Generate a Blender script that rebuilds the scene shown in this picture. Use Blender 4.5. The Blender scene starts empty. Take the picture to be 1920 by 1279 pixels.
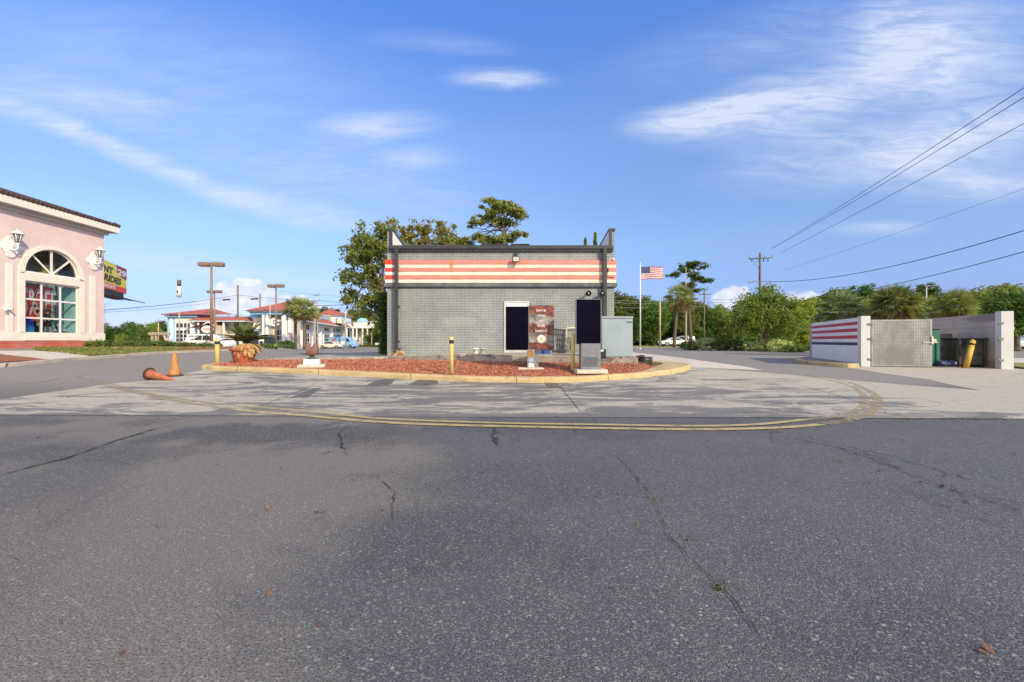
import bpy, bmesh, math, random
import numpy as np
from mathutils import Vector, Matrix, geometry, noise as mnoise

random.seed(7); RNG = np.random.default_rng(7)
R = math.radians
scene = bpy.context.scene
COL = scene.collection

# ------------------------------------------------------------------ camera
CAMZ, F, CX, CY = 1.15, 800.0, 960.0, 639.5      # photograph pixels (1920 x 1279)
cam_d = bpy.data.cameras.new("camera"); cam = bpy.data.objects.new("camera", cam_d)
COL.objects.link(cam); cam.location = (0, 0, CAMZ); cam.rotation_euler = (R(90), 0, 0)
cam_d.sensor_width = 36; cam_d.lens = 36 * F / 1920; cam_d.clip_start = 0.05; cam_d.clip_end = 3000
scene.camera = cam

# ------------------------------------------------------------------ light, sky, exposure
SUN_EL, SUN_AZ = R(31), R(140)                   # azimuth from +Y towards +X: behind the camera, to the right
sd = Vector((math.sin(SUN_AZ) * math.cos(SUN_EL), math.cos(SUN_AZ) * math.cos(SUN_EL), math.sin(SUN_EL)))
sun_d = bpy.data.lights.new("sun", 'SUN'); sun = bpy.data.objects.new("sun", sun_d); COL.objects.link(sun)
sun_d.energy = 3.6; sun_d.angle = R(0.55); sun_d.color = (1.0, 0.84, 0.57)
sun.rotation_euler = sd.to_track_quat('Z', 'Y').to_euler(); sun.location = (20, -20, 30)

scene.view_settings.view_transform = 'Standard'; scene.view_settings.look = 'None'
scene.view_settings.gamma = 1; scene.view_settings.exposure = 0.36
scene.view_settings.use_curve_mapping = False
scene.cycles.max_bounces = 6; scene.cycles.transparent_max_bounces = 12
scene.cycles.sample_clamp_indirect = 6; scene.cycles.caustics_reflective = False; scene.cycles.caustics_refractive = False

class NT:
    def __init__(s, tree): s.t = tree
    def n(s, typ, **kw):
        nd = s.t.nodes.new(typ)
        for k, v in kw.items():
            if k.startswith('i_'):
                key = k[2:]; key = int(key) if key.isdigit() else key.replace('_', ' ')
                s.put(nd.inputs[key], v)
            else: setattr(nd, k, v)
        return nd
    def put(s, sock, v):
        if isinstance(v, bpy.types.NodeSocket): s.t.links.new(v, sock)
        elif isinstance(v, bpy.types.Node): s.t.links.new(v.outputs[0], sock)
        else:
            if sock.type == 'RGBA' and len(v) == 3: v = (*v, 1)
            sock.default_value = v
    def math(s, op, a, b=None, c=None, clamp=False):
        nd = s.t.nodes.new('ShaderNodeMath'); nd.operation = op; nd.use_clamp = clamp
        s.put(nd.inputs[0], a)
        if b is not None: s.put(nd.inputs[1], b)
        if c is not None: s.put(nd.inputs[2], c)
        return nd.outputs[0]
    def mix(s, f, a, b, mode='MIX'):
        nd = s.t.nodes.new('ShaderNodeMix'); nd.data_type = 'RGBA'; nd.blend_type = mode
        s.put(nd.inputs[0], f); s.put(nd.inputs[6], a); s.put(nd.inputs[7], b)
        return nd.outputs[2]
    def smooth(s, v, a, b, lo=0.0, hi=1.0):
        nd = s.t.nodes.new('ShaderNodeMapRange'); nd.interpolation_type = 'SMOOTHSTEP'
        s.put(nd.inputs[0], v); nd.inputs[1].default_value = a; nd.inputs[2].default_value = b
        nd.inputs[3].default_value = lo; nd.inputs[4].default_value = hi
        return nd.outputs[0]
    def noise(s, vec, scale, detail=3, rough=0.55, dist=0.0):
        nd = s.t.nodes.new('ShaderNodeTexNoise'); nd.inputs['Scale'].default_value = scale
        nd.inputs['Detail'].default_value = detail; nd.inputs['Roughness'].default_value = rough
        nd.inputs['Distortion'].default_value = dist
        s.put(nd.inputs['Vector'], vec); return nd.outputs[0]
    def mapping(s, vec, loc=(0, 0, 0), rot=(0, 0, 0), sc=(1, 1, 1), typ='POINT'):
        nd = s.t.nodes.new('ShaderNodeMapping'); nd.vector_type = typ
        s.put(nd.inputs[0], vec); nd.inputs[1].default_value = loc; nd.inputs[2].default_value = rot; nd.inputs[3].default_value = sc
        return nd.outputs[0]

world = bpy.data.worlds.new("World"); scene.world = world; world.use_nodes = True
wt = world.node_tree; wt.nodes.clear(); W = NT(wt)
sky = W.n('ShaderNodeTexSky', sky_type='NISHITA', sun_disc=False)
sky.sun_elevation = SUN_EL; sky.sun_rotation = SUN_AZ; sky.air_density = 1.0; sky.dust_density = 0.25; sky.ozone_density = 2.5
gen = W.n('ShaderNodeTexCoord').outputs['Generated']
sep = W.n('ShaderNodeSeparateXYZ', i_0=gen)
yy = W.math('MAXIMUM', sep.outputs[1], 0.05)
uv = W.n('ShaderNodeCombineXYZ', i_0=W.math('DIVIDE', sep.outputs[0], yy), i_1=W.math('DIVIDE', sep.outputs[2], yy)).outputs[0]
warp = W.n('ShaderNodeTexNoise'); warp.inputs['Scale'].default_value = 2.2; warp.inputs['Detail'].default_value = 3; W.put(warp.inputs['Vector'], uv)
off = W.n('ShaderNodeVectorMath', operation='MULTIPLY_ADD')
W.put(off.inputs[0], warp.outputs['Color']); off.inputs[1].default_value = (0.12, 0.06, 0); off.inputs[2].default_value = (-0.06, -0.03, 0)
uvw = W.n('ShaderNodeVectorMath', operation='ADD'); W.put(uvw.inputs[0], uv); W.put(uvw.inputs[1], off); uvw = uvw.outputs[0]
fib = W.noise(W.mapping(uvw, rot=(0, 0, R(-8)), sc=(1.6, 9.5, 1)), 3.6, 8, 0.66, 0.8)
fib2 = W.noise(W.mapping(uvw, rot=(0, 0, R(14)), sc=(1.3, 4.2, 1)), 3.2, 5, 0.6, 0.5)
# cirrus wisps: centre x, y, half length, half width (photo px as directions), tilt in degrees, strength
WISPS = [(60, 225, 170, 24, -17, .50), (200, 275, 190, 22, -20, .48), (400, 350, 200, 24, -20, .44), (580, 395, 200, 28, -14, .36),
         (60, 175, 260, 45, -12, .28), (220, 190, 120, 22, -6, .22), (940, 146, 95, 22, 0, .62), (705, 240, 110, 30, 3, .66),
         (785, 300, 80, 22, 2, .42), (820, 78, 150, 22, -4, .20), (1300, 225, 120, 34, 8, .66), (1420, 205, 190, 55, 12, .55),
         (1600, 170, 230, 90, 25, .55), (1760, 110, 170, 90, -25, .62), (1840, 60, 190, 90, -10, .30), (1700, 290, 330, 60, 8, .52),
         (1800, 255, 200, 60, 10, .50), (1850, 345, 170, 30, 5, .60), (1640, 430, 90, 16, 4, .42), (300, 488, 180, 26, -5, .42),
         (330, 130, 420, 110, -8, .16), (620, 330, 420, 80, -12, .22), (1500, 60, 350, 70, 12, .20), (520, 525, 260, 26, -3, .3)]
acc = None
for x, y, a, b, t, s in WISPS:
    m = W.mapping(uvw, loc=((x - CX) / F, (CY - y) / F, 0), rot=(0, 0, R(t)), sc=(a / F, b / F, 1), typ='TEXTURE')
    ln = W.n('ShaderNodeVectorMath', operation='LENGTH'); W.put(ln.inputs[0], m)
    v = W.math('MULTIPLY', W.smooth(ln.outputs['Value'], 1.45, 0.0), s * 1.25)
    acc = v if acc is None else W.math('ADD', acc, v)
tex = W.math('MULTIPLY', W.smooth(fib, .30, .70, .42, 1.15), W.smooth(fib2, .22, .75, .6, 1.15))
cir = W.math('MINIMUM', W.math('MULTIPLY', acc, tex), 0.85)
# low cumulus on the horizon
CUM = [(455, 555, 75, 42, 1), (410, 575, 70, 24, .9), (545, 575, 60, 28, 1), (590, 590, 80, 30, .8), (500, 605, 190, 32, .75),
       (1375, 560, 50, 30, 1), (1420, 580, 70, 30, .9), (1500, 560, 60, 24, .7), (640, 605, 60, 20, .6), (1330, 590, 60, 26, .7)]
cac = None
for x, y, a, b, s in CUM:
    m = W.mapping(uv, loc=((x - CX) / F, (CY - y) / F, 0), sc=(a / F, b / F, 1), typ='TEXTURE')
    ln = W.n('ShaderNodeVectorMath', operation='LENGTH'); W.put(ln.inputs[0], m)
    v = W.math('MULTIPLY', W.smooth(ln.outputs['Value'], 1.3, 0.2), s)
    cac = v if cac is None else W.math('MAXIMUM', cac, v)
puff = W.noise(W.mapping(uv, sc=(1, 1.3, 1)), 26, 5, 0.6)
cum = W.smooth(W.math('ADD', cac, W.math('MULTIPLY_ADD', puff, 0.9, -0.45)), .34, .62, 0, .85)
front = W.smooth(sep.outputs[1], 0.05, 0.2)
hz = W.n('ShaderNodeValToRGB', i_Fac=sep.outputs[2]); cr_ = hz.color_ramp
while len(cr_.elements) < 7: cr_.elements.new(.5)
for e_, (p_, c_) in zip(cr_.elements, ((0.0, (.58, .62, 1.08)), (.067, (.64, .68, 1.16)), (.21, (1.12, 1.14, 1.34)), (.30, (1.20, 1.26, 1.50)), (.43, (1.45, 1.55, 1.85)), (.605, (1.05, 1.48, 2.25)), (1.0, (1.0, 1.3, 1.9)))): e_.position = p_; e_.color = (*[v / 2.5 for v in c_], 1)
hz = W.mix(1.0, hz.outputs[0], (2.5, 2.5, 2.5), 'MULTIPLY')
skyc = W.mix(1.0, sky, hz, 'MULTIPLY')
rear = W.math('MULTIPLY', W.smooth(sep.outputs[1], .02, -.35), W.math('MULTIPLY', W.smooth(sep.outputs[2], -.02, .08), W.smooth(W.noise(W.mapping(gen, sc=(1, 1, 2)), 2.2, 5, .6), .30, .62)))
skyc = W.mix(W.math('MULTIPLY', rear, .85), skyc, (13.5, 13.0, 12.2))      # bright cloud added out of view behind the camera to lift and neutralise fill
cirf = W.math('MULTIPLY', cir, front); cumf = W.math('MULTIPLY', cum, front)
c1 = W.mix(cirf, skyc, (5.7, 6.3, 7.6))
c2 = W.mix(cumf, c1, W.mix(W.smooth(puff, .35, .7), (5.6, 6.0, 7.0), (7.6, 7.7, 8.0)))
bg = W.n('ShaderNodeBackground', i_Color=c2, i_Strength=0.104)
wo = W.n('ShaderNodeOutputWorld'); wt.links.new(bg.outputs[0], wo.inputs[0])

# ------------------------------------------------------------------ terrain and pixel helpers
def S(t):
    t = min(1.0, max(0.0, t)); return t * t * (3 - 2 * t)
def g(x, y):
    z = 0.2 * S((y - 10.5) / 6.0)
    z += 0.5 * S((-x - 15) / 12.0) * S((y - 4) / 8.0) * (1 - S((y - 33) / 22.0))
    z -= 0.6 * S((y - 30) / 62.0) * S((-x) / 20.0)
    return z
def P(px, py, dz=0.0):
    """point of the ground seen at photo pixel px, py"""
    a, b = (px - CX) / F, (CY - py) / F
    y = 1.0; prev = y
    while y < 400:
        if CAMZ + b * y <= g(a * y, y) + dz: break
        prev = y; y *= 1.01
    lo, hi = prev, y
    for _ in range(24):
        m = (lo + hi) / 2
        if CAMZ + b * m <= g(a * m, m) + dz: hi = m
        else: lo = m
    return Vector((a * hi, hi, CAMZ + b * hi))
def A(px, py, Y): return Vector(((px - CX) / F * Y, Y, CAMZ + (CY - py) / F * Y))
def XX(px, Y): return (px - CX) / F * Y
def ZZ(py, Y): return CAMZ + (CY - py) / F * Y

# ------------------------------------------------------------------ mesh building
class MB:
    def __init__(s): s.v = []; s.f = []; s.smooth = []
    def add(s, vs, fs, smooth=False):
        o = len(s.v); s.v += [tuple(v) for v in vs]
        for f in fs: s.f.append([o + i for i in f]); s.smooth.append(smooth)
        return s
    def box(s, x0, x1, y0, y1, z0, z1, M=None):
        vs = [Vector((x, y, z)) for z in (z0, z1) for y in (y0, y1) for x in (x0, x1)]
        if M is not None: vs = [M @ v for v in vs]
        return s.add(vs, [(0, 2, 3, 1), (4, 5, 7, 6), (0, 1, 5, 4), (2, 6, 7, 3), (0, 4, 6, 2), (1, 3, 7, 5)])
    def rbox(s, x0, x1, y0, y1, z0, z1, b=0.02, seg=2, M=None):
        bm = bmesh.new(); bmesh.ops.create_cube(bm, size=1)
        for v in bm.verts: v.co = Vector((x0 + (v.co.x + .5) * (x1 - x0), y0 + (v.co.y + .5) * (y1 - y0), z0 + (v.co.z + .5) * (z1 - z0)))
        bmesh.ops.bevel(bm, geom=list(bm.edges), offset=b, segments=seg, profile=.5, affect='EDGES')
        return s.bm(bm, M)
    def bm(s, bm, M=None, smooth=False):
        bm.verts.index_update(); o = len(s.v)
        s.v += [tuple(M @ v.co if M is not None else v.co) for v in bm.verts]
        for f in bm.faces: s.f.append([o + v.index for v in f.verts]); s.smooth.append(smooth)
        bm.free(); return s
    def cyl(s, p0, p1, r0, r1=None, n=12, caps=True, smooth=True):
        p0, p1 = Vector(p0), Vector(p1); r1 = r0 if r1 is None else r1
        d = (p1 - p0).normalized(); a = d.orthogonal().normalized(); b = d.cross(a)
        ring = lambda p, r: [p + (a * math.cos(2 * math.pi * i / n) + b * math.sin(2 * math.pi * i / n)) * r for i in range(n)]
        o = len(s.v); s.add(ring(p0, r0) + ring(p1, r1), [(i, (i + 1) % n, n + (i + 1) % n, n + i) for i in range(n)], smooth)
        if caps:
            s.f.append([o + i for i in reversed(range(n))]); s.f.append([o + n + i for i in range(n)]); s.smooth += [False, False]
        return s
    def tube(s, pts, r, n=8, r_end=None):
        pts = [Vector(p) for p in pts]; m = len(pts); o = len(s.v); up = None
        for i, p in enumerate(pts):
            d = (pts[min(i + 1, m - 1)] - pts[max(i - 1, 0)]).normalized()
            a = d.orthogonal().normalized() if up is None else (up - d * up.dot(d)).normalized()
            up = a; b = d.cross(a)
            rr = r if r_end is None else r + (r_end - r) * i / (m - 1)
            s.v += [tuple(p + (a * math.cos(2 * math.pi * k / n) + b * math.sin(2 * math.pi * k / n)) * rr) for k in range(n)]
        for i in range(m - 1):
            for k in range(n):
                s.f.append([o + i * n + k, o + i * n + (k + 1) % n, o + (i + 1) * n + (k + 1) % n, o + (i + 1) * n + k]); s.smooth.append(True)
        s.f.append([o + k for k in reversed(range(n))]); s.f.append([o + (m - 1) * n + k for k in range(n)]); s.smooth += [False, False]
        return s
    def lathe(s, prof, n=24, c=(0, 0, 0), sx=1.0, sy=1.0, smooth=True):
        o = len(s.v); cx, cy, cz = c
        for r, z in prof:
            s.v += [(cx + sx * r * math.cos(2 * math.pi * k / n), cy + sy * r * math.sin(2 * math.pi * k / n), cz + z) for k in range(n)]
        for i in range(len(prof) - 1):
            for k in range(n):
                s.f.append([o + i * n + k, o + i * n + (k + 1) % n, o + (i + 1) * n + (k + 1) % n, o + (i + 1) * n + k]); s.smooth.append(smooth)
        s.f.append([o + k for k in reversed(range(n))]); s.f.append([o + (len(prof) - 1) * n + k for k in range(n)]); s.smooth += [False, False]
        return s
    def prism(s, poly, d0, d1, M=None, plane='xz'):
        """polygon in a plane, thickened from d0 to d1 along the third axis"""
        n = len(poly)
        mk = {'xz': lambda p, d: Vector((p[0], d, p[1])), 'xy': lambda p, d: Vector((p[0], p[1], d)), 'yz': lambda p, d: Vector((d, p[0], p[1]))}[plane]
        vs = [mk(p, d0) for p in poly] + [mk(p, d1) for p in poly]
        if M is not None: vs = [M @ v for v in vs]
        fs = [list(range(n)), [n + i for i in reversed(range(n))]] + [(i, n + i, n + (i + 1) % n, (i + 1) % n) for i in range(n)]
        return s.add(vs, fs)
    def ball(s, c, r, sx=1, sy=1, sz=1, n=14, m=9, M=None):
        prof = [(math.sin(math.pi * i / m), -math.cos(math.pi * i / m)) for i in range(m + 1)]
        prof[0] = (0.02, -1); prof[-1] = (0.02, 1)
        o = len(s.v); s.lathe([(a * r, b * r * sz) for a, b in prof], n, (0, 0, 0), sx, sy)
        T = Matrix.Translation(Vector(c)) @ (M if M is not None else Matrix())
        for i in range(o, len(s.v)): s.v[i] = tuple(T @ Vector(s.v[i]))
        return s
    def build(s, name, m, parent=None, fix=True):
        me = bpy.data.meshes.new(name); me.from_pydata(s.v, [], s.f)
        me.polygons.foreach_set('use_smooth', s.smooth)
        if fix and len(s.f) < 6000:
            b = bmesh.new(); b.from_mesh(me); bmesh.ops.recalc_face_normals(b, faces=b.faces); b.to_mesh(me); b.free()
        me.materials.append(m); me.update()
        return link(name, me, parent)
def link(name, me, parent=None):
    o = bpy.data.objects.new(name, me); COL.objects.link(o)
    if parent is not None: o.parent = parent
    return o
def tag(o, label=None, cat=None, group=None, kind=None):
    for k, v in (('label', label), ('category', cat), ('group', group), ('kind', kind)):
        if v is not None: o[k] = v
    return o
def thing(name, label, cat, loc=(0, 0, 0), rz=0.0, group=None):
    o = bpy.data.objects.new(name, None); COL.objects.link(o); o.empty_display_size = .2
    o.location = loc; o.rotation_euler = (0, 0, rz); return tag(o, label, cat, group)
def struct(o): o['kind'] = 'structure'; return o
def dup(root, loc, rz=None, label=None, sc=None):
    r = root.copy(); COL.objects.link(r); r.location = loc
    if rz is not None: r.rotation_euler = (0, 0, rz)
    if label: r['label'] = label
    if sc: r.scale = (sc, sc, sc) if not hasattr(sc, '__len__') else sc
    for ch in list(root.children):
        c = ch.copy(); COL.objects.link(c); c.parent = r
        for gc in list(ch.children):
            d = gc.copy(); COL.objects.link(d); d.parent = c
    return r
def text_mb(txt, size, M, bold=0.0, sx=1.0, thick=0.004, align='CENTER', shear=0.0):
    cu = bpy.data.curves.new('t', 'FONT'); cu.body = txt; cu.size = size; cu.align_x = align; cu.align_y = 'CENTER'
    cu.extrude = thick; cu.offset = bold; cu.shear = shear; cu.resolution_u = 3
    o = bpy.data.objects.new('t', cu); COL.objects.link(o)
    dg = bpy.context.evaluated_depsgraph_get(); dg.update()
    me = bpy.data.meshes.new_from_object(o.evaluated_get(dg))
    mb = MB(); T = M @ Matrix.Diagonal((sx, 1, 1, 1))
    mb.add([T @ v.co for v in me.vertices], [list(p.vertices) for p in me.polygons])
    bpy.data.objects.remove(o); bpy.data.curves.remove(cu); bpy.data.meshes.remove(me)
    return mb
UPRIGHT = Matrix.Rotation(R(90), 4, 'X')          # text plane: reads along +x, up +z, facing -y

def drape(name, poly, dz, m, res=0.5, hfun=None, parent=None):
    """sheet over the polygon (world x, y) that follows the ground dz above it"""
    hf = hfun or g
    pts = []
    n = len(poly)
    for i in range(n):
        a, b = Vector(poly[i][:2]), Vector(poly[(i + 1) % n][:2]); k = max(1, int((b - a).length / res))
        pts += [a.lerp(b, j / k) for j in range(k)]
    nb = len(pts); edges = [(i, (i + 1) % nb) for i in range(nb)]
    xs = [p.x for p in pts]; ys = [p.y for p in pts]
    poly2 = [(p.x, p.y) for p in pts]
    px = np.array([p[0] for p in poly2]); py = np.array([p[1] for p in poly2]); qx = np.roll(px, -1); qy = np.roll(py, -1)
    x = min(xs) + res * .37
    while x < max(xs):
        y = min(ys) + res * .41
        while y < max(ys):
            c = ((py > y) != (qy > y))
            with np.errstate(divide='ignore', invalid='ignore'): xi = (qx - px) * (y - py) / (qy - py) + px
            if np.count_nonzero(c & (x < xi)) % 2: pts.append(Vector((x, y)))
            y += res
        x += res
    vs, es, fs, *_ = geometry.delaunay_2d_cdt(pts, edges, [list(range(nb))], 1, 1e-5)
    mb = MB(); mb.add([(v.x, v.y, hf(v.x, v.y) + dz) for v in vs], [list(f) for f in fs], True)
    o = mb.build(name, m, parent)
    for p in o.data.polygons:
        if p.normal.z < 0: p.flip()
    return o
def pxpoly(pts): return [P(*p) for p in pts]
def strip(mb, pts, w, dz, step=0.15, wj=0.0, jit=0.0, taper=False):
    """flat ribbon along ground points"""
    P2 = [Vector(p[:2]) for p in pts]; path = []
    for a, b in zip(P2[:-1], P2[1:]):
        k = max(1, int((b - a).length / step)); path += [a.lerp(b, i / k) for i in range(k)]
    path.append(P2[-1]); m = len(path)
    if jit: path = [p + Vector((random.gauss(0, jit), random.gauss(0, jit))) for p in path]
    o = len(mb.v)
    for i, p in enumerate(path):
        d = (path[min(i + 1, m - 1)] - path[max(i - 1, 0)]).normalized(); q = Vector((-d.y, d.x))
        ww = w * (1 + random.uniform(-wj, wj))
        if taper: ww *= min(1, 4 * min(i + .15, m - 1 - i + .15) / m)
        for sgn in (-.5, .5):
            c = p + q * ww * sgn; mb.v.append((c.x, c.y, g(c.x, c.y) + dz))
    for i in range(m - 1):
        mb.f.append([o + 2 * i, o + 2 * i + 1, o + 2 * i + 3, o + 2 * i + 2]); mb.smooth.append(True)
def catmull(pts, k=6):
    pts = [Vector(p[:2]) for p in pts]; out = []
    for i in range(len(pts) - 1):
        p0, p1, p2, p3 = pts[max(i - 1, 0)], pts[i], pts[i + 1], pts[min(i + 2, len(pts) - 1)]
        for j in range(k):
            t = j / k
            out.append(.5 * ((2 * p1) + (p2 - p0) * t + (2 * p0 - 5 * p1 + 4 * p2 - p3) * t * t + (3 * p1 - p0 - 3 * p2 + p3) * t ** 3))
    out.append(pts[-1]); return out

# ------------------------------------------------------------------ materials
def new_mat(name):
    m = bpy.data.materials.new(name); m.use_nodes = True; t = m.node_tree; t.nodes.clear(); N = NT(t)
    out = N.n('ShaderNodeOutputMaterial'); b = N.n('ShaderNodeBsdfPrincipled'); t.links.new(b.outputs[0], out.inputs[0])
    return m, N, b, out
def mat(name, col, rough=.7, var=.12, sc=4.0, bump=0.0, bsc=40.0, metal=0.0, col2=None, t0=.45, t1=.6, spec=.5):
    m, N, b, _ = new_mat(name); tc = N.n('ShaderNodeTexCoord').outputs['Object']
    nz = N.noise(tc, sc, 5, .6)
    c = N.mix(N.smooth(nz, .3, .7), tuple(x * (1 - var) for x in col), tuple(min(1, x * (1 + var)) for x in col))
    if col2 is not None: c = N.mix(N.smooth(N.noise(N.mapping(tc, loc=(7, 3, 1)), sc * 1.7, 6, .65), t0, t1), c, col2)
    N.put(b.inputs['Base Color'], c); b.inputs['Metallic'].default_value = metal; b.inputs['Specular IOR Level'].default_value = spec
    N.put(b.inputs['Roughness'], N.smooth(nz, .2, .8, max(0, rough - .08), min(1, rough + .08)))
    if bump:
        bp = N.n('ShaderNodeBump', i_Strength=bump, i_Distance=.02, i_Height=N.noise(tc, bsc, 4)); N.put(b.inputs['Normal'], bp)
    return m
def leafmat(name, c0, c1, c2, sc=.7, trans=.48):
    m, N, b, out = new_mat(name); pos = N.n('ShaderNodeNewGeometry').outputs['Position']
    oi = N.n('ShaderNodeObjectInfo').outputs['Random']
    a = N.noise(pos, sc, 3); d = N.noise(pos, sc * 9, 2)
    c = N.mix(N.smooth(a, .35, .65), c0, c1); c = N.mix(N.smooth(d, .45, .7), c, c2)
    hs = N.n('ShaderNodeHueSaturation', i_Color=c, i_Value=N.smooth(oi, 0, 1, .8, 1.2), i_Hue=N.smooth(oi, 0, 1, .485, .51)); c = hs.outputs[0]
    N.put(b.inputs['Base Color'], c); b.inputs['Roughness'].default_value = .55; b.inputs['Specular IOR Level'].default_value = .3
    tr = N.n('ShaderNodeBsdfTranslucent', i_Color=N.mix(1.0, c, (1.3, 1.35, .7), 'MULTIPLY'))
    ms = N.n('ShaderNodeMixShader', i_Fac=trans); m.node_tree.links.new(b.outputs[0], ms.inputs[1]); m.node_tree.links.new(tr.outputs[0], ms.inputs[2])
    m.node_tree.links.new(ms.outputs[0], out.inputs[0]); return m
def glass_mat(name, tint=(.85, .92, .92), refl=.14, rough=.02, see=.9):
    m, N, b, out = new_mat(name)
    tr = N.n('ShaderNodeBsdfTransparent', i_Color=tuple(x * see for x in tint)); gl = N.n('ShaderNodeBsdfGlossy', i_Roughness=rough)
    fr = N.n('ShaderNodeLayerWeight', i_Blend=.35).outputs['Fresnel']
    ms = N.n('ShaderNodeMixShader', i_Fac=N.math('ADD', N.math('MULTIPLY', fr, .5), refl, clamp=True))
    m.node_tree.links.new(tr.outputs[0], ms.inputs[1]); m.node_tree.links.new(gl.outputs[0], ms.inputs[2]); m.node_tree.links.new(ms.outputs[0], out.inputs[0])
    return m

def asphalt():
    m, N, b, _ = new_mat('asphalt'); pos = N.n('ShaderNodeNewGeometry').outputs['Position']; sp = N.n('ShaderNodeSeparateXYZ', i_0=pos)
    big = N.noise(N.mapping(pos, sc=(1, .8, 1)), .33, 4, .6, .8); mid = N.noise(pos, 1.5, 5, .65); fine = N.noise(pos, 120, 4, .7)
    vor = N.n('ShaderNodeTexVoronoi', i_Vector=pos, i_Scale=130.0, feature='F1'); vr = N.n('ShaderNodeSeparateColor', i_0=vor.outputs['Color'])
    vor2 = N.n('ShaderNodeTexVoronoi', i_Vector=pos, i_Scale=48.0, feature='F1'); vr2 = N.n('ShaderNodeSeparateColor', i_0=vor2.outputs['Color'])
    # weathered brown-grey on the left, darker blue-grey to the right
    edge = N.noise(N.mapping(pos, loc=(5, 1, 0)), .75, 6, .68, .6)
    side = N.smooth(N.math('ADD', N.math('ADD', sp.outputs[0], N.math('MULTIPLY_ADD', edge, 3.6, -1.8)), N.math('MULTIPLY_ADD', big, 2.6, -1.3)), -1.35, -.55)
    old = (.196, .180, .158); blue_grey = (.104, .106, .113)
    c = N.mix(side, old, blue_grey)
    dark_patch = N.math('MULTIPLY', N.smooth(big, .50, .62), N.smooth(sp.outputs[1], 1.5, 3.5, .35, 1))  # broad darker patches from the large noise
    c = N.mix(N.math('MULTIPLY', dark_patch, .75), c, (.098, .098, .106))
    farm = N.smooth(sp.outputs[1], 9.0, 12.5); c = N.mix(farm, c, N.mix(mid, (.26, .235, .205), (.34, .31, .27)))
    c = N.mix(N.smooth(mid, .35, .75, 0, .35), c, N.mix(.5, c, (.2, .19, .18)))
    # darker patches at set spots, then lighter worn aggregate
    def blob(x, y, a, b_, k):
        ln = N.n('ShaderNodeVectorMath', operation='LENGTH'); N.put(ln.inputs[0], N.mapping(pos, loc=(x, y, 0), sc=(a, b_, 90), typ='TEXTURE'))
        return N.math('MULTIPLY', N.smooth(N.math('ADD', ln.outputs['Value'], N.math('MULTIPLY_ADD', edge, 3.2, -1.6)), 1.05, .55), k)
    dk = None
    for q in ((-.5, 2.4, .7, .6, .45), (.1, 3.6, 1.2, .6, .35), (-2.6, 5.3, 2.6, .75, .85), (.3, 5.6, 1.7, .7, .6), (-4.2, 4.4, 1.5, .45, .5), (2.6, 5.8, 1.6, .45, .5), (1.6, 1.6, .6, .35, .4), (-9, 6.0, 4, .45, .5)):
        v_ = blob(*q); dk = v_ if dk is None else N.math('MAXIMUM', dk, v_)
    c = N.mix(dk, c, (.070, .071, .078))
    worn = N.smooth(N.noise(N.mapping(pos, loc=(3, 9, 0)), .9, 6, .7), .58, .72, 0, .55); c = N.mix(worn, c, (.19, .175, .152))
    stone = N.smooth(vr.outputs[0], .62, 1.0); c = N.mix(N.math('MULTIPLY', stone, .5), c, (.38, .355, .32))
    st2 = N.smooth(vr2.outputs[1], .92, .96, 0, .65); c = N.mix(N.math('MULTIPLY', st2, N.smooth(vor2.outputs['Distance'], .5, .2)), c, (.46, .44, .40))
    pit = N.smooth(fine, .52, .38); c = N.mix(N.math('MULTIPLY', pit, .78), c, (.022, .022, .026))
    N.put(b.inputs['Base Color'], c); N.put(b.inputs['Roughness'], N.smooth(side, 0, 1, .92, .78)); b.inputs['Specular IOR Level'].default_value = .3
    h = N.math('ADD', N.math('MULTIPLY', N.math('SUBTRACT', 1.0, vor.outputs['Distance']), .6), fine)
    bp = N.n('ShaderNodeBump', i_Strength=.8, i_Distance=.0065, i_Height=h); N.put(b.inputs['Normal'], bp)
    return m
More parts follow.
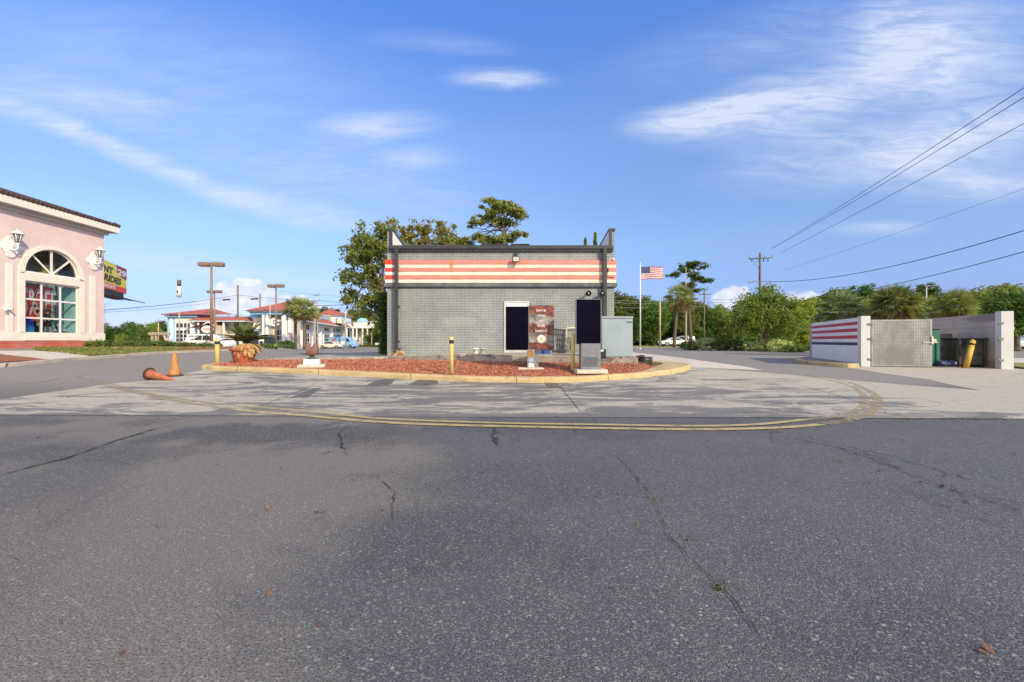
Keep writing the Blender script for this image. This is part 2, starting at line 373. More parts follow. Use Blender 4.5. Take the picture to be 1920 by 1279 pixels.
def concrete_road():
    m, N, b, _ = new_mat('road_concrete'); pos = N.n('ShaderNodeNewGeometry').outputs['Position']; sp = N.n('ShaderNodeSeparateXYZ', i_0=pos)
    fine = N.noise(pos, 40, 5, .7); mid = N.noise(pos, 2.2, 6, .68)
    tv = N.mapping(pos, rot=(0, 0, R(4)), sc=(.33, 1.0, 1)); drag = N.noise(tv, 1.15, 7, .7, 1.4)
    drag2 = N.noise(N.mapping(pos, loc=(4, 2, 0), rot=(0, 0, R(-9)), sc=(.22, 1.5, 1)), 1.6, 8, .75, .8)
    c = N.mix(mid, (.40, .36, .275), (.53, .48, .375))
    # tyre and oil grime: strongest left of centre and along the kerb lane
    lane = N.smooth(sp.outputs[0], 8.5, -1.0, .0, .03)
    lane2 = N.math('MULTIPLY', N.smooth(sp.outputs[0], -12.5, -9.5, -.06, 0), 1.0)
    cent = N.n('ShaderNodeVectorMath', operation='LENGTH'); N.put(cent.inputs[0], N.mapping(pos, loc=(1.5, 9.0, 0), sc=(9.5, 3.4, 50), typ='TEXTURE'))
    k = N.math('ADD', N.smooth(cent.outputs['Value'], 1.25, .2, 0, .04), lane)
    k = N.math('ADD', k, lane2)
    k = N.math('ADD', k, N.smooth(sp.outputs[1], 6.45, 7.2, .08, 0))
    right = N.smooth(sp.outputs[0], 6.5, 9.5, 0, -.10); k = N.math('ADD', k, right)
    gr = N.smooth(N.math('ADD', drag, k), .525, .585); c = N.mix(N.math('MULTIPLY', gr, .88), c, N.mix(fine, (.095, .093, .09), (.175, .168, .155)))
    gr2 = N.smooth(N.math('ADD', drag2, k), .57, .72, 0, .7); c = N.mix(gr2, c, (.16, .155, .15))
    iso = N.noise(N.mapping(pos, loc=(2, 6, 0), sc=(.8, 1, 1)), 1.0, 9, .74, .3); c = N.mix(N.smooth(N.math('ADD', iso, k), .55, .64, 0, .65), c, (.14, .135, .125))
    spk = N.noise(pos, 9, 7, .78); c = N.mix(N.smooth(spk, .50, .64, 0, .38), c, (.17, .16, .145)); c = N.mix(N.smooth(spk, .42, .34, 0, .35), c, (.62, .57, .46))
    c = N.mix(N.smooth(fine, .55, .35, 0, .45), c, (.16, .15, .14))
    N.put(b.inputs['Base Color'], c); b.inputs['Roughness'].default_value = .85
    bp = N.n('ShaderNodeBump', i_Strength=.4, i_Distance=.01, i_Height=fine); N.put(b.inputs['Normal'], bp); return m
def worn_paint(name, col, th=.5, sc=5):
    m, N, b, out = new_mat(name); pos = N.n('ShaderNodeNewGeometry').outputs['Position']
    a = N.noise(pos, sc, 8, .72); f = N.noise(pos, 70, 3, .7)
    N.put(b.inputs['Base Color'], N.mix(N.smooth(f, .4, .65), col, tuple(c * .6 for c in col))); b.inputs['Roughness'].default_value = .75
    k = N.smooth(N.math('ADD', a, N.math('MULTIPLY_ADD', f, .5, -.25)), th - .12, th + .12, .92, .0)
    tr = N.n('ShaderNodeBsdfTransparent'); ms = N.n('ShaderNodeMixShader', i_Fac=k)
    m.node_tree.links.new(tr.outputs[0], ms.inputs[1]); m.node_tree.links.new(b.outputs[0], ms.inputs[2]); m.node_tree.links.new(ms.outputs[0], out.inputs[0]); return m
def kerb_mat(name, col, worn=.58):
    m, N, b, _ = new_mat(name); pos = N.n('ShaderNodeNewGeometry').outputs['Position']
    a = N.noise(pos, 1.3, 6, .65); d = N.noise(pos, 9, 6, .7); st = N.noise(N.mapping(pos, sc=(1, 1, 5)), 3.5, 6, .7)
    c = N.mix(N.smooth(a, .35, .65), col, tuple(x * .78 for x in col)); c = N.mix(N.smooth(d, worn, worn + .15), c, (.45, .40, .33))
    c = N.mix(N.smooth(st, .54, .70, 0, .75), c, (.15, .125, .08)); jx = N.n('ShaderNodeSeparateXYZ', i_0=pos); jv = N.math('ABSOLUTE', N.math('SUBTRACT', N.math('FRACT', N.math('MULTIPLY', N.math('ADD', jx.outputs[0], N.math('MULTIPLY', jx.outputs[1], .35)), .36)), .5)); c = N.mix(N.smooth(jv, .006, .003, 0, .85), c, (.06, .05, .035)); N.put(b.inputs['Base Color'], c); b.inputs['Roughness'].default_value = .75
    bp = N.n('ShaderNodeBump', i_Strength=.35, i_Distance=.02, i_Height=d); N.put(b.inputs['Normal'], bp); return m
def mulch_mat(name, c0, c1, c2, sc=38):
    m, N, b, _ = new_mat(name); pos = N.n('ShaderNodeNewGeometry').outputs['Position']
    v = N.n('ShaderNodeTexVoronoi', i_Vector=N.mapping(pos, sc=(1, 1.6, 1)), i_Scale=float(sc)); q = N.n('ShaderNodeSeparateColor', i_0=v.outputs['Color'])
    c = N.mix(q.outputs[0], c0, c1); c = N.mix(N.smooth(q.outputs[1], .8, .95), c, c2); c = N.mix(N.smooth(v.outputs['Distance'], .3, .7, 0, .5), c, (.05, .02, .015))
    N.put(b.inputs['Base Color'], c); b.inputs['Roughness'].default_value = .95
    bp = N.n('ShaderNodeBump', i_Strength=1.0, i_Distance=.03, i_Height=v.outputs['Distance']); bp.invert = True; N.put(b.inputs['Normal'], bp); return m
def brick_mat(name, c0, c1, mortar, bw=.2275, rh=.0692, stains=()):
    m, N, b, _ = new_mat(name); tc = N.n('ShaderNodeTexCoord').outputs['Object']; sp = N.n('ShaderNodeSeparateXYZ', i_0=tc)
    u = N.math('ADD', sp.outputs[0], sp.outputs[1]); v = N.n('ShaderNodeCombineXYZ', i_0=u, i_1=sp.outputs[2]).outputs[0]
    br = N.n('ShaderNodeTexBrick', i_Vector=v, i_Color1=c0, i_Color2=c1, i_Mortar=mortar, i_Scale=1.0)
    br.inputs['Mortar Size'].default_value = .0095; br.inputs['Mortar Smooth'].default_value = .25; br.inputs['Bias'].default_value = -.1
    br.inputs['Brick Width'].default_value = bw; br.inputs['Row Height'].default_value = rh; br.offset = .5
    big = N.noise(tc, .8, 5, .6); c = N.mix(N.smooth(big, .35, .7, 0, .35), br.outputs[0], N.mix(.5, br.outputs[0], (.62, .62, .60)))
    fl = N.noise(tc, 30, 3); c = N.mix(N.smooth(fl, .58, .7, 0, .3), c, (.25, .25, .24))
    for (x, z, a, h, col, k) in stains:
        ln = N.n('ShaderNodeVectorMath', operation='LENGTH'); N.put(ln.inputs[0], N.mapping(v, loc=(x, z, 0), sc=(a, h, 1), typ='TEXTURE'))
        w = N.math('ADD', N.smooth(ln.outputs['Value'], 1.2, 0, 0, 1), N.math('MULTIPLY_ADD', N.noise(N.mapping(v, sc=(3, .8, 1)), 4.0, 5, .7), 1.0, -.5))
        c = N.mix(N.math('MULTIPLY', N.smooth(w, .3, .7), k), c, col)
    N.put(b.inputs['Base Color'], c); b.inputs['Roughness'].default_value = .6
    bp = N.n('ShaderNodeBump', i_Strength=.8, i_Distance=.012, i_Height=N.math('SUBTRACT', 1.0, br.outputs['Fac'])); N.put(b.inputs['Normal'], bp); return m
def grass_mat():
    m, N, b, _ = new_mat('lawn_grass'); pos = N.n('ShaderNodeNewGeometry').outputs['Position']
    a = N.noise(pos, .6, 5, .6); f = N.noise(pos, 25, 4, .7)
    c = N.mix(N.smooth(a, .35, .65), (.19, .235, .05), (.34, .31, .10)); c = N.mix(N.smooth(f, .4, .7, 0, .6), c, (.08, .12, .02))
    N.put(b.inputs['Base Color'], c); b.inputs['Roughness'].default_value = .9
    bp = N.n('ShaderNodeBump', i_Strength=1.0, i_Distance=.05, i_Height=f); N.put(b.inputs['Normal'], bp); return m

M = {}
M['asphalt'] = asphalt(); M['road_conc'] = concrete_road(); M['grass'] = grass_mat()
M['line'] = worn_paint('line_paint', (.58, .46, .19), .60); M['line_faint'] = worn_paint('line_paint_faint', (.46, .35, .18), .50)
M['kerb_y'] = kerb_mat('kerb_yellow', (.56, .41, .185), .52); M['kerb_c'] = kerb_mat('kerb_concrete', (.52, .45, .36), .6)
M['mulch'] = mulch_mat('mulch_red', (.44, .12, .055), (.60, .21, .115), (.66, .44, .32), 58)
M['mulch2'] = mulch_mat('mulch_orange', (.40, .11, .04), (.52, .18, .08), (.56, .3, .18), 30)
M['conc'] = mat('concrete', (.46, .42, .36), .85, .18, 3, .3, 50, col2=(.16, .15, .13), t0=.52, t1=.7)
M['conc_l'] = mat('pale_concrete', (.58, .52, .42), .85, .14, 3, .3, 50, col2=(.34, .30, .26), t0=.58, t1=.75)
M['crack'] = mat('crack_dark', (.022, .022, .022), .95, .2)
M['tar'] = mat('tar_seal', (.055, .05, .045), .7, .3)
M['steel_g'] = mat('brushed_grey_metal', (.20, .21, .22), .45, .12, 8, metal=.3)
M['darktrim'] = mat('dark_trim', (.035, .037, .04), .5, .25, 3)
M['white'] = mat('white_paint', (.80, .79, .77), .6, .05, 3)
M['offwhite'] = mat('offwhite_paint', (.74, .70, .62), .7, .06, 2)
M['black'] = mat('black_plastic', (.016, .016, .018), .5, .2)
M['rubber'] = mat('rubber', (.02, .02, .02), .85, .2)
M['chrome'] = mat('chrome', (.55, .56, .58), .25, .05, metal=1.0)
def wb(mb, name, m, root, fix=True):
    """build a part whose vertices are given in world coordinates"""
    o = mb.build(name, m, root, fix)
    inv = Matrix.LocRotScale(root.location, root.rotation_euler, root.scale).inverted()
    o.matrix_parent_inverse = inv if root.parent is None else inv @ root.matrix_parent_inverse.inverted()
    if root.type == 'MESH': o.matrix_parent_inverse = Matrix()
    return o

# ================================================================== GROUND
def axis(lo, hi, step, far, k=1.35):
    a = list(np.arange(lo, hi + 1e-6, step)); s = step; x = hi
    while x < far: s *= k; x += s; a.append(x)
    s = step; x = lo
    while x > -far if lo < 0 else x > lo - 1: s *= k; x -= s; a.insert(0, x)
    return a
gx = axis(-46, 46, .5, 900); gy = axis(-10, 62, .5, 1500)
mb = MB(); nx = len(gx)
mb.v = [(x, y, g(x, y)) for y in gy for x in gx]
mb.f = [(j * nx + i, j * nx + i + 1, (j + 1) * nx + i + 1, (j + 1) * nx + i) for j in range(len(gy) - 1) for i in range(nx - 1)]
mb.smooth = [True] * len(mb.f)
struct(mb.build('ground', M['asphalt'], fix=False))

conc_px = [(-200, 779), (0, 779), (240, 779.5), (480, 780), (720, 782), (960, 783), (1200, 783), (1440, 783), (1680, 784.5), (1920, 786), (2300, 787),
           (2300, 703), (1920, 693), (1885, 691), (1627, 687.5), (1592, 690), (1650, 700), (1740, 712), (1836, 732), (1700, 722), (1560, 710.5),
           (1440, 699.5), (1340, 692), (1296, 688), (1290, 691), (1200, 704), (1000, 712), (800, 707), (600, 697), (400, 690), (372, 696), (275, 714), (200, 720.5), (0, 749.5)]
struct(drape('road_apron', pxpoly(conc_px), .006, M['road_conc'], .45))
struct(drape('walkway', pxpoly([(1180, 660), (1270, 670), (1370, 684), (1432, 695), (1300, 689), (1240, 679), (1180, 669)]), .006, M['conc_l'], .6))

# painted double line that sweeps round the drive-through lane
LA = [(213, 722), (300, 743), (400, 757), (480, 764), (600, 774.5), (700, 785), (800, 790), (960, 795), (1100, 797), (1300, 800), (1420, 797), (1500, 789), (1580, 781), (1612, 767), (1623, 750), (1611, 733), (1590, 723), (1550, 712.5), (1500, 705)]
LB = [(195, 722), (300, 747), (400, 763), (480, 773), (600, 783), (700, 792), (800, 797), (960, 801), (1100, 804), (1300, 806.5), (1440, 804), (1530, 798), (1600, 787), (1636, 770), (1646, 750), (1632, 735), (1602, 721), (1562, 711), (1510, 703)]
mbl = MB(); mbf = MB()
for L, wv in ((LA, .105), (LB, .125)):
    c = catmull(pxpoly(L), 8); cut = int(len(c) * .62); c0 = int(len(c) * .14)
    strip(mbl, c[c0:cut + 1], wv, .012); strip(mbf, c[cut:], wv * 1.15, .012); strip(mbf, c[:c0 + 1], wv, .012)
strip(mbf, catmull(pxpoly([(213, 722), (170, 712), (146, 706), (158, 702), (195, 699)]), 6), .10, .012)
strip(mbf, catmull(pxpoly([(205, 699.5), (150, 706), (80, 716), (30, 721)]), 6), .05, .012)
struct(mbl.build('road_marking', M['line'])); struct(mbf.build('faded_road_marking', M['line_faint']))

# cracks and joints
mbc = MB(); mbt = MB()
def crack(pts, w, j=.012, dz=.010, m=None):
    k = .62 if m else .50
    strip(m or mbc, pxpoly(pts), w * k, dz, .05, .85, j * .8, True)
    if not m and len(pts) > 3:                      # fine side branches
        pp = pxpoly(pts)
        for a, b in zip(pp[:-1], pp[1:]):
            if random.random() < .6:
                d = (b - a).normalized(); q = Vector((-d.y, d.x, 0)) * random.choice((-1, 1)); s0 = a.lerp(b, random.random()); strip(mbc, [s0, s0 + (d * .6 + q * .5) * .18, s0 + (d * .9 + q) * random.uniform(.2, .5)], w * .22, dz, .05, .8, .008, True)
crack([(-60, 912), (0, 894), (60, 876), (130, 858), (200, 833), (280, 808), (350, 793)], .045, .010, m=mbt)
crack([(655, 795), (637, 812), (640, 835), (652, 858)], .03, .014); crack([(700, 890), (740, 925), (735, 960), (738, 985)], .011, .01)
crack([(930, 800), (926, 815), (932, 838)], .06, .03, m=mbt)
crack([(1150, 850), (1180, 880), (1210, 915), (1225, 935)], .012, .012); crack([(1225, 935), (1250, 1000), (1290, 1045), (1355, 1105), (1400, 1160), (1440, 1220), (1475, 1290)], .010, .006)
crack([(1440, 812), (1500, 825), (1560, 838), (1640, 862), (1720, 895), (1800, 925), (1880, 948), (1960, 985)], .022, .022)
crack([(1475, 810), (1580, 836), (1660, 853), (1760, 882), (1860, 915), (1960, 930)], .018, .022)
crack([(1560, 838), (1620, 850), (1690, 872)], .016, .018); crack([(1640, 895), (1740, 940), (1850, 978), (1930, 1015)], .012, .01); crack([(1590, 860), (1660, 872), (1710, 885)], .012, .02)
crack([(1780, 905), (1830, 960), (1925, 990)], .010, .012)
crack([(1060, 790), (1078, 803), (1078, 818)], .02, .02); crack([(1200, 815), (1300, 813), (1420, 816)], .012, .02)
crack([(1480, 716), (1560, 739), (1640, 763), (1717, 783)], .035, .008); crack([(1048, 722), (1070, 750), (1096, 781)], .03, .006)
crack([(1700, 746), (1740, 751), (1775, 759)], .02, .01); crack([(600, 712), (560, 736), (480, 764), (440, 779)], .03, .012)
crack([(850, 722), (1000, 727), (1150, 731), (1180, 728)], .022, .01); crack([(0, 722), (60, 720), (120, 709)], .03, .02)
crack([(1180, 784), (1480, 785.5), (1920, 787.5)], .03, .015); crack([(0, 780), (300, 781), (700, 784)], .02, .012)
struct(mbc.build('pavement_crack', M['crack'])); struct(mbt.build('tar_seam', M['tar']))
mbp = MB()
for poly in ([(720, 711), (740, 712), (735, 720), (715, 725), (685, 724), (700, 716)], [(785, 712), (820, 714), (822, 720), (800, 723), (765, 722)], [(1018, 717), (1048, 719), (1048, 728), (1030, 728)],
             [(585, 729), (603, 728), (580, 744), (540, 748)]):
    o = drape('damp_stain', pxpoly(poly), .010, M.setdefault('stain', mat('damp_stain', (.125, .105, .085), .6, .35, 6)), .25); struct(o)

# ------------------------------------------------------------------ traffic island
outer_px = [(384, 690.5), (387, 693), (400, 695.5), (440, 697), (480, 698), (560, 701), (640, 705), (720, 709), (800, 713), (880, 716.5), (960, 718), (1000, 718.5), (1050, 718), (1100, 716.5), (1150, 713), (1200, 709), (1240, 704.5), (1270, 700), (1288, 695.5), (1295, 690.5)]
fr = pxpoly(outer_px)
pre = [Vector((-9.9, 32)), Vector((-10.3, 26)), Vector((-10.7, 21.5)), Vector((-11.15, 18.2))]
e = fr[-1]; post = [Vector((e.x - .1, e.y + .9)), Vector((e.x - .55, e.y + 1.9)), Vector((e.x - 1.0, e.y + 3.2)), Vector((e.x - 1.1, e.y + 9)), Vector((e.x - 1.1, e.y + 18))]
curve = catmull([Vector(p[:2]) for p in pre + [Vector(f[:2]) for f in fr] + post], 5)
nf = len(curve); mbk = MB(); inner = []
for i, p in enumerate(curve):
    d = (curve[min(i + 1, nf - 1)] - curve[max(i - 1, 0)]).normalized(); q = Vector((-d.y, d.x))
    w = .17 + .75 * S((p.x - 3.6) / 2.2) * S((18.5 - p.y) / 2)
    z = g(p.x, p.y); H = .155
    for off, h in ((-.0, -.04), (.015, .09), (.035, H - .02), (.07, H), (w, H + .01), (w + .01, -.04)):
        c = p + q * off; mbk.v.append((c.x, c.y, z + h))
    inner.append(p + q * (w + .0))
for i in range(nf - 1):
    for k in range(5): mbk.f.append([i * 6 + k, (i + 1) * 6 + k, (i + 1) * 6 + k + 1, i * 6 + k + 1]); mbk.smooth.append(k in (1, 2))
kb = struct(mbk.build('kerb', M['kerb_y'])); kb['label'] = 'worn yellow kerb around the planted island'

iFront = [p for p in inner if p.y < 19.5]
yfx = sorted([(p.x, p.y) for p in iFront if p.y < 17], key=lambda t: t[0]); fxs = [a for a, _ in yfx]; fys = [b for _, b in yfx]
BACK = [(-11, 18.0), (-5.1, 17.4), (-1.94, 15.5), (4.0, 13.6), (7, 13.3)]
PADZ = [(-11, .36), (-5.1, .50), (-1.94, .68), (4.1, .62), (7, .6)]
def mh(x, y):
    a = np.interp(x, fxs, fys); b = np.interp(x, [p[0] for p in BACK], [p[1] for p in BACK])
    t = S((y - a) / max(.6, b - a)); zf = g(x, a) + .12; zb = np.interp(x, [-11, -5, -1.9, 4, 5], [.34, .40, .42, .41, .33])
    return zf + (zb - zf) * t + .022 * mnoise.noise(Vector((x * 1.7, y * 1.7, 0)))
mpoly = [tuple(p) for p in iFront if p.x > -11.3 and not (p.x > 4.2 and p.y > 14.9)] + [(4.55, 14.7), (4.1, 13.75), (-1.94, 15.7), (-5.1, 17.7), (-10.9, 18.3)]
struct(drape('mulch_bed', mpoly, 0, M['mulch'], .22, mh))
# loose bark chips on the bed
N_ = 22000; ch = MB(); arr = np.array(mpoly); q2 = np.roll(arr, -1, 0); cnt = 0
while cnt < N_:
    x, y = random.uniform(-11, 5.5), random.uniform(11, 18.3)
    c = ((arr[:, 1] > y) != (q2[:, 1] > y))
    with np.errstate(divide='ignore', invalid='ignore'): xi = (q2[:, 0] - arr[:, 0]) * (y - arr[:, 1]) / (q2[:, 1] - arr[:, 1]) + arr[:, 0]
    if np.count_nonzero(c & (x < xi)) % 2 == 0: continue
    z = mh(x, y) + .012; l, w = random.uniform(.013, .034), random.uniform(.006, .013)
    Q = Matrix.Translation((x, y, z)) @ Matrix.Rotation(random.uniform(0, 6.3), 4, 'Z') @ Matrix.Rotation(random.gauss(0, .5), 4, 'X') @ Matrix.Rotation(random.gauss(0, .5), 4, 'Y')
    ch.add([Q @ Vector(v) for v in ((-l, -w, 0), (l, -w * .6, .004), (l, w, 0), (-l, w * .7, .006))], [(0, 1, 2, 3)]); cnt += 1
chips = mat('bark_chip', (.50, .15, .075), .9, .45, 30, col2=(.63, .33, .21), t0=.5, t1=.56)
tag(ch.build('bark_mulch', chips, fix=False), kind='stuff')

# raised concrete pad with its ramp
def padz(x, y):
    return np.interp(x, [p[0] for p in PADZ], [p[1] for p in PADZ]) if y > 12 else 0
mbw = MB()
front = [(-10.9, 18.2), (-8, 17.95), (-5.1, 17.6), (-3.5, 16.6), (-1.94, 15.6), (0, 15.0), (2, 14.35), (4.05, 13.72)]
for i, (x, y) in enumerate(front):
    z = padz(x, y); yb = 19.2 if x > -5.4 else 30
    mbw.v += [(x, y, .2), (x, y, z - .02), (x, y + .02, z), (x + (0 if x > -5.4 else .3), yb, z if x > -5.4 else .38)]
for i in range(len(front) - 1):
    for k in range(3): mbw.f.append([i * 4 + k, (i + 1) * 4 + k, (i + 1) * 4 + k + 1, i * 4 + k + 1]); mbw.smooth.append(False)
n0 = 4 * (len(front) - 1); mbw.add([(4.05, 13.72, .2), (4.05, 13.72, .62), (4.05, 19.2, .62), (4.05, 19.2, .2)], [(0, 3, 2, 1)])
struct(mbw.build('concrete_pad', mat('weathered_concrete', (.40, .35, .28), .9, .2, 2.2, .4, 40, col2=(.13, .115, .09), t0=.5, t1=.66)))

# ================================================================== BRICK RESTAURANT
BY = 18.18; bx0 = -5.32; Wd = 9.67; Dp = 17.0; bz = .40
def bl(px): return (px - 960) / 44.0 - bx0          # pixel -> local x on the front wall
def bzz(py): return CAMZ + (CY - py) / 44.0 - bz
M['brick'] = brick_mat('grey_painted_brick', (.265, .295, .298), (.315, .34, .343), (.075, .08, .073),  # dark mortar colour includes the shade inside the raked joints
    stains=((5.0, .1, 5.2, .55, (.30, .31, .25), .55), (7.6, .25, .9, .8, (.20, .195, .16), .5), (3.1, 1.6, 1.2, .35, (.40, .41, .40), .4), (.95, 2.4, .25, 2.2, (.27, .28, .25), .5), (1.9, 3.55, .12, .5, (.24, .235, .21), .5), (6.2, 3.5, .10, .55, (.24, .235, .21), .5), (8.9, .6, .35, .7, (.22, .19, .14), .5), (.45, .18, .55, .30, (.62, .42, .22), .8), (.55, .12, .28, .22, (.33, .12, .03), .95), (2.74, 4.55, .10, .35, (.42, .20, .07), .5)))
def stripe_mat(name, col, fresh, stain=True):
    m, N, b, _ = new_mat(name); tc = N.n('ShaderNodeTexCoord').outputs['Object']; sp = N.n('ShaderNodeSeparateXYZ', i_0=tc)
    a = N.noise(N.mapping(tc, sc=(1, 1, 2.5)), 2.0, 6, .65); c = N.mix(N.smooth(a, .3, .7), col, tuple(min(1, x * 1.22 + .02) for x in col))
    c = N.mix(N.smooth(sp.outputs[0], .44, .46, 1, 0), c, fresh)
    ln = N.n('ShaderNodeVectorMath', operation='LENGTH'); N.put(ln.inputs[0], N.mapping(tc, loc=(2.74, 0, 4.1), sc=(.17, 9, .75), typ='TEXTURE'))
    w = N.math('ADD', N.smooth(ln.outputs['Value'], 1.1, 0), N.math('MULTIPLY_ADD', N.noise(N.mapping(tc, sc=(6, 1, .6)), 3.0, 4), .8, -.4))
    c = N.mix(N.smooth(w, .25, .75, 0, .75), c, (.62, .20, .05))
    N.put(b.inputs['Base Color'], c); b.inputs['Roughness'].default_value = .55; return m
M['st_red'] = stripe_mat('faded_red_board', (.58, .20, .16), (.60, .055, .03)); M['st_white'] = stripe_mat('cream_board', (.72, .62, .49), (.80, .76, .68))
M['st_grey'] = mat('slate_board', (.085, .10, .10), .5, .3, 1.2, col2=(.16, .18, .175), t0=.5, t1=.7)
rest = thing('brick_restaurant', 'grey painted brick restaurant building with red and white stripes and black gutter', 'building', (bx0, BY, bz))
zr = bzz(462); zp = bzz(430.5)
mb = MB(); mb.box(0, Wd, 0, Dp, -.25, zr - .03)
wall = mb.build('wall', M['brick'], rest)
cut = None
for nm, y0, y1, mk, pr in (('stripe_board', 487.6, 496.4, 'st_red', .085), ('stripe_board', 496.4, 503.2, 'st_white', .07), ('stripe_board', 503.2, 509.9, 'st_red', .085), ('stripe_board', 509.9, 517.0, 'st_white', .07),
                           ('stripe_board', 517.0, 524.3, 'st_red', .085), ('stripe_board', 524.3, 531.2, 'st_white', .07), ('band_board', 531.2, 538.8, 'st_grey', .115)):
    mb = MB(); z0, z1 = bzz(y1) + .004, bzz(y0) - .004
    mb.rbox(-pr, Wd + pr, -pr, Dp + pr, z0, z1, .012, 1); mb.build(nm, M[mk], rest)
# roof, gutter, raking parapets
mb = MB(); mb.box(.02, Wd - .02, .02, Dp, zr - .03, zr + .0); mb.build('roof', M['darktrim'], rest)
mb = MB(); mb.rbox(.10, Wd - .06, -.15, .03, bzz(468.5), zr + .02, .025, 2); mb.box(.10, Wd - .06, -.10, .018, bzz(472), bzz(468.4)); gut = mb.build('gutter', M['darktrim'], rest)
mb = MB()
for x0, x1, y in ((1.0, 2.3, .1), (2.4, 3.6, .06), (4.0, 5.2, .08), (5.3, 6.1, .05)):
    mb.box(x0, x1, -.1, .5, zr + .025, zr + .035, Matrix.Rotation(R(random.uniform(-.5, .5)), 4, 'Y'))
mb.build('roof_flashing', mat('bent_flashing', (.12, .11, .10), .5, .3), rest)
for s in (0, 1):
    X0, X1 = (0, .19) if s == 0 else (Wd - .19, Wd)
    mb = MB(); mb.prism([(.02, zr - .02), (4.6, zr - .02), (4.6, zr + .08), (.02, zp)], X0 + .004, X1 - .004, plane='yz'); mb.build('parapet', M['brick'], rest)
    i0 = X1 if s == 0 else X0 - .03
    mb = MB(); mb.prism([(.03, zr + .02), (4.5, zr + .02), (4.5, zr + .06), (.03, zp - .06)], i0, i0 + .03, plane='yz'); mb.build('parapet_lining', M['white'], rest)
    c0, c1 = (.10, .225) if s == 0 else (Wd - .225, Wd - .10)
    mb = MB(); mb.box(c0, c1, -.025, .02, zr + .02, zp - .02)
    mb.prism([(-.03, zp - .04), (-.03, zp + .05), (4.6, zr + .17), (4.6, zr + .08)], X0 - .03, X1 + .045, plane='yz'); mb.build('parapet_cap', M['darktrim'], rest)
# downpipes
for x0, x1, y0, y1 in ((742.3, 748.6, 467, 656), (1128.6, 1135.8, 467, 650)):
    mb = MB(); mb.rbox(bl(x0), bl(x1), -.25, -.12, bzz(y1), bzz(y0), .015, 2)
    for yb in (500, 575, 640): mb.box(bl(x0) - .03, bl(x1) + .03, -.135, -.001 if yb != 500 else -.09, bzz(yb) - .02, bzz(yb) + .02)
    mb.tube([((bl(x0) + bl(x1)) / 2, -.185, bzz(y1) + .05), ((bl(x0) + bl(x1)) / 2 - .02, -.20, bzz(y1)), ((bl(x0) + bl(x1)) / 2 - .03, -.32, bzz(y1) - .08)], .055, 8)
    mb.build('downpipe', M['darktrim'], rest)
mb = MB(); mb.cyl((bl(752), -.06, bzz(652)), (bl(752), 0, bzz(652)), .05); mb.cyl((bl(752), -.12, bzz(652)), (bl(752), -.05, bzz(652)), .03)
mb.tube([(bl(752), -.1, bzz(652)), (bl(754), -.16, bzz(653)), (bl(754), -.17, bzz(656))], .018, 6); mb.build('hose_bib', M['steel_g'], rest)
# door
dr = MB(); dx0, dx1, dz0, dz1 = bl(945), bl(992), bzz(661), bzz(565)
fr_ = MB(); t = .07
fr_.box(dx0, dx0 + t, -.05, .02, dz0, dz1); fr_.box(dx1 - t, dx1, -.05, .02, dz0, dz1); fr_.box(dx0 + t, dx1 - t, -.05, .02, dz1 - .06, dz1); fr_.box(dx0 + t, dx1 - t, -.06, .02, dz0, dz0 + .10)
frame = fr_.build('door_frame', mat('aluminium_frame', (.56, .56, .54), .4, .1, metal=.2), rest)
mb = MB(); mb.box(dx0 + t, dx1 - t, -.03, -.005, dz1 - .24, dz1 - .06); mb.build('transom_panel', M['white'], frame)
mb = MB(); mb.box(dx0 + t, dx1 - t, -.025, -.008, dz0 + .10, dz1 - .24); M['darkglass'] = mat('dark_glass', (.005, .005, .009), .07, .1, spec=.30); mb.build('door_pane', M['darkglass'], frame)
# flood light and the two bracket lamps
cx_, cz_ = bl(967.5), bzz(489)
mb = MB(); mb.rbox(cx_ - .15, cx_ + .15, -.36, -.24, cz_ - .12, cz_ + .12, .04, 2); mb.box(cx_ - .03, cx_ + .03, -.26, 0, cz_ + .12, cz_ + .16); mb.rbox(cx_ - .07, cx_ + .07, -.12, 0, cz_ + .10, cz_ + .34, .02, 1)
fl = mb.build('flood_light', M['darktrim'], rest); mb = MB(); mb.rbox(cx_ - .12, cx_ + .12, -.37, -.355, cz_ - .09, cz_ + .09, .005, 1); mb.build('flood_lens', mat('frosted_lens', (.5, .5, .48), .25, .1), fl)
for px in (1100.5, 1126):
    x, z = bl(px), bzz(551.5)
    mb = MB(); mb.cyl((x, -.02, z), (x, 0, z), .07); mb.tube([(x, 0, z), (x, -.14, z + .02), (x, -.24, z + .0)], .022, 8); mb.lathe([(.03, 0), (.085, .02), (.11, .1), (.115, .24), (.10, .26), (.09, .25), (.08, .1)], 18)
    k = len(mb.v) - 7 * 18
    Q = Matrix.Translation((x, -.20, z)) @ Matrix.Rotation(R(95), 4, 'X')
    for i in range(k, len(mb.v)): mb.v[i] = tuple(Q @ Vector(mb.v[i]))
    sc_ = mb.build('sign_lamp', M['black'], rest); mb = MB(); mb.ball((x, -.40, z - .01), .05, sy=.6); mb.build('lamp_bulb', mat('dull_bulb', (.30, .30, .28), .2), sc_)
# wires at the right end of the stripes
mb = MB(); mb.tube([(bl(1123), -.12, bzz(489)), (bl(1130), -.2, bzz(487)), (bl(1136), -.12, bzz(489)), (bl(1137), -.10, bzz(503)), (bl(1139), -.12, bzz(506)), (bl(1137), -.1, bzz(520)), (bl(1150), -.11, bzz(521))], .012, 5)
mb.rbox(bl(1136.5), bl(1140), -.16, -.085, bzz(510), bzz(505), .01, 1); mb.build('loose_cable', M['black'], rest)
mb = MB(); mb.ball((bl(1148.5), -.10, bzz(487)), .06); mb.cyl((bl(1145), -.08, bzz(488)), (bl(1145), .02, bzz(488)), .04); mb.build('wall_camera', M['offwhite'], rest)
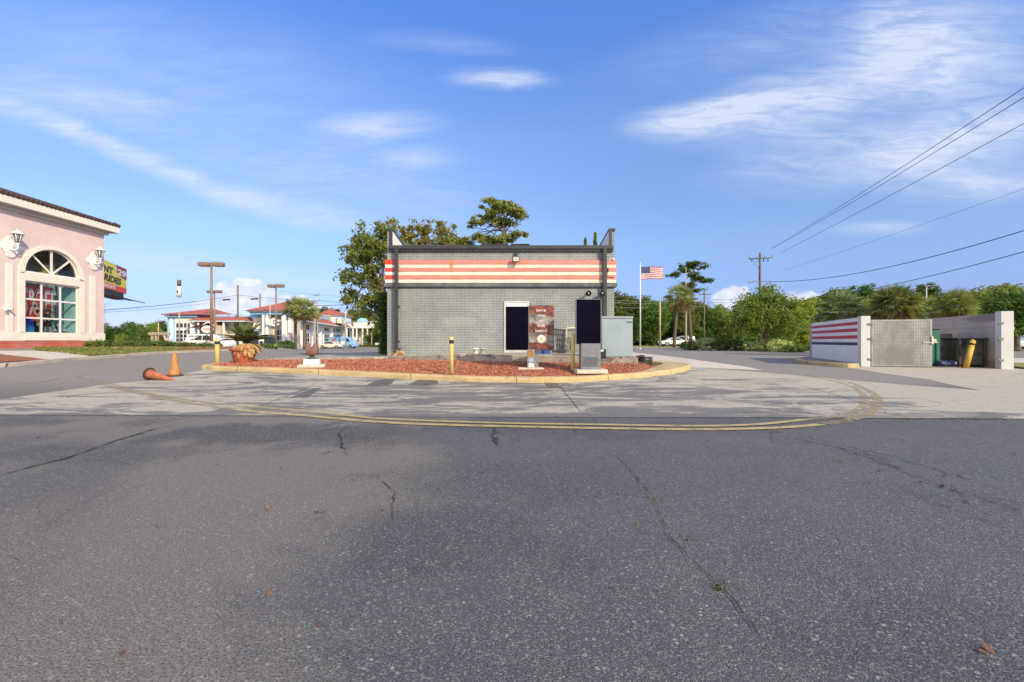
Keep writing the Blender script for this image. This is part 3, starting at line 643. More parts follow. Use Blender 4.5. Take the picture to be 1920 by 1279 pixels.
# gas pipe and meter on the wall
mb = MB(); mb.tube([(bl(1092), -.14, bzz(615)), (bl(1063), -.14, bzz(615)), (bl(1061.5), -.14, bzz(616.5)), (bl(1061.5), -.14, bzz(652))], .03, 8); gp = mb.build('gas_pipe', mat('pale_yellow_paint', (.66, .58, .30), .5, .1), rest)
mb = MB(); mb.rbox(bl(1056), bl(1066), -.30, -.06, bzz(657), bzz(644), .04, 2); mb.cyl((bl(1061), -.32, bzz(648)), (bl(1061), -.28, bzz(648)), .06); mb.build('gas_meter', M['steel_g'], rest)
mb = MB(); mb.tube([(bl(1057), -.1, bzz(634)), (bl(1068), -.1, bzz(634)), (bl(1069), -.1, bzz(640)), (bl(1069), -.1, bzz(656))], .02, 6); mb.build('conduit', M['darktrim'], rest)

# ================================================================== ON THE ISLAND
YEL = kerb_mat('bollard_yellow', (.84, .68, .22), .64)
def bollard(px, pyb, pyt, Y, label, rpx, strap=None):
    x, z, h, r = XX(px, Y), ZZ(pyb, Y) - .03, (pyb - pyt) * Y / F + .03, rpx * Y / F / 2
    t = thing('bollard', label, 'bollard', (x, Y, z), group='yellow steel bollards on the island')
    mb = MB(); mb.lathe([(r, 0), (r, h - r * .6), (r * .92, h - r * .3), (r * .6, h - .02), (.01, h)], 20); mb.build('post', YEL, t)
    if strap: mb = MB(); mb.lathe([(r + .004, h - strap - .10), (r + .006, h - strap - .09), (r + .006, h - strap), (r + .004, h - strap + .01)], 20); mb.build('strap', M['black'], t)
    return t
bollard(846.5, 697.5, 631.5, 12.35, 'yellow bollard in front of the blank brick wall', 7.6, .10)
bollard(1074, 692.5, 624, 12.7, 'chipped yellow bollard close beside the black menu screen', 7.6)
bollard(407.5, 685.5, 634.5, 16.1, 'yellow bollard on the kerb tip beside the terracotta planter', 7.8, .12)

# terracotta planter with a sago palm
px_, py_ = XX(457, 16.5), 16.5; pz = ZZ(683.5, 16.5)
pot = thing('planter_pot', 'large terracotta planter pot at the left end of the island', 'planter', (px_, py_, pz))
TER = mat('terracotta', (.36, .105, .045), .8, .2, 3, .2, 20, col2=(.24, .075, .04), t0=.5, t1=.65)
mb = MB(); mb.lathe([(.30, 0), (.33, .04), (.40, .44), (.42, .52), (.47, .54), (.475, .64), (.45, .655), (.41, .64), (.40, .56), (.05, .55)], 32); mb.build('pot_body', TER, pot)
mb = MB(); mb.lathe([(.405, .555), (.2, .60), (.01, .61)], 24); mb.build('soil', mat('soil', (.05, .035, .025), .95), pot)
def pinnate(mb, base, az, el0, el1, L, nleaf, leafl, droop, width=.012, n=10, twist=0):
    pts = []; p = Vector(base); dirh = Vector((math.cos(az), math.sin(az), 0))
    for i in range(n + 1):
        pts.append(p.copy()); t = i / n; el = el0 + (el1 - el0) * t
        p += (dirh * math.cos(el) + Vector((0, 0, 1)) * math.sin(el)) * L / n
    mb.tube(pts, .011, 4, .004); side = Vector((-math.sin(az), math.cos(az), 0))
    for k in range(nleaf):
        t = .12 + .88 * k / (nleaf - 1); i = min(n - 1, int(t * n)); f_ = t * n - i; c = pts[i].lerp(pts[i + 1], f_); d = (pts[i + 1] - pts[i]).normalized(); up = side.cross(d)
        l = leafl * math.sin(math.pi * (.15 + .8 * t)) ** .6
        for s in (-1, 1):
            tip = c + (side * s * .80 + d * .5 - up * 0 + Vector((0, 0, droop))).normalized() * l; w = d * width
            md = c.lerp(tip, .5) + Vector((0, 0, .02)); mb.add([c - w, c + w, md + w * .9, tip, md - w * .9], [(0, 1, 2, 3, 4)])
sago = thing('sago_palm', 'sago palm with green fronds above a skirt of dead tan fronds', 'palm', (px_ + .12, py_, pz + .60))
mb = MB(); mb.lathe([(.15, -.02), (.17, .1), (.14, .22), (.06, .28)], 14); mb.build('trunk', mat('sago_trunk', (.10, .06, .03), .95, .4, 20), sago)
mb = MB()
for k in range(40):
    a = k * 2.399 + random.uniform(-.2, .2); el = random.uniform(.35, 1.3); pinnate(mb, (0, 0, .24), a, el, el - random.uniform(.4, .8), random.uniform(.75, .98), 32, .18, .25, .011)
M['sago'] = leafmat('sago_green', (.12, .19, .045), (.20, .26, .07), (.26, .28, .09), 3, .35); mb.build('fronds', M['sago'], sago, fix=False)
mb = MB()
for k in range(84):
    a = k * 2.399; el = random.uniform(-.5, .35); pinnate(mb, (0, 0, .19), a, el, -random.uniform(1.1, 1.7), random.uniform(.42, .72), 26, .12, -.4, .012)
mb.build('dead_fronds', leafmat('dead_frond', (.50, .31, .15), (.38, .21, .09), (.62, .45, .28), 4, .25), sago, fix=False)

# rooster sculpture on its pedestal
sY = 14.7; sx_, sz = XX(585, sY), ZZ(688.5, sY); k = sY / F
st = thing('rooster_statue', 'small rusty brown rooster sculpture on a white stone pedestal in the mulch', 'statue', (sx_, sY, sz - .02), R(18))
mb = MB(); mb.rbox(-.42, .42, -.32, .32, 0, .12, .01, 1); mb.build('slab', M['conc_l'], st)
mb = MB(); mb.rbox(-.25, .25, -.19, .19, .12, .30, .012, 1); mb.build('pedestal', M['white'], st)
VERD = mat('verdigris', (.07, .105, .09), .6, .3, 10); RUST = mat('rusty_iron', (.15, .065, .05), .7, .35, 14, .4, 40, col2=(.26, .14, .11), t0=.48, t1=.6)
mb = MB(); mb.lathe([(.20, .30), (.20, .315), (.15, .33), (.09, .36), (.075, .42)], 18); mb.build('base', VERD, st)
def skin_blob(name, verts, edges, radii, m, parent, lv=2):
    me = bpy.data.meshes.new(name); me.from_pydata([tuple(v) for v in verts], edges, []); o = bpy.data.objects.new(name, me); COL.objects.link(o)
    sk = o.modifiers.new('s', 'SKIN'); sk.use_smooth_shade = True; o.modifiers.new('d', 'SUBSURF').levels = lv
    for v, r in zip(me.skin_vertices[0].data, radii): v.radius = (r, r) if not hasattr(r, '__len__') else r
    me.skin_vertices[0].data[0].use_root = True
    dg = bpy.context.evaluated_depsgraph_get(); dg.update(); me2 = bpy.data.meshes.new_from_object(o.evaluated_get(dg))
    bpy.data.objects.remove(o); bpy.data.meshes.remove(me); me2.materials.clear(); me2.materials.append(m); me2.name = name
    for p in me2.polygons: p.use_smooth = True
    return link(name, me2, parent)
body = skin_blob('body', [(0, 0, .50), (.05, 0, .55), (.11, 0, .64), (.115, 0, .73), (.10, 0, .80), (.145, 0, .80), (-.06, 0, .55), (-.11, 0, .62), (-.135, 0, .72), (-.115, 0, .80), (-.095, 0, .86), (0, 0, .42), (-.05, 0, .66), (-.155, 0, .64)],
     [(0, 1), (1, 2), (2, 3), (3, 4), (3, 5), (0, 6), (6, 7), (7, 8), (8, 9), (9, 10), (0, 11), (7, 12), (7, 13)], [.20, .19, .145, .095, .06, .02, .17, .125, .10, .08, .035, .10, .09, .06], RUST, st)
mb = MB(); mb.prism([(.065, .80), (.075, .855), (.09, .83), (.105, .865), (.12, .83), (.135, .845), (.14, .80)], -.012, .012); mb.prism([(.13, .775), (.15, .73), (.155, .775)], -.01, .01); mb.build('comb', RUST, body)
for s in (-1, 1):
    mb = MB()
    for i in range(4): mb.ball((-.03 - .018 * i, s * (.125 - .008 * i), .57 + .012 * i), .05, 1.25, .35, .55)
    mb.build('wing', RUST, body)

# pivoting twin menu board: black screen and poster
mY = 13.4; kk = mY / F; mz = ZZ(691, mY)
tb = thing('menu_board', 'twin menu board with a black screen and a fried chicken poster on a short pedestal', 'menu board', (XX(997, mY), mY, mz), R(-1.5))
lx = lambda p: (p - 997) * kk
lz = lambda p: ZZ(p, mY) - mz
mb = MB(); mb.rbox(-.42, .36, -.30, .30, -.08, .035, .01, 1); mb.build('base', M['conc_l'], tb)
mb = MB(); mb.rbox(lx(988.5), lx(1003), -.10, .10, .035, lz(655), .01, 1); mb.box(lx(989), lx(1010), .1, .14, .035, lz(655))
pd = mb.build('pedestal', mat('brushed_plate', (.36, .35, .33), .35, .15, 5, metal=.6), tb)
mb = MB(); mb.box(lx(989.3), lx(1001), -.105, -.101, lz(669), lz(657)); mb.build('rust_panel', mat('rusty_sheet', (.34, .17, .05), .7, .35, 9), pd)
mb = MB(); mb.lathe([(.075, 0), (.075, .003)], 20); T = Matrix.Translation((lx(996), -.103, lz(675))) @ UPRIGHT; mb.v = [tuple(T @ Vector(v)) for v in mb.v]; mb.build('round_sticker', mat('pale_blue_sticker', (.36, .46, .56), .5), pd)
mb = MB(); mb.box(lx(991), lx(1001), -.106, -.101, lz(688), lz(681)); mb.build('notice_plate', M['offwhite'], pd)
mb = MB(); mb.rbox(lx(948.6), lx(991.2), -.085, .06, lz(656.5), lz(575), .008, 1); bs = mb.build('screen_case', M['black'], tb)
SCR = mat('black_screen', (.004, .0035, .008), .07, .2, spec=.30); mb = MB(); mb.box(lx(949.6), lx(990.2), -.089, -.0855, lz(655.5), lz(576)); mb.build('screen', SCR, bs)
for m_ in (SCR, M['darkglass']):
    for n_ in m_.node_tree.nodes:
        if n_.type == 'BSDF_PRINCIPLED': n_.inputs['Specular Tint'].default_value = (.11, .085, .24, 1)
def poster_mat():
    m, N, b, _ = new_mat('fried_chicken_print'); tc = N.n('ShaderNodeTexCoord').outputs['Object']
    ang = N.mapping(tc, rot=(0, R(-7), 0)); sp = N.n('ShaderNodeSeparateXYZ', i_0=ang)
    wv = N.math('ADD', N.math('MULTIPLY_ADD', sp.outputs[2], 10.7, -1.0), N.math('MULTIPLY', N.noise(tc, 4, 4), 3.2)); band = N.math('SINE', wv)
    v = N.n('ShaderNodeTexVoronoi', i_Vector=tc, i_Scale=15.0); q = N.n('ShaderNodeSeparateColor', i_0=v.outputs['Color'])
    ck = N.mix(q.outputs[0], (.11, .030, .018), (.34, .085, .035)); ck = N.mix(N.smooth(N.noise(tc, 60, 3), .5, .7, 0, .5), ck, (.50, .24, .15)); ck = N.mix(N.smooth(v.outputs['Distance'], .35, .7, 0, .8), ck, (.05, .02, .015))
    tray = N.mix(N.smooth(N.noise(tc, 4, 2), .35, .65), (.10, .09, .075), (.34, .31, .27)); N.put(b.inputs['Base Color'], N.mix(N.smooth(band, -.35, .25), tray, ck)); b.inputs['Roughness'].default_value = .4; return m
mb = MB(); mb.rbox(lx(991.6), lx(1038.6), -.085, .06, lz(656.5), lz(573), .008, 1); ps = mb.build('poster_case', M['steel_g'], tb)
mb = MB(); mb.box(lx(992.2), lx(1038.0), -.089, -.0855, lz(656), lz(573.6)); mb.build('poster', poster_mat(), ps)
mb = MB()
for txt, yy_, s_ in (("DON'T BE", 583, .085), ('CHICKEN', 592.3, .075), ('LAST!', 601.8, .075), ('WE ARE', 611.5, .085), ('WORTH IT!', 621, .09)):
    text_mb(txt, s_, Matrix.Translation((lx(1014.5), -.091, lz(yy_))) @ UPRIGHT, .0012, .80, .0015).build('poster_lettering', M['white'], ps)
def disc(mb, x, y, z, r, th=.003, n=28):
    T = Matrix.Translation((x, y, z)) @ UPRIGHT; o = len(mb.v); mb.lathe([(r, 0), (r, th)], n); mb.v[o:] = [tuple(T @ Vector(v)) for v in mb.v[o:]]
cx1, cz1 = lx(1014.8), lz(635.8)
mb = MB(); disc(mb, cx1, -.0895, cz1, .135); em = mb.build('round_emblem', mat('emblem_pink', (.75, .60, .55), .5, .04), ps)
mb = MB(); disc(mb, cx1, -.0926, cz1, .10); mb.build('emblem_centre', M['offwhite'], em)
mb = MB(); mb.prism([(cx1 - .035, cz1 + .015), (cx1 - .005, cz1 - .008), (cx1 + .03, cz1 + .012), (cx1 + .012, cz1 + .03), (cx1 - .01, cz1 + .02)], -.0975, -.0957); mb.box(cx1 - .004, cx1 + .004, -.0975, -.0957, cz1 + .04, cz1 + .075); mb.build('emblem_bird', M['darktrim'], em)
mb = MB(); mb.prism([(cx1 - .075, cz1 - .045), (cx1 + .075, cz1 - .045), (cx1 + .085, cz1 - .018), (cx1, cz1 - .006), (cx1 - .085, cz1 - .018)], -.0975, -.0957); mb.build('emblem_band', mat('emblem_yellow', (.62, .52, .12), .5), em)
mb = MB()
for i in range(9):
    a = R(200 + 17.5 * i); T = Matrix.Translation((cx1 + .118 * math.cos(a), -.094, cz1 + .118 * math.sin(a))) @ Matrix.Rotation(-a + R(90), 4, 'Y'); mb.box(-.006, .006, -.001, .001, -.010, .010, T)
mb.build('emblem_marks', M['darktrim'], em)
mb = MB(); mb.rbox(lx(1038.8), lx(1041.5), -.07, .05, lz(657), lz(630), .006, 1); mb.build('side_box', M['offwhite'], tb)

# single black menu screen on a grey pedestal
nY = 12.5; kn = nY / F; nz = ZZ(693.5, nY)
tb2 = thing('menu_screen', 'tall black menu screen on a wide grey pedestal', 'menu board', (XX(1105, nY), nY, nz), R(3))
lx = lambda p: (p - 1105) * kn
lz = lambda p: ZZ(p, nY) - nz
mb = MB(); mb.rbox(-.42, .48, -.26, .36, -.10, .02, .01, 1); mb.build('base', M['conc_l'], tb2)
mb = MB(); mb.rbox(lx(1087.5), lx(1124.5), -.14, .16, .02, lz(644), .008, 1); pd = mb.build('pedestal', M['steel_g'], tb2)
mb = MB()
for i in range(16): z = .10 + i * .018; mb.box(lx(1090), lx(1119), -.146, -.141, z, z + .009)
mb.build('vent_grille', mat('grille_grey', (.11, .11, .115), .5), pd)
mb = MB(); mb.rbox(lx(1079), lx(1126), -.10, .10, lz(645.5), lz(561.5), .008, 1); cs = mb.build('screen_case', mat('light_grey_case', (.42, .43, .44), .4, .06), tb2)
mb = MB(); mb.box(lx(1079.3), lx(1125.2), -.106, -.101, lz(645), lz(562)); mb.build('screen', SCR, cs)

# utility cabinet
cY = 13.95; cz0 = .62; c0, c1 = XX(1128.5, cY), XX(1186.5, cY)
cb = thing('utility_cabinet', 'large pale grey metal utility cabinet on the concrete pad', 'cabinet', ((c0 + c1) / 2, cY, cz0))
CAB = mat('pale_grey_enamel', (.29, .36, .40), .5, .07, 1.5, col2=(.24, .30, .33), t0=.56, t1=.72); hw = (c1 - c0) / 2
mb = MB(); mb.rbox(-hw, hw, 0, .95, 0.02, 1.27, .012, 1); mb.box(-hw + .04, hw - .04, .02, .9, -.01, .02); bo = mb.build('body', CAB, cb)
mb = MB(); mb.rbox(-hw - .01, hw + .015, -.02, .97, 1.27, 1.335, .015, 1); mb.build('lid', CAB, cb)
mb = MB(); mb.rbox(hw - .20, hw - .01, -.015, .0, 1.135, 1.165, .004, 1); mb.build('latch', M['darktrim'], cb)
mb = MB(); mb.box(-hw - .004, hw + .004, -.004, .0, 1.255, 1.268); mb.build('seam', M['steel_g'], bo)

# small things on and around the pad
WP = mat('white_plastic', (.80, .78, .73), .6, .1, 4, col2=(.42, .40, .36), t0=.55, t1=.7)
def flowerpot(px, lab, s=1.0, m=WP):
    Y = 16.3; t = thing('flower_pot', lab, 'flower pot', (XX(px, Y), Y, .655 + .01))
    mb = MB(); mb.lathe([(.075 * s, 0), (.08 * s, .01), (.115 * s, .17 * s), (.128 * s, .175 * s), (.13 * s, .215 * s), (.118 * s, .22 * s), (.105 * s, .18 * s), (.02, .16 * s)], 24); mb.build('pot_body', m, t); 
    mb = MB(); mb.lathe([(.106 * s, .185 * s), (.01, .19 * s)], 20); mb.build('soil', mat('dry_soil', (.09, .07, .05), .95), t)
flowerpot(892, 'white flower pot on the pad, the one farther from the door', 1.0)
flowerpot(905.5, 'duller grey white flower pot on the pad, the one nearer the door', 1.02, mat('grey_plastic', (.46, .44, .40), .6, .12, 4, col2=(.30, .28, .25), t0=.5, t1=.7))
BLU = mat('blue_plastic', (.03, .09, .36), .45, .15)
def crate(name, lab, x, y, z, w, d, h, m, rz=0, cat='crate', group=None):
    t = thing(name, lab, cat, (x, y, z), rz, group); mb = MB(); tk = .012
    for zz0, zz1 in ((0, .05), (h * .42, h * .55), (h - .045, h)):
        mb.box(-w / 2, w / 2, -d / 2, -d / 2 + tk, zz0, zz1); mb.box(-w / 2, w / 2, d / 2 - tk, d / 2, zz0, zz1)
        mb.box(-w / 2, -w / 2 + tk, -d / 2 + tk, d / 2 - tk, zz0, zz1); mb.box(w / 2 - tk, w / 2, -d / 2 + tk, d / 2 - tk, zz0, zz1)
    nn = 7
    for i in range(nn):
        x_ = -w / 2 + tk + .003 + (w - 2 * tk - .02) * i / (nn - 1); mb.box(x_, x_ + .015, -d / 2 + .002, -d / 2 + tk - .002, .05, h - .045); mb.box(x_, x_ + .015, d / 2 - tk + .002, d / 2 - .002, .05, h - .045)
    for i in range(nn):
        y_ = -d / 2 + tk + .003 + (d - 2 * tk - .02) * i / (nn - 1); mb.box(-w / 2 + .002, -w / 2 + tk - .002, y_, y_ + .015, .05, h - .045); mb.box(w / 2 - tk + .002, w / 2 - .002, y_, y_ + .015, .05, h - .045)
    mb.box(-w / 2 + tk, w / 2 - tk, -d / 2 + tk, d / 2 - tk, .01, .02); mb.build('basket', m, t)
    mb = MB(); mb.rbox(-w / 2 - .006, w / 2 + .006, -d / 2 - .006, -d / 2 - .001, h - .05, h - .004, .002, 1); mb.build('rim', m, t); return t
crate('plastic_crate', 'blue plastic crate behind the poster, left of its twin', XX(1012, 16.6), 16.6, .66, .26, .30, .22, BLU, .05)
crate('plastic_crate', 'blue plastic crate beside the leaning black pallet', XX(1025.5, 16.5), 16.5, .655, .26, .30, .21, BLU, -.06)
cr = crate('milk_crate', 'black milk crate standing upright on the soil right of the cabinet', XX(1212, 14.6), 14.6, .335, .30, .30, .27, M['black'], .1)
c2_ = crate('milk_crate', 'black milk crate tipped against the end of the concrete pad', XX(1201.5, 14.85), 14.85, .46, .22, .26, .18, M['black'], .0); c2_.rotation_euler = (0, R(-12), .15)
# leaning pallet
pl = thing('plastic_pallet', 'black slatted plastic pallet leaning upright against the wall', 'pallet', (XX(1046, 17.3), 17.3, .66)); pl.rotation_euler = (R(-9), R(4), 0)
mb = MB()
for i in range(6): mb.box(-.24 + i * .088, -.24 + i * .088 + .058, 0, .03, 0.03, 1.0)
deck = mb.build('deck', M['black'], pl); mb = MB()
for z in (.05, .30, .52, .74, .95): mb.box(-.24, .26, -.025, -.001, z, z + .05)
for i in range(6): mb.box(-.235 + i * .088, -.235 + i * .088 + .03, -.06, .06, 0, .03)
mb.build('cross_bar', M['black'], pl)
bxo = thing('battery_box', 'small black box with a white label in front of the cabinet', 'box', (XX(1129.5, 13.55), 13.55, .62))
mb = MB(); mb.rbox(-.09, .10, -.09, .09, 0, .27, .015, 1); bb = mb.build('case', M['black'], bxo); mb = MB(); mb.box(-.08, .02, -.094, -.0905, .2, .255); mb.build('paper_label', M['white'], bb)
mb = MB()
for k in range(26):
    x = random.uniform(2.9, 3.95); y = 13.85 + random.uniform(-.08, .06); mb.ball((x, y, .635), random.uniform(.015, .045), 1.5, 1, .5, 7, 5)
tag(mb.build('rubble', mat('rubble_grey', (.22, .20, .18), .9, .4)), kind='stuff')

# traffic cones
ORG = mat('sun_bleached_orange', (.42, .19, .05), .7, .2, 4, col2=(.36, .20, .10), t0=.5, t1=.68); ORG2 = mat('dirty_orange', (.40, .12, .055), .7, .25, 5, col2=(.30, .12, .07), t0=.5, t1=.65)
def cone(lab, loc, m, rot=None, h=.72):
    t = thing('traffic_cone', lab, 'traffic cone', loc); mb = MB(); mb.lathe([(.175, .03), (.155, .10), (.045, h - .03), (.035, h), (.02, h)], 24); mb.build('cone_body', m, t)
    mb = MB(); n = 8; pr = [(.235 if i % 2 == 0 else .235) for i in range(8)]
    mb.prism([(.235 * math.cos(2 * math.pi * (i + .5) / 8), .235 * math.sin(2 * math.pi * (i + .5) / 8)) for i in range(8)], 0, .035, plane='xy'); mb.build('base', mat('cone_base', (.07, .04, .025), .8, .3), t)
    if rot: t.rotation_euler = rot
    return t
p = P(327.5, 705.5); cone('faded orange traffic cone standing upright', (p.x, p.y, p.z + .006), ORG)
p = P(279, 713.0); fc_ = cone('dirty orange traffic cone lying on its side', (p.x, p.y, p.z + .185), ORG2, (0, R(93.5 + 8), R(-10)), .92); fc_.scale = (.80, .80, .92)
# ================================================================== PINK STORE
M['pink'] = mat('pink_stucco', (.72, .56, .525), .85, .05, .7, .35, 45, col2=(.64, .47, .42), t0=.58, t1=.8); M['cream'] = mat('cream_stucco', (.80, .74, .64), .85, .05, 1.5, .1, 60)
M['redbase'] = brick_mat('red_painted_block', (.50, .10, .06), (.55, .13, .08), (.38, .07, .05), .6, .2)
M['tile'] = mat('dark_clay_tile', (.085, .042, .038), .7, .45, 5, col2=(.07, .05, .05), t0=.45, t1=.6)
store = thing('pink_store', 'pink stucco beachwear store with cream trim, arched window and dark tiled roof edge', 'building', (-30, 31.37, .6))
SX = -30.0
def SY(px): return 800 * 30 / (960 - px)
def SZ(px, py): return CAMZ + (CY - py) / F * SY(px)
wc, wh = 27.9, 1.665; zsill, zlt, zsp = 1.49, 4.90, 5.43
yA, yB = 8.0, 31.37; zb_, zt_ = 1.70, 9.25
def arch(c, r, zs, n=24): return [(c + r * math.cos(math.pi * i / n), zs + r * math.sin(math.pi * i / n)) for i in range(n + 1)]
mb = MB()                                            # front wall with the window opening left out
def wallrect(y0, y1, z0, z1, x0=SX - .3, x1=SX): mb.box(x0, x1, y0, y1, z0, z1)
wallrect(yA, wc - wh, .3, zt_); wallrect(wc + wh, yB, .3, zt_); wallrect(wc - wh, wc + wh, .3, zsill); wallrect(wc - wh, wc + wh, zlt, zsp)
ar = arch(wc, wh, zsp)
for a, b in zip(ar[:-1], ar[1:]): mb.add([(x, y, z) for x in (SX - .3, SX) for (y, z) in (a, b, (b[0], zt_), (a[0], zt_))], [(0, 1, 2, 3), (4, 7, 6, 5), (0, 4, 5, 1), (2, 6, 7, 3)])
mb.box(SX - 16, SX - .3, yB - .3, yB, .3, zt_); mb.box(SX - 16, SX - 15.7, yA, yB - .3, .3, zt_)
swall = wb(mb, 'wall', M['pink'], store)
mb = MB(); mb.box(SX, SX + .05, yA, yB + .05, 1.17, 1.70); mb.box(SX - 14, SX, yB, yB + .05, 1.17, 1.70); wb(mb, 'base_band', M['cream'], store)
mb = MB(); mb.box(SX, SX + .03, yA, yB, .2, 1.168); wb(mb, 'brick_base', M['redbase'], store)
for a, b in ((11, 23), (168, 178)):
    mb = MB(); mb.box(SX, SX + .06, SY(a), SY(b), 1.70, 5.8); wb(mb, 'pilaster', M['cream'], store)
for a, b in ((17.5, 18.0), (13.5, 14)): mb = MB(); mb.box(SX, SX + .06, a, b, 1.7, 5.8); wb(mb, 'pilaster', M['cream'], store)
# window surround, frame and glass
mb = MB(); ro = wh + .33; o_ = arch(wc, ro, zsp - .12); i_ = arch(wc, wh, zsp)
for k_ in range(24): mb.add([(x, y, z) for x in (SX, SX + .08) for (y, z) in (i_[k_], i_[k_ + 1], o_[k_ + 1], o_[k_])], [(0, 1, 2, 3), (4, 7, 6, 5), (0, 4, 5, 1), (2, 6, 7, 3)])
for s in (-1, 1):
    y0, y1 = sorted((wc + s * wh, wc + s * ro)); mb.box(SX, SX + .08, y0, y1, 1.70, zsp - .12)
mb.box(SX, SX + .08, wc - wh, wc + wh, 1.19, zsill); mb.box(SX, SX + .08, wc - wh, wc + wh, zlt, zsp - .02)
win = wb(mb, 'window', M['cream'], store)
mb = MB(); xf0, xf1 = SX - .16, SX - .10; e_ = .05
for y in (wc - wh + e_, SY(81), SY(116), wc + wh - e_): mb.box(xf0, xf1, y - e_, y + e_, zsill, zlt)
for z in (zsill + e_, 2.6, 3.77, zlt - e_): mb.box(xf0 + .003, xf1 + .003, wc - wh, wc + wh, z - e_, z + e_)
mb.box(xf0, xf1, wc - .06, wc + .06, zsp, zsp + wh); mb.box(xf0 + .004, xf1 + .004, wc - wh, wc + wh, zsp, zsp + .08)
for s in (-1, 1):
    T = Matrix.Translation((0, wc, zsp + .05)) @ Matrix.Rotation(R(-s * 46), 4, 'X'); mb.box(xf0 + .002, xf1 + .002, -.05, .05, 0, wh - .03, T)
for k_ in range(24):
    a1, a2 = arch(wc, wh - .08, zsp)[k_], arch(wc, wh - .08, zsp)[k_ + 1]; mb.add([(x, y, z) for x in (xf0 - .004, xf1 - .004) for (y, z) in (a1, a2, i_[k_ + 1], i_[k_])], [(0, 1, 2, 3), (4, 7, 6, 5), (0, 4, 5, 1), (2, 6, 7, 3)])
wb(mb, 'window_frame', M['white'], win)
mb = MB(); gx_ = SX - .13
mb.add([(gx_, wc - wh, zsill), (gx_, wc + wh, zsill), (gx_, wc + wh, zlt), (gx_, wc - wh, zlt)], [(0, 1, 2, 3)]); wb(mb, 'window_pane', glass_mat('shop_glass', refl=.03, see=.99), win, False)
mb = MB(); mb.add([(gx_, y, z) for y, z in ar], [tuple(range(25))]); wb(mb, 'fanlight_pane', glass_mat('dim_glass', (.8, .85, .82), .04, see=.95), win, False)
# shop interior seen through the glass
TEAL = mat('teal_panel', (.46, .80, .82), .6, .1, 2)
mb = MB(); mb.box(SX - 3.2, SX - .3, wc - wh - 1.2, wc + wh + .8, 1.2, 1.46); mb.box(SX - 3.3, SX - 3.2, wc - wh - 1.2, wc + wh + 1, 1.2, zt_ - .5)
mb.box(SX - 3.2, SX - .3, wc - wh - 1.4, wc - wh - 1.2, 1.2, zt_ - .5); wb(mb, 'display_box', mat('shop_interior', (.75, .76, .74), .8, .2), store)
mb = MB(); mb.box(SX - 3.2, SX - .301, wc + wh - .15, wc + wh + .25, 1.46, 4.95); mb.box(SX - 1.5, SX - 1.45, wc + .75, wc + wh - .15, 1.46, 4.95); wb(mb, 'display_panel', TEAL, store)
mb = MB(); mb.tube([(SX - .9, wc + 1.02, 1.46), (SX - .9, wc + 1.02, 4.95)], .05, 8); wb(mb, 'display_post', M['steel_g'], store)
# ornate lamps
def wall_lantern(yc, zc):
    mb = MB()
    for dy, dz, r in ((0, .42, .26), (0, -.36, .28), (-.33, .02, .24), (.33, .02, .24), (0, 0, .38), (-.2, .26, .18), (.2, .26, .18), (-.2, -.2, .18), (.2, -.2, .18)):
        T = Matrix.Translation((SX, yc + dy, zc + dz)) @ Matrix.Rotation(R(90), 4, 'Y'); o = len(mb.v); mb.lathe([(r, 0), (r, .05), (r * .9, .08 + .012 * len(mb.v) / 300)], 20); mb.v[o:] = [tuple(T @ Vector(v)) for v in mb.v[o:]]
    pq = wb(mb, 'lamp_plaque', M['white'], store)
    mb = MB(); mb.rbox(SX + .08, SX + .15, yc - .12, yc + .12, zc - .2, zc + .2, .03); mb.tube([(SX + .1, yc, zc - .12), (SX + .3, yc, zc - .2), (SX + .48, yc, zc - .05), (SX + .45, yc, zc + .12)], .045, 8); mb.tube([(SX + .1, yc, zc + .1), (SX + .3, yc, zc + .05), (SX + .45, yc, zc + .1)], .03, 6)
    mb.lathe([(.05, 0), (.10, .05), (.11, .12)], 8, (SX + .45, yc, zc + .12))
    wb(mb, 'lamp_arm', M['white'], pq)
    mb = MB(); lz0 = zc + .26
    for i in range(6):
        a = math.pi * i / 3; mb.cyl((SX + .45 + .09 * math.cos(a), yc + .09 * math.sin(a), lz0 - .03), (SX + .45 + .23 * math.cos(a), yc + .23 * math.sin(a), lz0 + .52), .018, n=6)
    mb.lathe([(.30, .52), (.27, .58), (.12, .70), (.05, .74), (.04, .80), (.01, .84)], 12, (SX + .45, yc, lz0)); wb(mb, 'lantern_cage', M['white'], pq)
    mb = MB(); mb.lathe([(.08, 0), (.21, .51)], 6, (SX + .45, yc, lz0)); wb(mb, 'lantern_glass', glass_mat('lantern_glass', (.8, .8, .8), .1), pq)
wall_lantern(25.5, 6.75); wall_lantern(30.62, 6.85)
mb = MB(); mb.cyl((SX, 25.2, 3.1), (SX + .1, 25.2, 3.1), .08); mb.cyl((SX + .1, 25.2, 3.1), (SX + .35, 25.35, 3.02), .07); mb.cyl((SX + .1, 25.2, 3.1), (SX + .33, 25.0, 3.0), .07); wb(mb, 'security_light', M['white'], store)
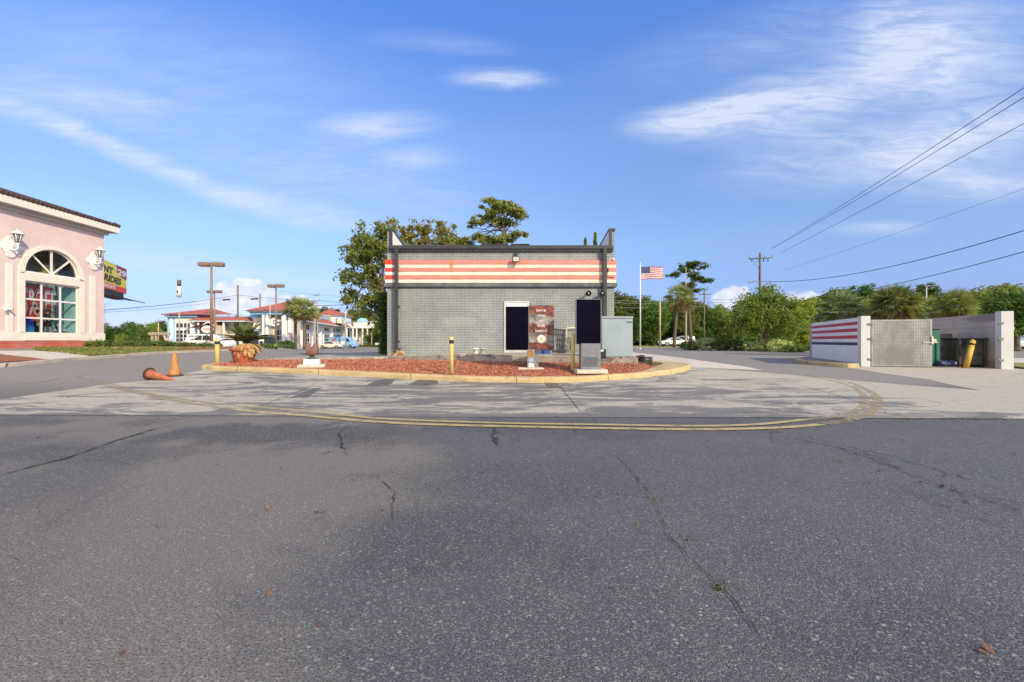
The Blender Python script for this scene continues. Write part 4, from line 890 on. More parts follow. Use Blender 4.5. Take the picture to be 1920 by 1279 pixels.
# eaves, fascia, tiled roof edge
ov = .55
mb = MB(); mb.box(SX - 15, SX + ov, yA, yB + ov, 9.18, 9.26); mb.box(SX, SX + .18, yA, yB + .18, 8.95, 9.18); mb.box(SX - 15, SX, yB, yB + .18, 8.95, 9.18); wb(mb, 'soffit', mat('soffit_grey', (.55, .52, .49), .8, .05), store)
mb = MB(); mb.box(SX + ov, SX + ov + .04, yA, yB + ov + .04, 9.2, 9.66); mb.box(SX - 15, SX + ov, yB + ov, yB + ov + .04, 9.2, 9.66); wb(mb, 'fascia', M['cream'], store)
mb = MB(); xe, ye = SX + ov + .10, yB + ov + .10; nT = 92
for i in range(nT):                                  # barrel tile courses climbing to the ridge
    y = ye - .13 - i * .26
    if y < yA: break
    run = min(6.5, max(.4, ye - y)); x1_ = xe - run; mb.cyl((xe, y, 9.72), (x1_, y, 9.72 + run * .33), .12, .12, 8)
for i in range(28): x = xe - .13 - i * .26; run = min(6.5, max(.4, xe - x)); mb.cyl((x, ye, 9.72), (x, ye - run, 9.72 + run * .33), .12, .12, 8)
mb.add([(xe - .02, yA, 9.66), (xe - .02, ye - .02, 9.66), (xe - 6.5, ye - 6.5, 9.66 + 6.5 * .33), (xe - 6.5, yA, 9.66 + 6.5 * .33)], [(0, 1, 2, 3)]); mb.add([(xe - .02, ye - .02, 9.66), (xe - 14, ye - .02, 9.66), (xe - 14, ye - 6.5, 11.8), (xe - 6.5, ye - 6.5, 11.8)], [(0, 1, 2, 3)])
wb(mb, 'roof', M['tile'], store)
# sale banner, board, mannequins in the window
bn = thing('sale_banner', 'red 75% OFF sale banner hanging inside the arched shop window', 'banner', (SX - .55, wc - .5, 2.45))
RED = mat('banner_red', (.72, .06, .06), .7, .1, 3)
mb = MB(); mb.box(-.01, .01, -1.12, 1.02, 0, 2.25); mb.build('cloth', RED, bn)
FACE_X = Matrix.Rotation(R(90), 4, 'Z') @ UPRIGHT
for tx, yy_ in (('75%', -.58), ('OFF', .50)):
    t_ = text_mb(tx, 2.3, Matrix.Translation((.016, yy_, 1.12)) @ FACE_X, .03, .36 if tx != 'OFF' else .34, .004); t_.build('sale_lettering', M['white'], bn)
hs = thing('hanging_sign', 'plain yellow sign hanging behind the right half of the fanlight', 'sign', (SX - 1.0, wc + .55, zsp + .18)); mb = MB(); mb.prism([(-.55, 0), (.75, 0), (.6, .2), (.42, .62), (-.2, .62), (-.35, .2)], -.015, .015, plane='yz'); mb.build('panel', mat('sign_yellow', (.80, .72, .05), .6), hs); mb = MB(); mb.tube([(0, 0, .6), (0, 0, 1.6)], .012, 5); mb.build('cord', M['black'], hs)
def mannequin(lab, y, x, hatc, topc, legc, pose):
    t = thing('mannequin', lab, 'mannequin', (x, y, 1.46), R(40 * pose))
    SK = mat('mannequin_skin', (.55, .36, .26), .5, .05)
    V = [(0, 0, .92), (0, 0, 1.15), (0, 0, 1.38), (0, 0, 1.50), (0, .01, 1.62), (0, .02, 1.70), (-.10, 0, .86), (-.11, .02, .48), (-.11, -.02, .08), (-.11, .10, .04), (.10, 0, .86), (.12, .03, .48), (.13, -.02, .08), (.13, .10, .04), (-.19, 0, 1.36), (-.27, .02, 1.10), (-.25, .12, .88), (.19, 0, 1.36), (.28, .02, 1.10), (.24, .14, .90)]
    E = [(0, 1), (1, 2), (2, 3), (3, 4), (4, 5), (0, 6), (6, 7), (7, 8), (8, 9), (0, 10), (10, 11), (11, 12), (12, 13), (2, 14), (14, 15), (15, 16), (2, 17), (17, 18), (18, 19)]
    rr = [.15, .12, .13, .05, .085, .07, .095, .06, .04, .035, .095, .06, .04, .035, .06, .045, .035, .06, .045, .035]
    skin_blob('body', V, E, rr, SK, t)
    mb = MB(); mb.lathe([(.165, .98), (.15, 1.15), (.19, 1.32), (.15, 1.44), (.08, 1.49)], 18, sy=.72); mb.build('top', topc, t)
    mb = MB(); mb.lathe([(.20, .66), (.195, .8), (.175, 1.0)], 18, sy=.8); mb.build('shorts', legc, t)
    mb = MB(); mb.lathe([(.27, 1.70), (.26, 1.705), (.12, 1.73), (.115, 1.82), (.08, 1.84)], 20, (0, .01, 0)); mb.build('hat', hatc, t)
STRAW = mat('straw', (.62, .44, .24), .8, .15, 30)
mannequin('mannequin in a straw hat and pale pink beach outfit in the shop window', wc - .42, SX - .42, STRAW, mat('pale_pink_cloth', (.72, .50, .44), .8), mat('blush_cloth', (.66, .42, .36), .8), -1)
mannequin('mannequin in a dark top and hat beside the pink one', wc + .10, SX - .48, mat('dark_hat', (.12, .09, .06), .8), mat('dark_print_cloth', (.03, .035, .05), .8, .5, 14), mat('charcoal_cloth', (.05, .05, .06), .8), 1)
bd = thing('bodyboard', 'blue and turquoise bodyboard propped at the left of the shop window', 'bodyboard', (SX - .45, wc - 1.12, 1.47)); bd.rotation_euler = (0, R(-6), 0)
mb = MB(); mb.prism([(-.38, 0), (.38, 0), (.44, .5), (.40, 1.0), (.22, 1.22), (-.22, 1.22), (-.40, 1.0), (-.44, .5)], -.03, .03, plane='yz')
m_, N_2, b_, _ = new_mat('board_blue'); tc_ = N_2.n('ShaderNodeTexCoord').outputs['Object']; sp_ = N_2.n('ShaderNodeSeparateXYZ', i_0=tc_)
w_ = N_2.math('ADD', sp_.outputs[2], N_2.math('MULTIPLY', N_2.noise(N_2.mapping(tc_, sc=(1, 9, 1)), 3.0, 4), .8)); N_2.put(b_.inputs['Base Color'], N_2.mix(N_2.smooth(w_, .6, 1.2), (.05, .42, .58), (.03, .06, .50))); b_.inputs['Roughness'].default_value = .3
mb.build('deck', m_, bd)
for yy_, lab in ((wc + .58, 'folded beach chair nearer the middle of the shop window'), (wc + 1.2, 'folded beach chair by the teal panel in the shop window')):
    t = thing('beach_chair', lab, 'chair', (SX - .6, yy_, 1.46)); mb = MB()
    for s in (-.22, .22): mb.tube([(.15, s, 0), (-.05, s, .38), (-.2, s, .8)], .015, 6); mb.tube([(-.2, s, 0), (.2, s, .36)], .015, 6)
    for a_, c_ in ((.15, 0), (-.2, .8), (.2, .36), (-.2, 0)): mb.tube([(a_, -.22, c_ + .01), (a_, .22, c_ + .01)], .013, 6)
    mb.build('frame', M['white'], t); mb = MB(); mb.add([(.2, -.22, .36), (.2, .22, .36), (-.04, .22, .36), (-.04, -.22, .36), (-.2, -.22, .8), (-.2, .22, .8)], [(0, 1, 2, 3), (3, 2, 5, 4)]); mb.build('seat', mat('pale_teal_cloth', (.45, .62, .64), .8, .3, 20), t, False)

# ------------------------------------------------------------------ lawn, mulch and kerb in front of the store
def W2(px, py): return P(px, py)
struct(drape('lawn', pxpoly([(62, 657), (150, 664.5), (190, 672), (255, 666), (330, 661.5), (420, 658.5), (400, 653), (330, 650), (250, 651.5), (100, 654)]), .02, M['grass'], .5))
struct(drape('mulch_strip', pxpoly([(100, 655.2), (250, 653.2), (345, 651.5), (345, 648.5), (80, 650)]), .035, M['mulch2'], .5))
struct(drape('mulch_bank', pxpoly([(318, 655), (345, 660), (405, 659.3), (440, 656), (425, 651.5), (330, 651)]), .05, M['mulch2'], .5))
struct(drape('mulch_corner', pxpoly([(-120, 664), (0, 665.8), (60, 672), (100, 676.5), (40, 678), (-120, 690)]), .03, M['mulch2'], .4))
struct(drape('sidewalk', pxpoly([(-120, 655), (0, 659), (62, 658), (150, 665), (186, 672.5), (120, 677.5), (100, 676), (60, 671.5), (0, 665), (-120, 663)]), .024, M['conc_l'], .5))
mk = MB()
def kerbline(mb, pts, w=.16, h=.14, k=5):
    c = catmull(pts, k); o = len(mb.v); n = len(c)
    for i, p in enumerate(c):
        d = (c[min(i + 1, n - 1)] - c[max(i - 1, 0)]).normalized(); q = Vector((-d.y, d.x)); z = g(p.x, p.y)
        for off, hh in ((0, -.05), (.02, h - .02), (.04, h), (w, h), (w + .02, -.05)): cc = p + q * off; mb.v.append((cc.x, cc.y, z + hh))
    for i in range(n - 1):
        for j in range(4): mb.f.append([o + i * 5 + j, o + (i + 1) * 5 + j, o + (i + 1) * 5 + j + 1, o + i * 5 + j + 1]); mb.smooth.append(False)
kerbline(mk, pxpoly([(-200, 703), (-60, 692), (0, 689.5), (60, 684), (110, 679.5), (140, 676.5), (180, 673.5), (230, 669.5), (300, 664), (380, 660.5), (440, 657.5), (445, 655)]))
kerbline(mk, pxpoly([(520, 655.5), (560, 654.5), (600, 653.6), (640, 653.2)])); struct(mk.build('lawn_kerb', M['kerb_c']))

# ================================================================== DUMPSTER ENCLOSURE
en_z = .19; eL = Vector((13.28, 16.0)); eR = Vector((17.22, 14.95)); ed = (eR - eL).normalized(); ex = math.atan2(ed.y, ed.x)
wdir = Vector((.3775, 1)).normalized(); el_len = 6.6
M['encl'] = mat('blue_white_render', (.80, .79, .80), .8, .05, 1.4, .2, 40); M['encl_in'] = brick_mat('stained_block', (.39, .315, .265), (.43, .345, .295), (.31, .25, .21), .41, .205, stains=((32.5, 2.0, 3.2, .22, (.20, .15, .14), .8), (32.5, .25, 4, .35, (.26, .19, .13), .6), (34, 1.2, .5, .5, (.29, .24, .22), .5)))
enc = thing('dumpster_enclosure', 'painted masonry dumpster enclosure with red and navy stripes and a mesh gate', 'enclosure', (eL.x, eL.y, en_z))
H_ = 2.05; th = .26
def wall_along(p0, d, L, h, t, z0, side): # box from p0 along d, thickness to the `side` (+1 left)
    q = Vector((-d.y, d.x)) * side * t; a, b = p0, p0 + d * L
    return [(a.x, a.y, z0), (b.x, b.y, z0), (b.x + q.x, b.y + q.y, z0), (a.x + q.x, a.y + q.y, z0), (a.x, a.y, z0 + h), (b.x, b.y, z0 + h), (b.x + q.x, b.y + q.y, z0 + h), (a.x + q.x, a.y + q.y, z0 + h)]
BOXF = [(0, 3, 2, 1), (4, 5, 6, 7), (0, 1, 5, 4), (1, 2, 6, 5), (2, 3, 7, 6), (3, 0, 4, 7)]
pL = Vector((XX(1612, 16.0), 16.0)); mb = MB(); mb.add(wall_along(pL, wdir, 5.9, H_, th, en_z - .2, -1), BOXF); 
wl = wb(mb, 'side_wall', M['encl'], enc); wl['label'] = 'striped white side wall'
qn = Vector((-wdir.y, wdir.x))
for y0, y1, cname in ((602.3, 608.5, 'red'), (615, 621.5, 'red'), (628.5, 635, 'red'), (642, 648, 'navy')):
    z0, z1 = ZZ(y1, 16), ZZ(y0, 16); mb = MB(); mb.add(wall_along(pL + wdir * .06 , wdir, 5.83, z1 - z0, .004, z0, 1), BOXF)
    wb(mb, 'painted_stripe', M.setdefault('enc_' + cname, mat('enc_' + cname, (.50, .035, .055) if cname == 'red' else (.018, .025, .07), .6, .1)), wl)
pR = Vector((XX(1873, 15.0), 15.0)); wr = Vector((.33, 1)).normalized()
mb = MB(); mb.add(wall_along(pR, wr, 5.9, 2.14, .3, en_z - .2, -1), BOXF); w2 = wb(mb, 'side_wall', M['encl_in'], enc); w2['label'] = 'dirty bare block side wall'
e1, e2 = pL + wdir * 5.9, pR + wr * 5.9; bd_ = (e2 - e1).normalized(); mb = MB(); mb.add(wall_along(e1, bd_, (e2 - e1).length, 2.0, .25, en_z - .2, 1), BOXF); wb(mb, 'back_wall', M['encl_in'], enc)
for pp, lab_z in ((pL, H_), (pR, 2.16)):
    a = pp - Vector((0, .002)); T = Matrix.Translation((a.x, a.y, en_z)) @ Matrix.Rotation(ex, 4, 'Z'); mb = MB(); w_ = .29 if lab_z < 2.1 else .34
    mb.box(-.003, w_, -.10, .16, -.2, lab_z - .16, T); po = wb(mb, 'pillar', mat('pale_pillar', (.58, .57, .55), .8, .06, 2, .2, 40), enc)
    for z in (.25, 1.0, 1.55):
        hx0 = w_ if lab_z < 2.1 else .02; mb = MB(); mb.rbox(hx0 - .09, hx0 + .03, -.125, -.101, z, z + .07, .004, 1, T); mb.cyl(T @ Vector((hx0 + (.04 if lab_z < 2.1 else -.10), -.11, z - .03)), T @ Vector((hx0 + (.04 if lab_z < 2.1 else -.10), -.11, z + .10)), .018, n=8); wb(mb, 'hinge', M['steel_g'], po)
mb = MB()                                              # broken block edges on the pillar inner sides
for k_ in range(7):
    T = Matrix.Translation((pR.x, pR.y, en_z)) @ Matrix.Rotation(ex, 4, 'Z'); mb.rbox(.34, .34 + random.uniform(.03, .07), -.05, .1, .9 + k_ * .15, .9 + k_ * .15 + .11, .015, 1, T)
wb(mb, 'chipped_edge', M['conc_l'], enc)
# mesh gate
gL, gR_ = Vector((XX(1633, 15.95), 15.95)), Vector((XX(1746.5, 15.55), 15.55)); gd = (gR_ - gL); gl = gd.length; Tg = Matrix.Translation((gL.x, gL.y, en_z + .03)) @ Matrix.Rotation(math.atan2(gd.y, gd.x), 4, 'Z'); gh = 1.72
gt = MB()
for a, b, c, d in ((0, .06, 0, gh), (gl - .06, gl, 0, gh)): gt.box(a, b, -.03, .03, c, d, Tg)
gt.box(.06, gl - .06, -.03, .03, 0, .06, Tg); gt.box(.06, gl - .06, -.03, .03, gh - .06, gh, Tg); gt.box(.06, gl - .06, -.005, .03, gh * .5, gh * .5 + .05, Tg)
GALV = mat('galvanised', (.34, .35, .34), .45, .2, 2.0, metal=.55); gate = wb(gt, 'gate', GALV, enc)
def gate_mat():
    m, N, b, _ = new_mat('perforated_sheet'); tc = N.n('ShaderNodeTexCoord').outputs['Object']; sp = N.n('ShaderNodeSeparateXYZ', i_0=tc)
    u = N.math('FRACT', N.math('MULTIPLY', sp.outputs[0], 19.0)); v = N.math('FRACT', N.math('MULTIPLY', sp.outputs[2], 19.0))
    du = N.math('ABSOLUTE', N.math('SUBTRACT', u, .5)); dv = N.math('ABSOLUTE', N.math('SUBTRACT', v, .5)); ln = N.smooth(N.math('MAXIMUM', du, dv), .30, .42)
    big = N.noise(N.mapping(tc, rot=(0, R(40), 0), sc=(1, 1, .6)), 1.2, 5, .65); c = N.mix(ln, (.19, .19, .18), N.mix(N.smooth(big, .38, .62), (.22, .22, .20), (.46, .46, .44)))
    N.put(b.inputs['Base Color'], c); b.inputs['Metallic'].default_value = .3; b.inputs['Roughness'].default_value = .5
    bp = N.n('ShaderNodeBump', i_Strength=.7, i_Distance=.01, i_Height=N.math('ADD', ln, big)); N.put(b.inputs['Normal'], bp); return m
mb = MB(); mb.box(.055, gl - .055, -.035, -.031, .05, gh - .05, Tg); wb(mb, 'mesh_panel', gate_mat(), gate)
mb = MB(); mb.rbox(gl - .30, gl + .16, -.06, -.036, gh * .50, gh * .50 + .04, .005, 1, Tg); mb.rbox(gl - .04, gl + .02, -.075, -.037, gh * .47, gh * .64, .005, 1, Tg); mb.rbox(gl - .01, gl + .13, -.05, -.02, gh * .53, gh * .58, .005, 1, Tg); wb(mb, 'latch', M['conc_l'], gate)
# apron behind and the things inside
struct(drape('enclosure_slab', [(pL.x, pL.y - .1), (pR.x + .3, pR.y - .1), (e2.x, e2.y), (e1.x, e1.y)], .012, mat('stained_slab', (.30, .25, .20), .9, .25, 1.5, col2=(.16, .12, .09)), .5))
GRN = mat('dumpster_green', (.015, .13, .075), .5, .15, 2, col2=(.03, .085, .05), t0=.55, t1=.7)
dp = thing('dumpster', 'green steel dumpster half hidden behind the mesh gate', 'dumpster', (XX(1715, 16.7), 16.7, en_z + .04), ex + R(4))
mb = MB(); mb.prism([(-.75, 0), (.75, 0), (.75, .95), (.75, 1.05), (.55, 1.28), (-.75, 1.32)], -.86, .34, plane='yz'); 
for x in (-.86, -.3, .2): mb.box(x, x + .06, -.79, -.751, .02, .93)
bo = mb.build('body', GRN, dp); mb = MB(); mb.rbox(-.9, .38, -.70, .78, 1.33, 1.38, .015, 1); mb.build('lid', M['black'], dp); mb = MB(); mb.rbox(.341, .43, -.5, .35, .55, .72, .01, 1); mb.build('side_pocket', mat('rust_brown', (.10, .05, .03), .8, .3), bo)
gb = thing('grease_bin', 'dark square grease bin with a tilted lid inside the enclosure', 'bin', (XX(1806, 15.95), 15.95, en_z + .02), ex)
mb = MB(); mb.rbox(-.42, .42, -.40, .40, .05, 1.0, .03, 1); 
for x in (-.38, .34): mb.box(x, x + .04, -.43, -.401, 0, 1.0)
mb.build('body', mat('greasy_steel', (.035, .033, .03), .4, .5, 4, col2=(.10, .06, .04), t0=.5, t1=.7), gb); mb = MB(); mb.rbox(-.46, .46, -.46, .44, 1.0, 1.06, .01, 1); mb.build('lid', M['darktrim'], gb)
bg_ = thing('steel_drum', 'dull steel drum with a board behind it next to the green dumpster', 'drum', (XX(1781, 16.7), 16.7, en_z + .01))
mb = MB(); mb.lathe([(.33, 0), (.33, .3), (.345, .32), (.33, .34), (.33, .7), (.345, .72), (.33, .74), (.33, .93), (.30, .95)], 24); mb.build('drum_body', mat('dirty_steel', (.14, .115, .10), .5, .4, 3, col2=(.22, .10, .05), t0=.55, t1=.7), bg_)
bk = thing('leaning_board', 'brown wooden board standing behind the steel drum', 'board', (XX(1772, 17.15), 17.15, en_z + .01), ex); mb = MB(); mb.rbox(-.32, .32, 0, .03, 0, 1.25, .006, 1); mb.build('board', mat('old_plywood', (.16, .12, .08), .8, .25, 3), bk); bk.rotation_euler = (R(-6), 0, ex)
p0 = Vector((XX(1810.5, 15.3), 15.3, en_z - .03)); p1 = Vector((XX(1823.5, 15.4), 15.4, ZZ(641, 15.4)))
lb = thing('leaning_bollard', 'tilted yellow bollard inside the dumpster enclosure', 'bollard', p0); mb = MB(); mb.cyl((0, 0, 0), p1 - p0, .085, .085, 18); mb.ball(p1 - p0, .085); mb.build('post', mat('ochre_paint', (.55, .33, .04), .6, .2, 4), lb); mb = MB(); d_ = (p1 - p0); mb.cyl(d_ * .86, d_ * .93, .089, .089, 18); mb.build('strap', M['black'], lb)
for i in range(5):
    t = thing('trash_bag', 'crumpled blue black trash bag on the floor of the dumpster enclosure', 'bag', (XX(1765 + i * 5, 15.8 + .15 * (i % 2)), 15.8 + .15 * (i % 2), en_z + .02), group='trash bags in the enclosure')
    bm = bmesh.new(); bmesh.ops.create_icosphere(bm, subdivisions=3, radius=.16)
    for v in bm.verts: v.co *= 1 + .3 * mnoise.noise(v.co * 9 + Vector((i * 3, 0, 0))); v.co.z = max(v.co.z * .75 + .10, 0)
    mb = MB(); mb.bm(bm, None, True); mb.build('bag', mat('bag_blue_black', (.03, .035, .09), .35, .6, 14, col2=(.2, .2, .24), t0=.58, t1=.66), t)
    bb_ = MB(); bb_.lathe([(.02, .2), (.03, .25), (.015, .27)], 8); bb_.build('knot', M['black'], t)
# kerb island beside the enclosure
isl = pxpoly([(1488, 676.5), (1500, 681.5), (1540, 686), (1590, 690), (1612, 688.5)]); mkk = MB(); kerbline(mkk, isl, .22, .14); struct(mkk.build('enclosure_kerb', M['kerb_y']))
struct(drape('enclosure_verge', pxpoly([(1492, 676), (1500, 679.5), (1540, 684), (1590, 688), (1611, 686.5), (1522, 672)]), .12, M['asphalt'], .4))
struct(drape('grass_verge', pxpoly([(1892, 688), (1920, 692), (2050, 700), (2100, 690), (1960, 683), (1892, 682)]), .05, M['grass'], .4))
struct(drape('far_sidewalk', pxpoly([(1890, 681.5), (1960, 682.5), (2100, 684), (2100, 675), (1890, 673)]), .04, M['conc_l'], .5))

# ================================================================== VEHICLES
M['glass_car'] = mat('car_glass', (.012, .016, .02), .05, .1); M['hub'] = mat('alloy_rim', (.42, .43, .44), .3, .1, metal=.6)
M['lamp_red'] = mat('tail_red', (.4, .02, .02), .2); M['lamp_clear'] = mat('head_lamp', (.7, .72, .74), .1)
def vehicle(name, label, cat, loc, rz, prof, green, paint, Wd_=1.8, L=None, wheels=(.85, 3.6), wr_=.33, group=None, pillars=()):
    """prof: body side outline (x, z), nose at +x; green: glasshouse outline"""
    t = thing(name, label, cat, loc, rz, group); hw = Wd_ / 2
    bm = bmesh.new(); n = len(prof); rows = []
    zmax = max(z for _, z in prof); zbelt = min(z for _, z in green)
    for s, inset in ((-1, 0), (1, 0)):
        rows.append([bm.verts.new((x, s * (hw - (0 if z <= zbelt else (z - zbelt) / (zmax - zbelt) * .16)), z)) for x, z in prof])
    for i in range(n): bm.faces.new((rows[0][i], rows[0][(i + 1) % n], rows[1][(i + 1) % n], rows[1][i]))
    for r_ in rows:
        f = bm.faces.new(r_)
    bmesh.ops.recalc_face_normals(bm, faces=bm.faces); bmesh.ops.bevel(bm, geom=[e for e in bm.edges if len(e.link_faces) == 2 and e.calc_face_angle(0) > .5], offset=.05, segments=2, profile=.5, affect='EDGES')
    mb = MB(); mb.bm(bm, None, True); body = mb.build('body', paint, t)
    def inw(z): return hw - (0 if z <= zbelt else (z - zbelt) / (zmax - zbelt) * .16)
    for s in (-1, 1):
        mb = MB(); mb.add([(x, s * (inw(z) + .006), z) for x, z in green] + [(x, s * (inw(z) - .02), z) for x, z in green], [list(range(len(green)))] + [[i, (i + 1) % len(green), len(green) + (i + 1) % len(green), len(green) + i] for i in range(len(green))]); mb.build('side_window', M['glass_car'], t)
        if pillars:
            mb = MB()
            for px_ in pillars: mb.add([(px_ + dx, s * (inw(z) + .014), z) for dx, z in ((-.04, zbelt), (.04, zbelt), (.04 - .03, zmax - .1), (-.04 - .03, zmax - .1))], [(0, 1, 2, 3)])
            mb.build('window_pillar', paint, t, False)
        for x in wheels:
            mb = MB(); yo = s * (hw + .012); yi = s * (hw - .2); mb.cyl((x, yi, wr_), (x, yo, wr_), wr_, wr_, 22); w = mb.build('wheel', M['rubber'], t)
            mb = MB(); mb.cyl((x, yo, wr_), (x, yo + s * .012, wr_), wr_ * .66, wr_ * .6, 18); 
            mb.build('rim', M['hub'], w); mb = MB(); mb.cyl((x, s * (hw - .1), wr_), (x, s * (hw + .004), wr_), wr_ * 1.16, wr_ * 1.16, 22); mb.build('wheel_arch', M['black'], t)
    xs = [x for x, _ in prof]; x0, x1 = min(xs), max(xs)
    for s in (-1, 1):
        mb = MB(); mb.rbox(x1 - .16, x1 + .015, s * hw * .9 - .16, s * hw * .9 + .06 if s < 0 else s * hw * .9 + .05, zbelt - .30, zbelt - .16, .03); mb.build('headlight', M['lamp_clear'], t)
        mb = MB(); mb.rbox(x0 - .015, x0 + .14, s * hw * .88 - .10, s * hw * .88 + .10, zbelt - .25, zbelt - .02, .03); mb.build('tail_light', M['lamp_red'], t)
    return t
def paint(name, c): return mat(name, c, .25, .03, 2)
WHITE_P = paint('white_car_paint', (.78, .78, .77))
SUV = [(0, .35), (.02, .95), (.10, 1.05), (.35, 1.70), (.6, 1.78), (2.6, 1.78), (3.1, 1.65), (3.75, 1.12), (4.75, .98), (4.9, .75), (4.9, .35), (4.6, .25), (.3, .25)]
SUVG = [(.38, 1.08), (.52, 1.60), (2.62, 1.63), (3.0, 1.55), (3.55, 1.10)]
SED = [(0, .4), (.05, .9), (.85, .98), (1.5, 1.40), (2.7, 1.42), (3.45, .98), (4.45, .86), (4.6, .6), (4.55, .3), (.15, .28)]
SEDG = [(1.0, .99), (1.55, 1.33), (2.62, 1.35), (3.25, 1.0)]
VAN = [(0, .4), (0, 2.3), (.15, 2.45), (4.0, 2.45), (4.45, 2.3), (5.0, 1.55), (5.75, 1.25), (5.9, .9), (5.9, .4), (5.5, .3), (.3, .3)]
VANG = [(4.0, 1.45), (4.0, 2.1), (4.35, 2.1), (4.85, 1.5)]
Y = 50; vehicle('parked_suv', 'white SUV parked behind the shrubs and the tall lamp post', 'suv', (XX(357, Y), Y, g(XX(380, Y), Y) + .05), R(-3), SUV, SUVG, WHITE_P, 1.95, wheels=(.95, 3.95), wr_=.38, pillars=(1.25, 2.2))
van = vehicle('delivery_van', 'blue and white delivery van with a colourful side graphic', 'van', (XX(619, 92), 92, g(XX(640, 92), 92)), R(-4), VAN, VANG, paint('light_blue_paint', (.24, .46, .74)), 2.0, wheels=(1.2, 4.9), wr_=.36)
mb = MB(); mb.add([(.1, -1.008, .75), (3.7, -1.008, .75), (3.7, -1.008, 1.55), (.1, -1.008, 1.25)], [(0, 1, 2, 3)]); mb.build('white_swoosh', M['white'], van, False)
mb = MB(); mb.add([(.5, -1.014, 1.1), (1.2, -1.014, 1.35), (2.0, -1.014, 2.1), (1.3, -1.014, 2.15), (.9, -1.014, 1.8)], [(0, 1, 2, 3, 4)]); mb.build('red_graphic', mat('graphic_red', (.50, .10, .14), .4), van, False)
vehicle('parked_car', 'low white car partly hidden behind the blue delivery van', 'car', (XX(600, 88), 88, g(XX(606, 88), 88)), R(2), SED, SEDG, paint('cream_car_paint', (.68, .66, .60)), 1.75, wheels=(.85, 3.65))
vehicle('pickup_truck', 'white pickup truck beyond the green bush next to the ivy trunk', 'pickup', (XX(705, 112), 112, g(XX(710, 112), 112)), R(4), [(0, .5), (0, 1.05), (1.9, 1.08), (2.1, 1.72), (3.4, 1.75), (4.0, 1.12), (5.1, 1.05), (5.2, .5), (4.8, .4), (.3, .4)], [(2.25, 1.12), (2.3, 1.6), (3.3, 1.62), (3.75, 1.15)], paint('ivory_car_paint', (.66, .64, .58)), 1.9, wheels=(1.1, 4.2), wr_=.38)
vehicle('parked_car', 'dark car parked behind the sago palm fronds', 'car', (XX(467, 62), 62, g(XX(490, 62), 62) + .25), R(-5), SUV, SUVG, paint('navy_car_paint', (.02, .025, .04)), 1.85, wheels=(.9, 3.9), wr_=.36)
vehicle('parked_car', 'white sedan parked behind the palmetto trunks', 'car', (XX(1286, 74), 74, .30), R(182), SED, SEDG, paint('cool_white_paint', (.74, .78, .76)), 1.8, wheels=(.85, 3.65), pillars=(2.1,))
vehicle('parked_car', 'dusty grey car parked just right of the white sedan', 'car', (XX(1303, 78), 78, .30), R(178), SUV, SUVG, paint('grey_car_paint', (.24, .26, .27)), 1.8, wheels=(.85, 3.9))
vehicle('parked_car', 'silver car at the right edge under the big tree', 'car', (XX(1893, 46), 46, .25), R(3), SED, SEDG, paint('silver_car_paint', (.52, .55, .57)), 1.8, wheels=(.85, 3.65))
vehicle('parked_car', 'pale van parked behind the silver car at the right edge', 'car', (XX(1900, 52), 52, .25), R(1), SUV, SUVG, paint('pale_car_paint', (.60, .62, .63)), 1.8, wheels=(.85, 3.9))
# ================================================================== VEGETATION BUILDERS
def cloud_mesh(name, C, size, m, flat=0.0, var=.45, long=1.6):
    """many leaf-sized faces centred on the points C, facing random ways"""
    C = np.asarray(C, float); n = len(C); nrm = RNG.normal(size=(n, 3)); nrm[:, 2] = nrm[:, 2] * (1 + flat) + flat * .8
    nrm /= np.linalg.norm(nrm, axis=1, keepdims=True) + 1e-9; a = np.cross(nrm, RNG.normal(size=(n, 3))); a /= np.linalg.norm(a, axis=1, keepdims=True) + 1e-9; b = np.cross(nrm, a)
    s = (np.asarray(size) * (1 + RNG.uniform(-var, var, n)))[:, None]; l = s * long * .5; w = s * .5
    V = np.stack([C - a * l, C + b * w * .8 + nrm * w * .25, C + a * l, C - b * w * .8 + nrm * w * .25], 1).reshape(-1, 3)
    me = bpy.data.meshes.new(name); me.vertices.add(n * 4); me.vertices.foreach_set('co', V.ravel()); me.loops.add(n * 4); me.loops.foreach_set('vertex_index', np.arange(n * 4, dtype=np.int32))
    me.polygons.add(n); me.polygons.foreach_set('loop_start', np.arange(0, n * 4, 4, dtype=np.int32)); me.polygons.foreach_set('loop_total', np.full(n, 4, dtype=np.int32)); me.materials.append(m); me.update(calc_edges=True); return me
def clumps(blobs, nsub, nleaf, subr, flat=.7, shell=.5):
    """leaf points: sub-clumps spread through each ellipsoid blob (cx, cy, cz, rx, ry, rz); returns points and clump centres"""
    vol = np.array([b[3] * b[4] * b[5] for b in blobs]) ** .7; vol = vol / vol.sum(); pts, cen = [], []
    for bl_, v in zip(blobs, vol):
        k = max(2, int(nsub * v)); d = RNG.normal(size=(k, 3)); d /= np.linalg.norm(d, axis=1, keepdims=True); r = RNG.uniform(shell, 1.0, (k, 1))
        c = np.array(bl_[:3]) + d * r * np.array(bl_[3:6]); cen.append(c)
        for q in c:
            m_ = max(4, int(nleaf * RNG.uniform(.5, 1.5))); p = RNG.normal(size=(m_, 3)) * subr * RNG.uniform(.6, 1.25) * np.array([1, 1, flat]); pts.append(q + p)
    return np.concatenate(pts), np.concatenate(cen)
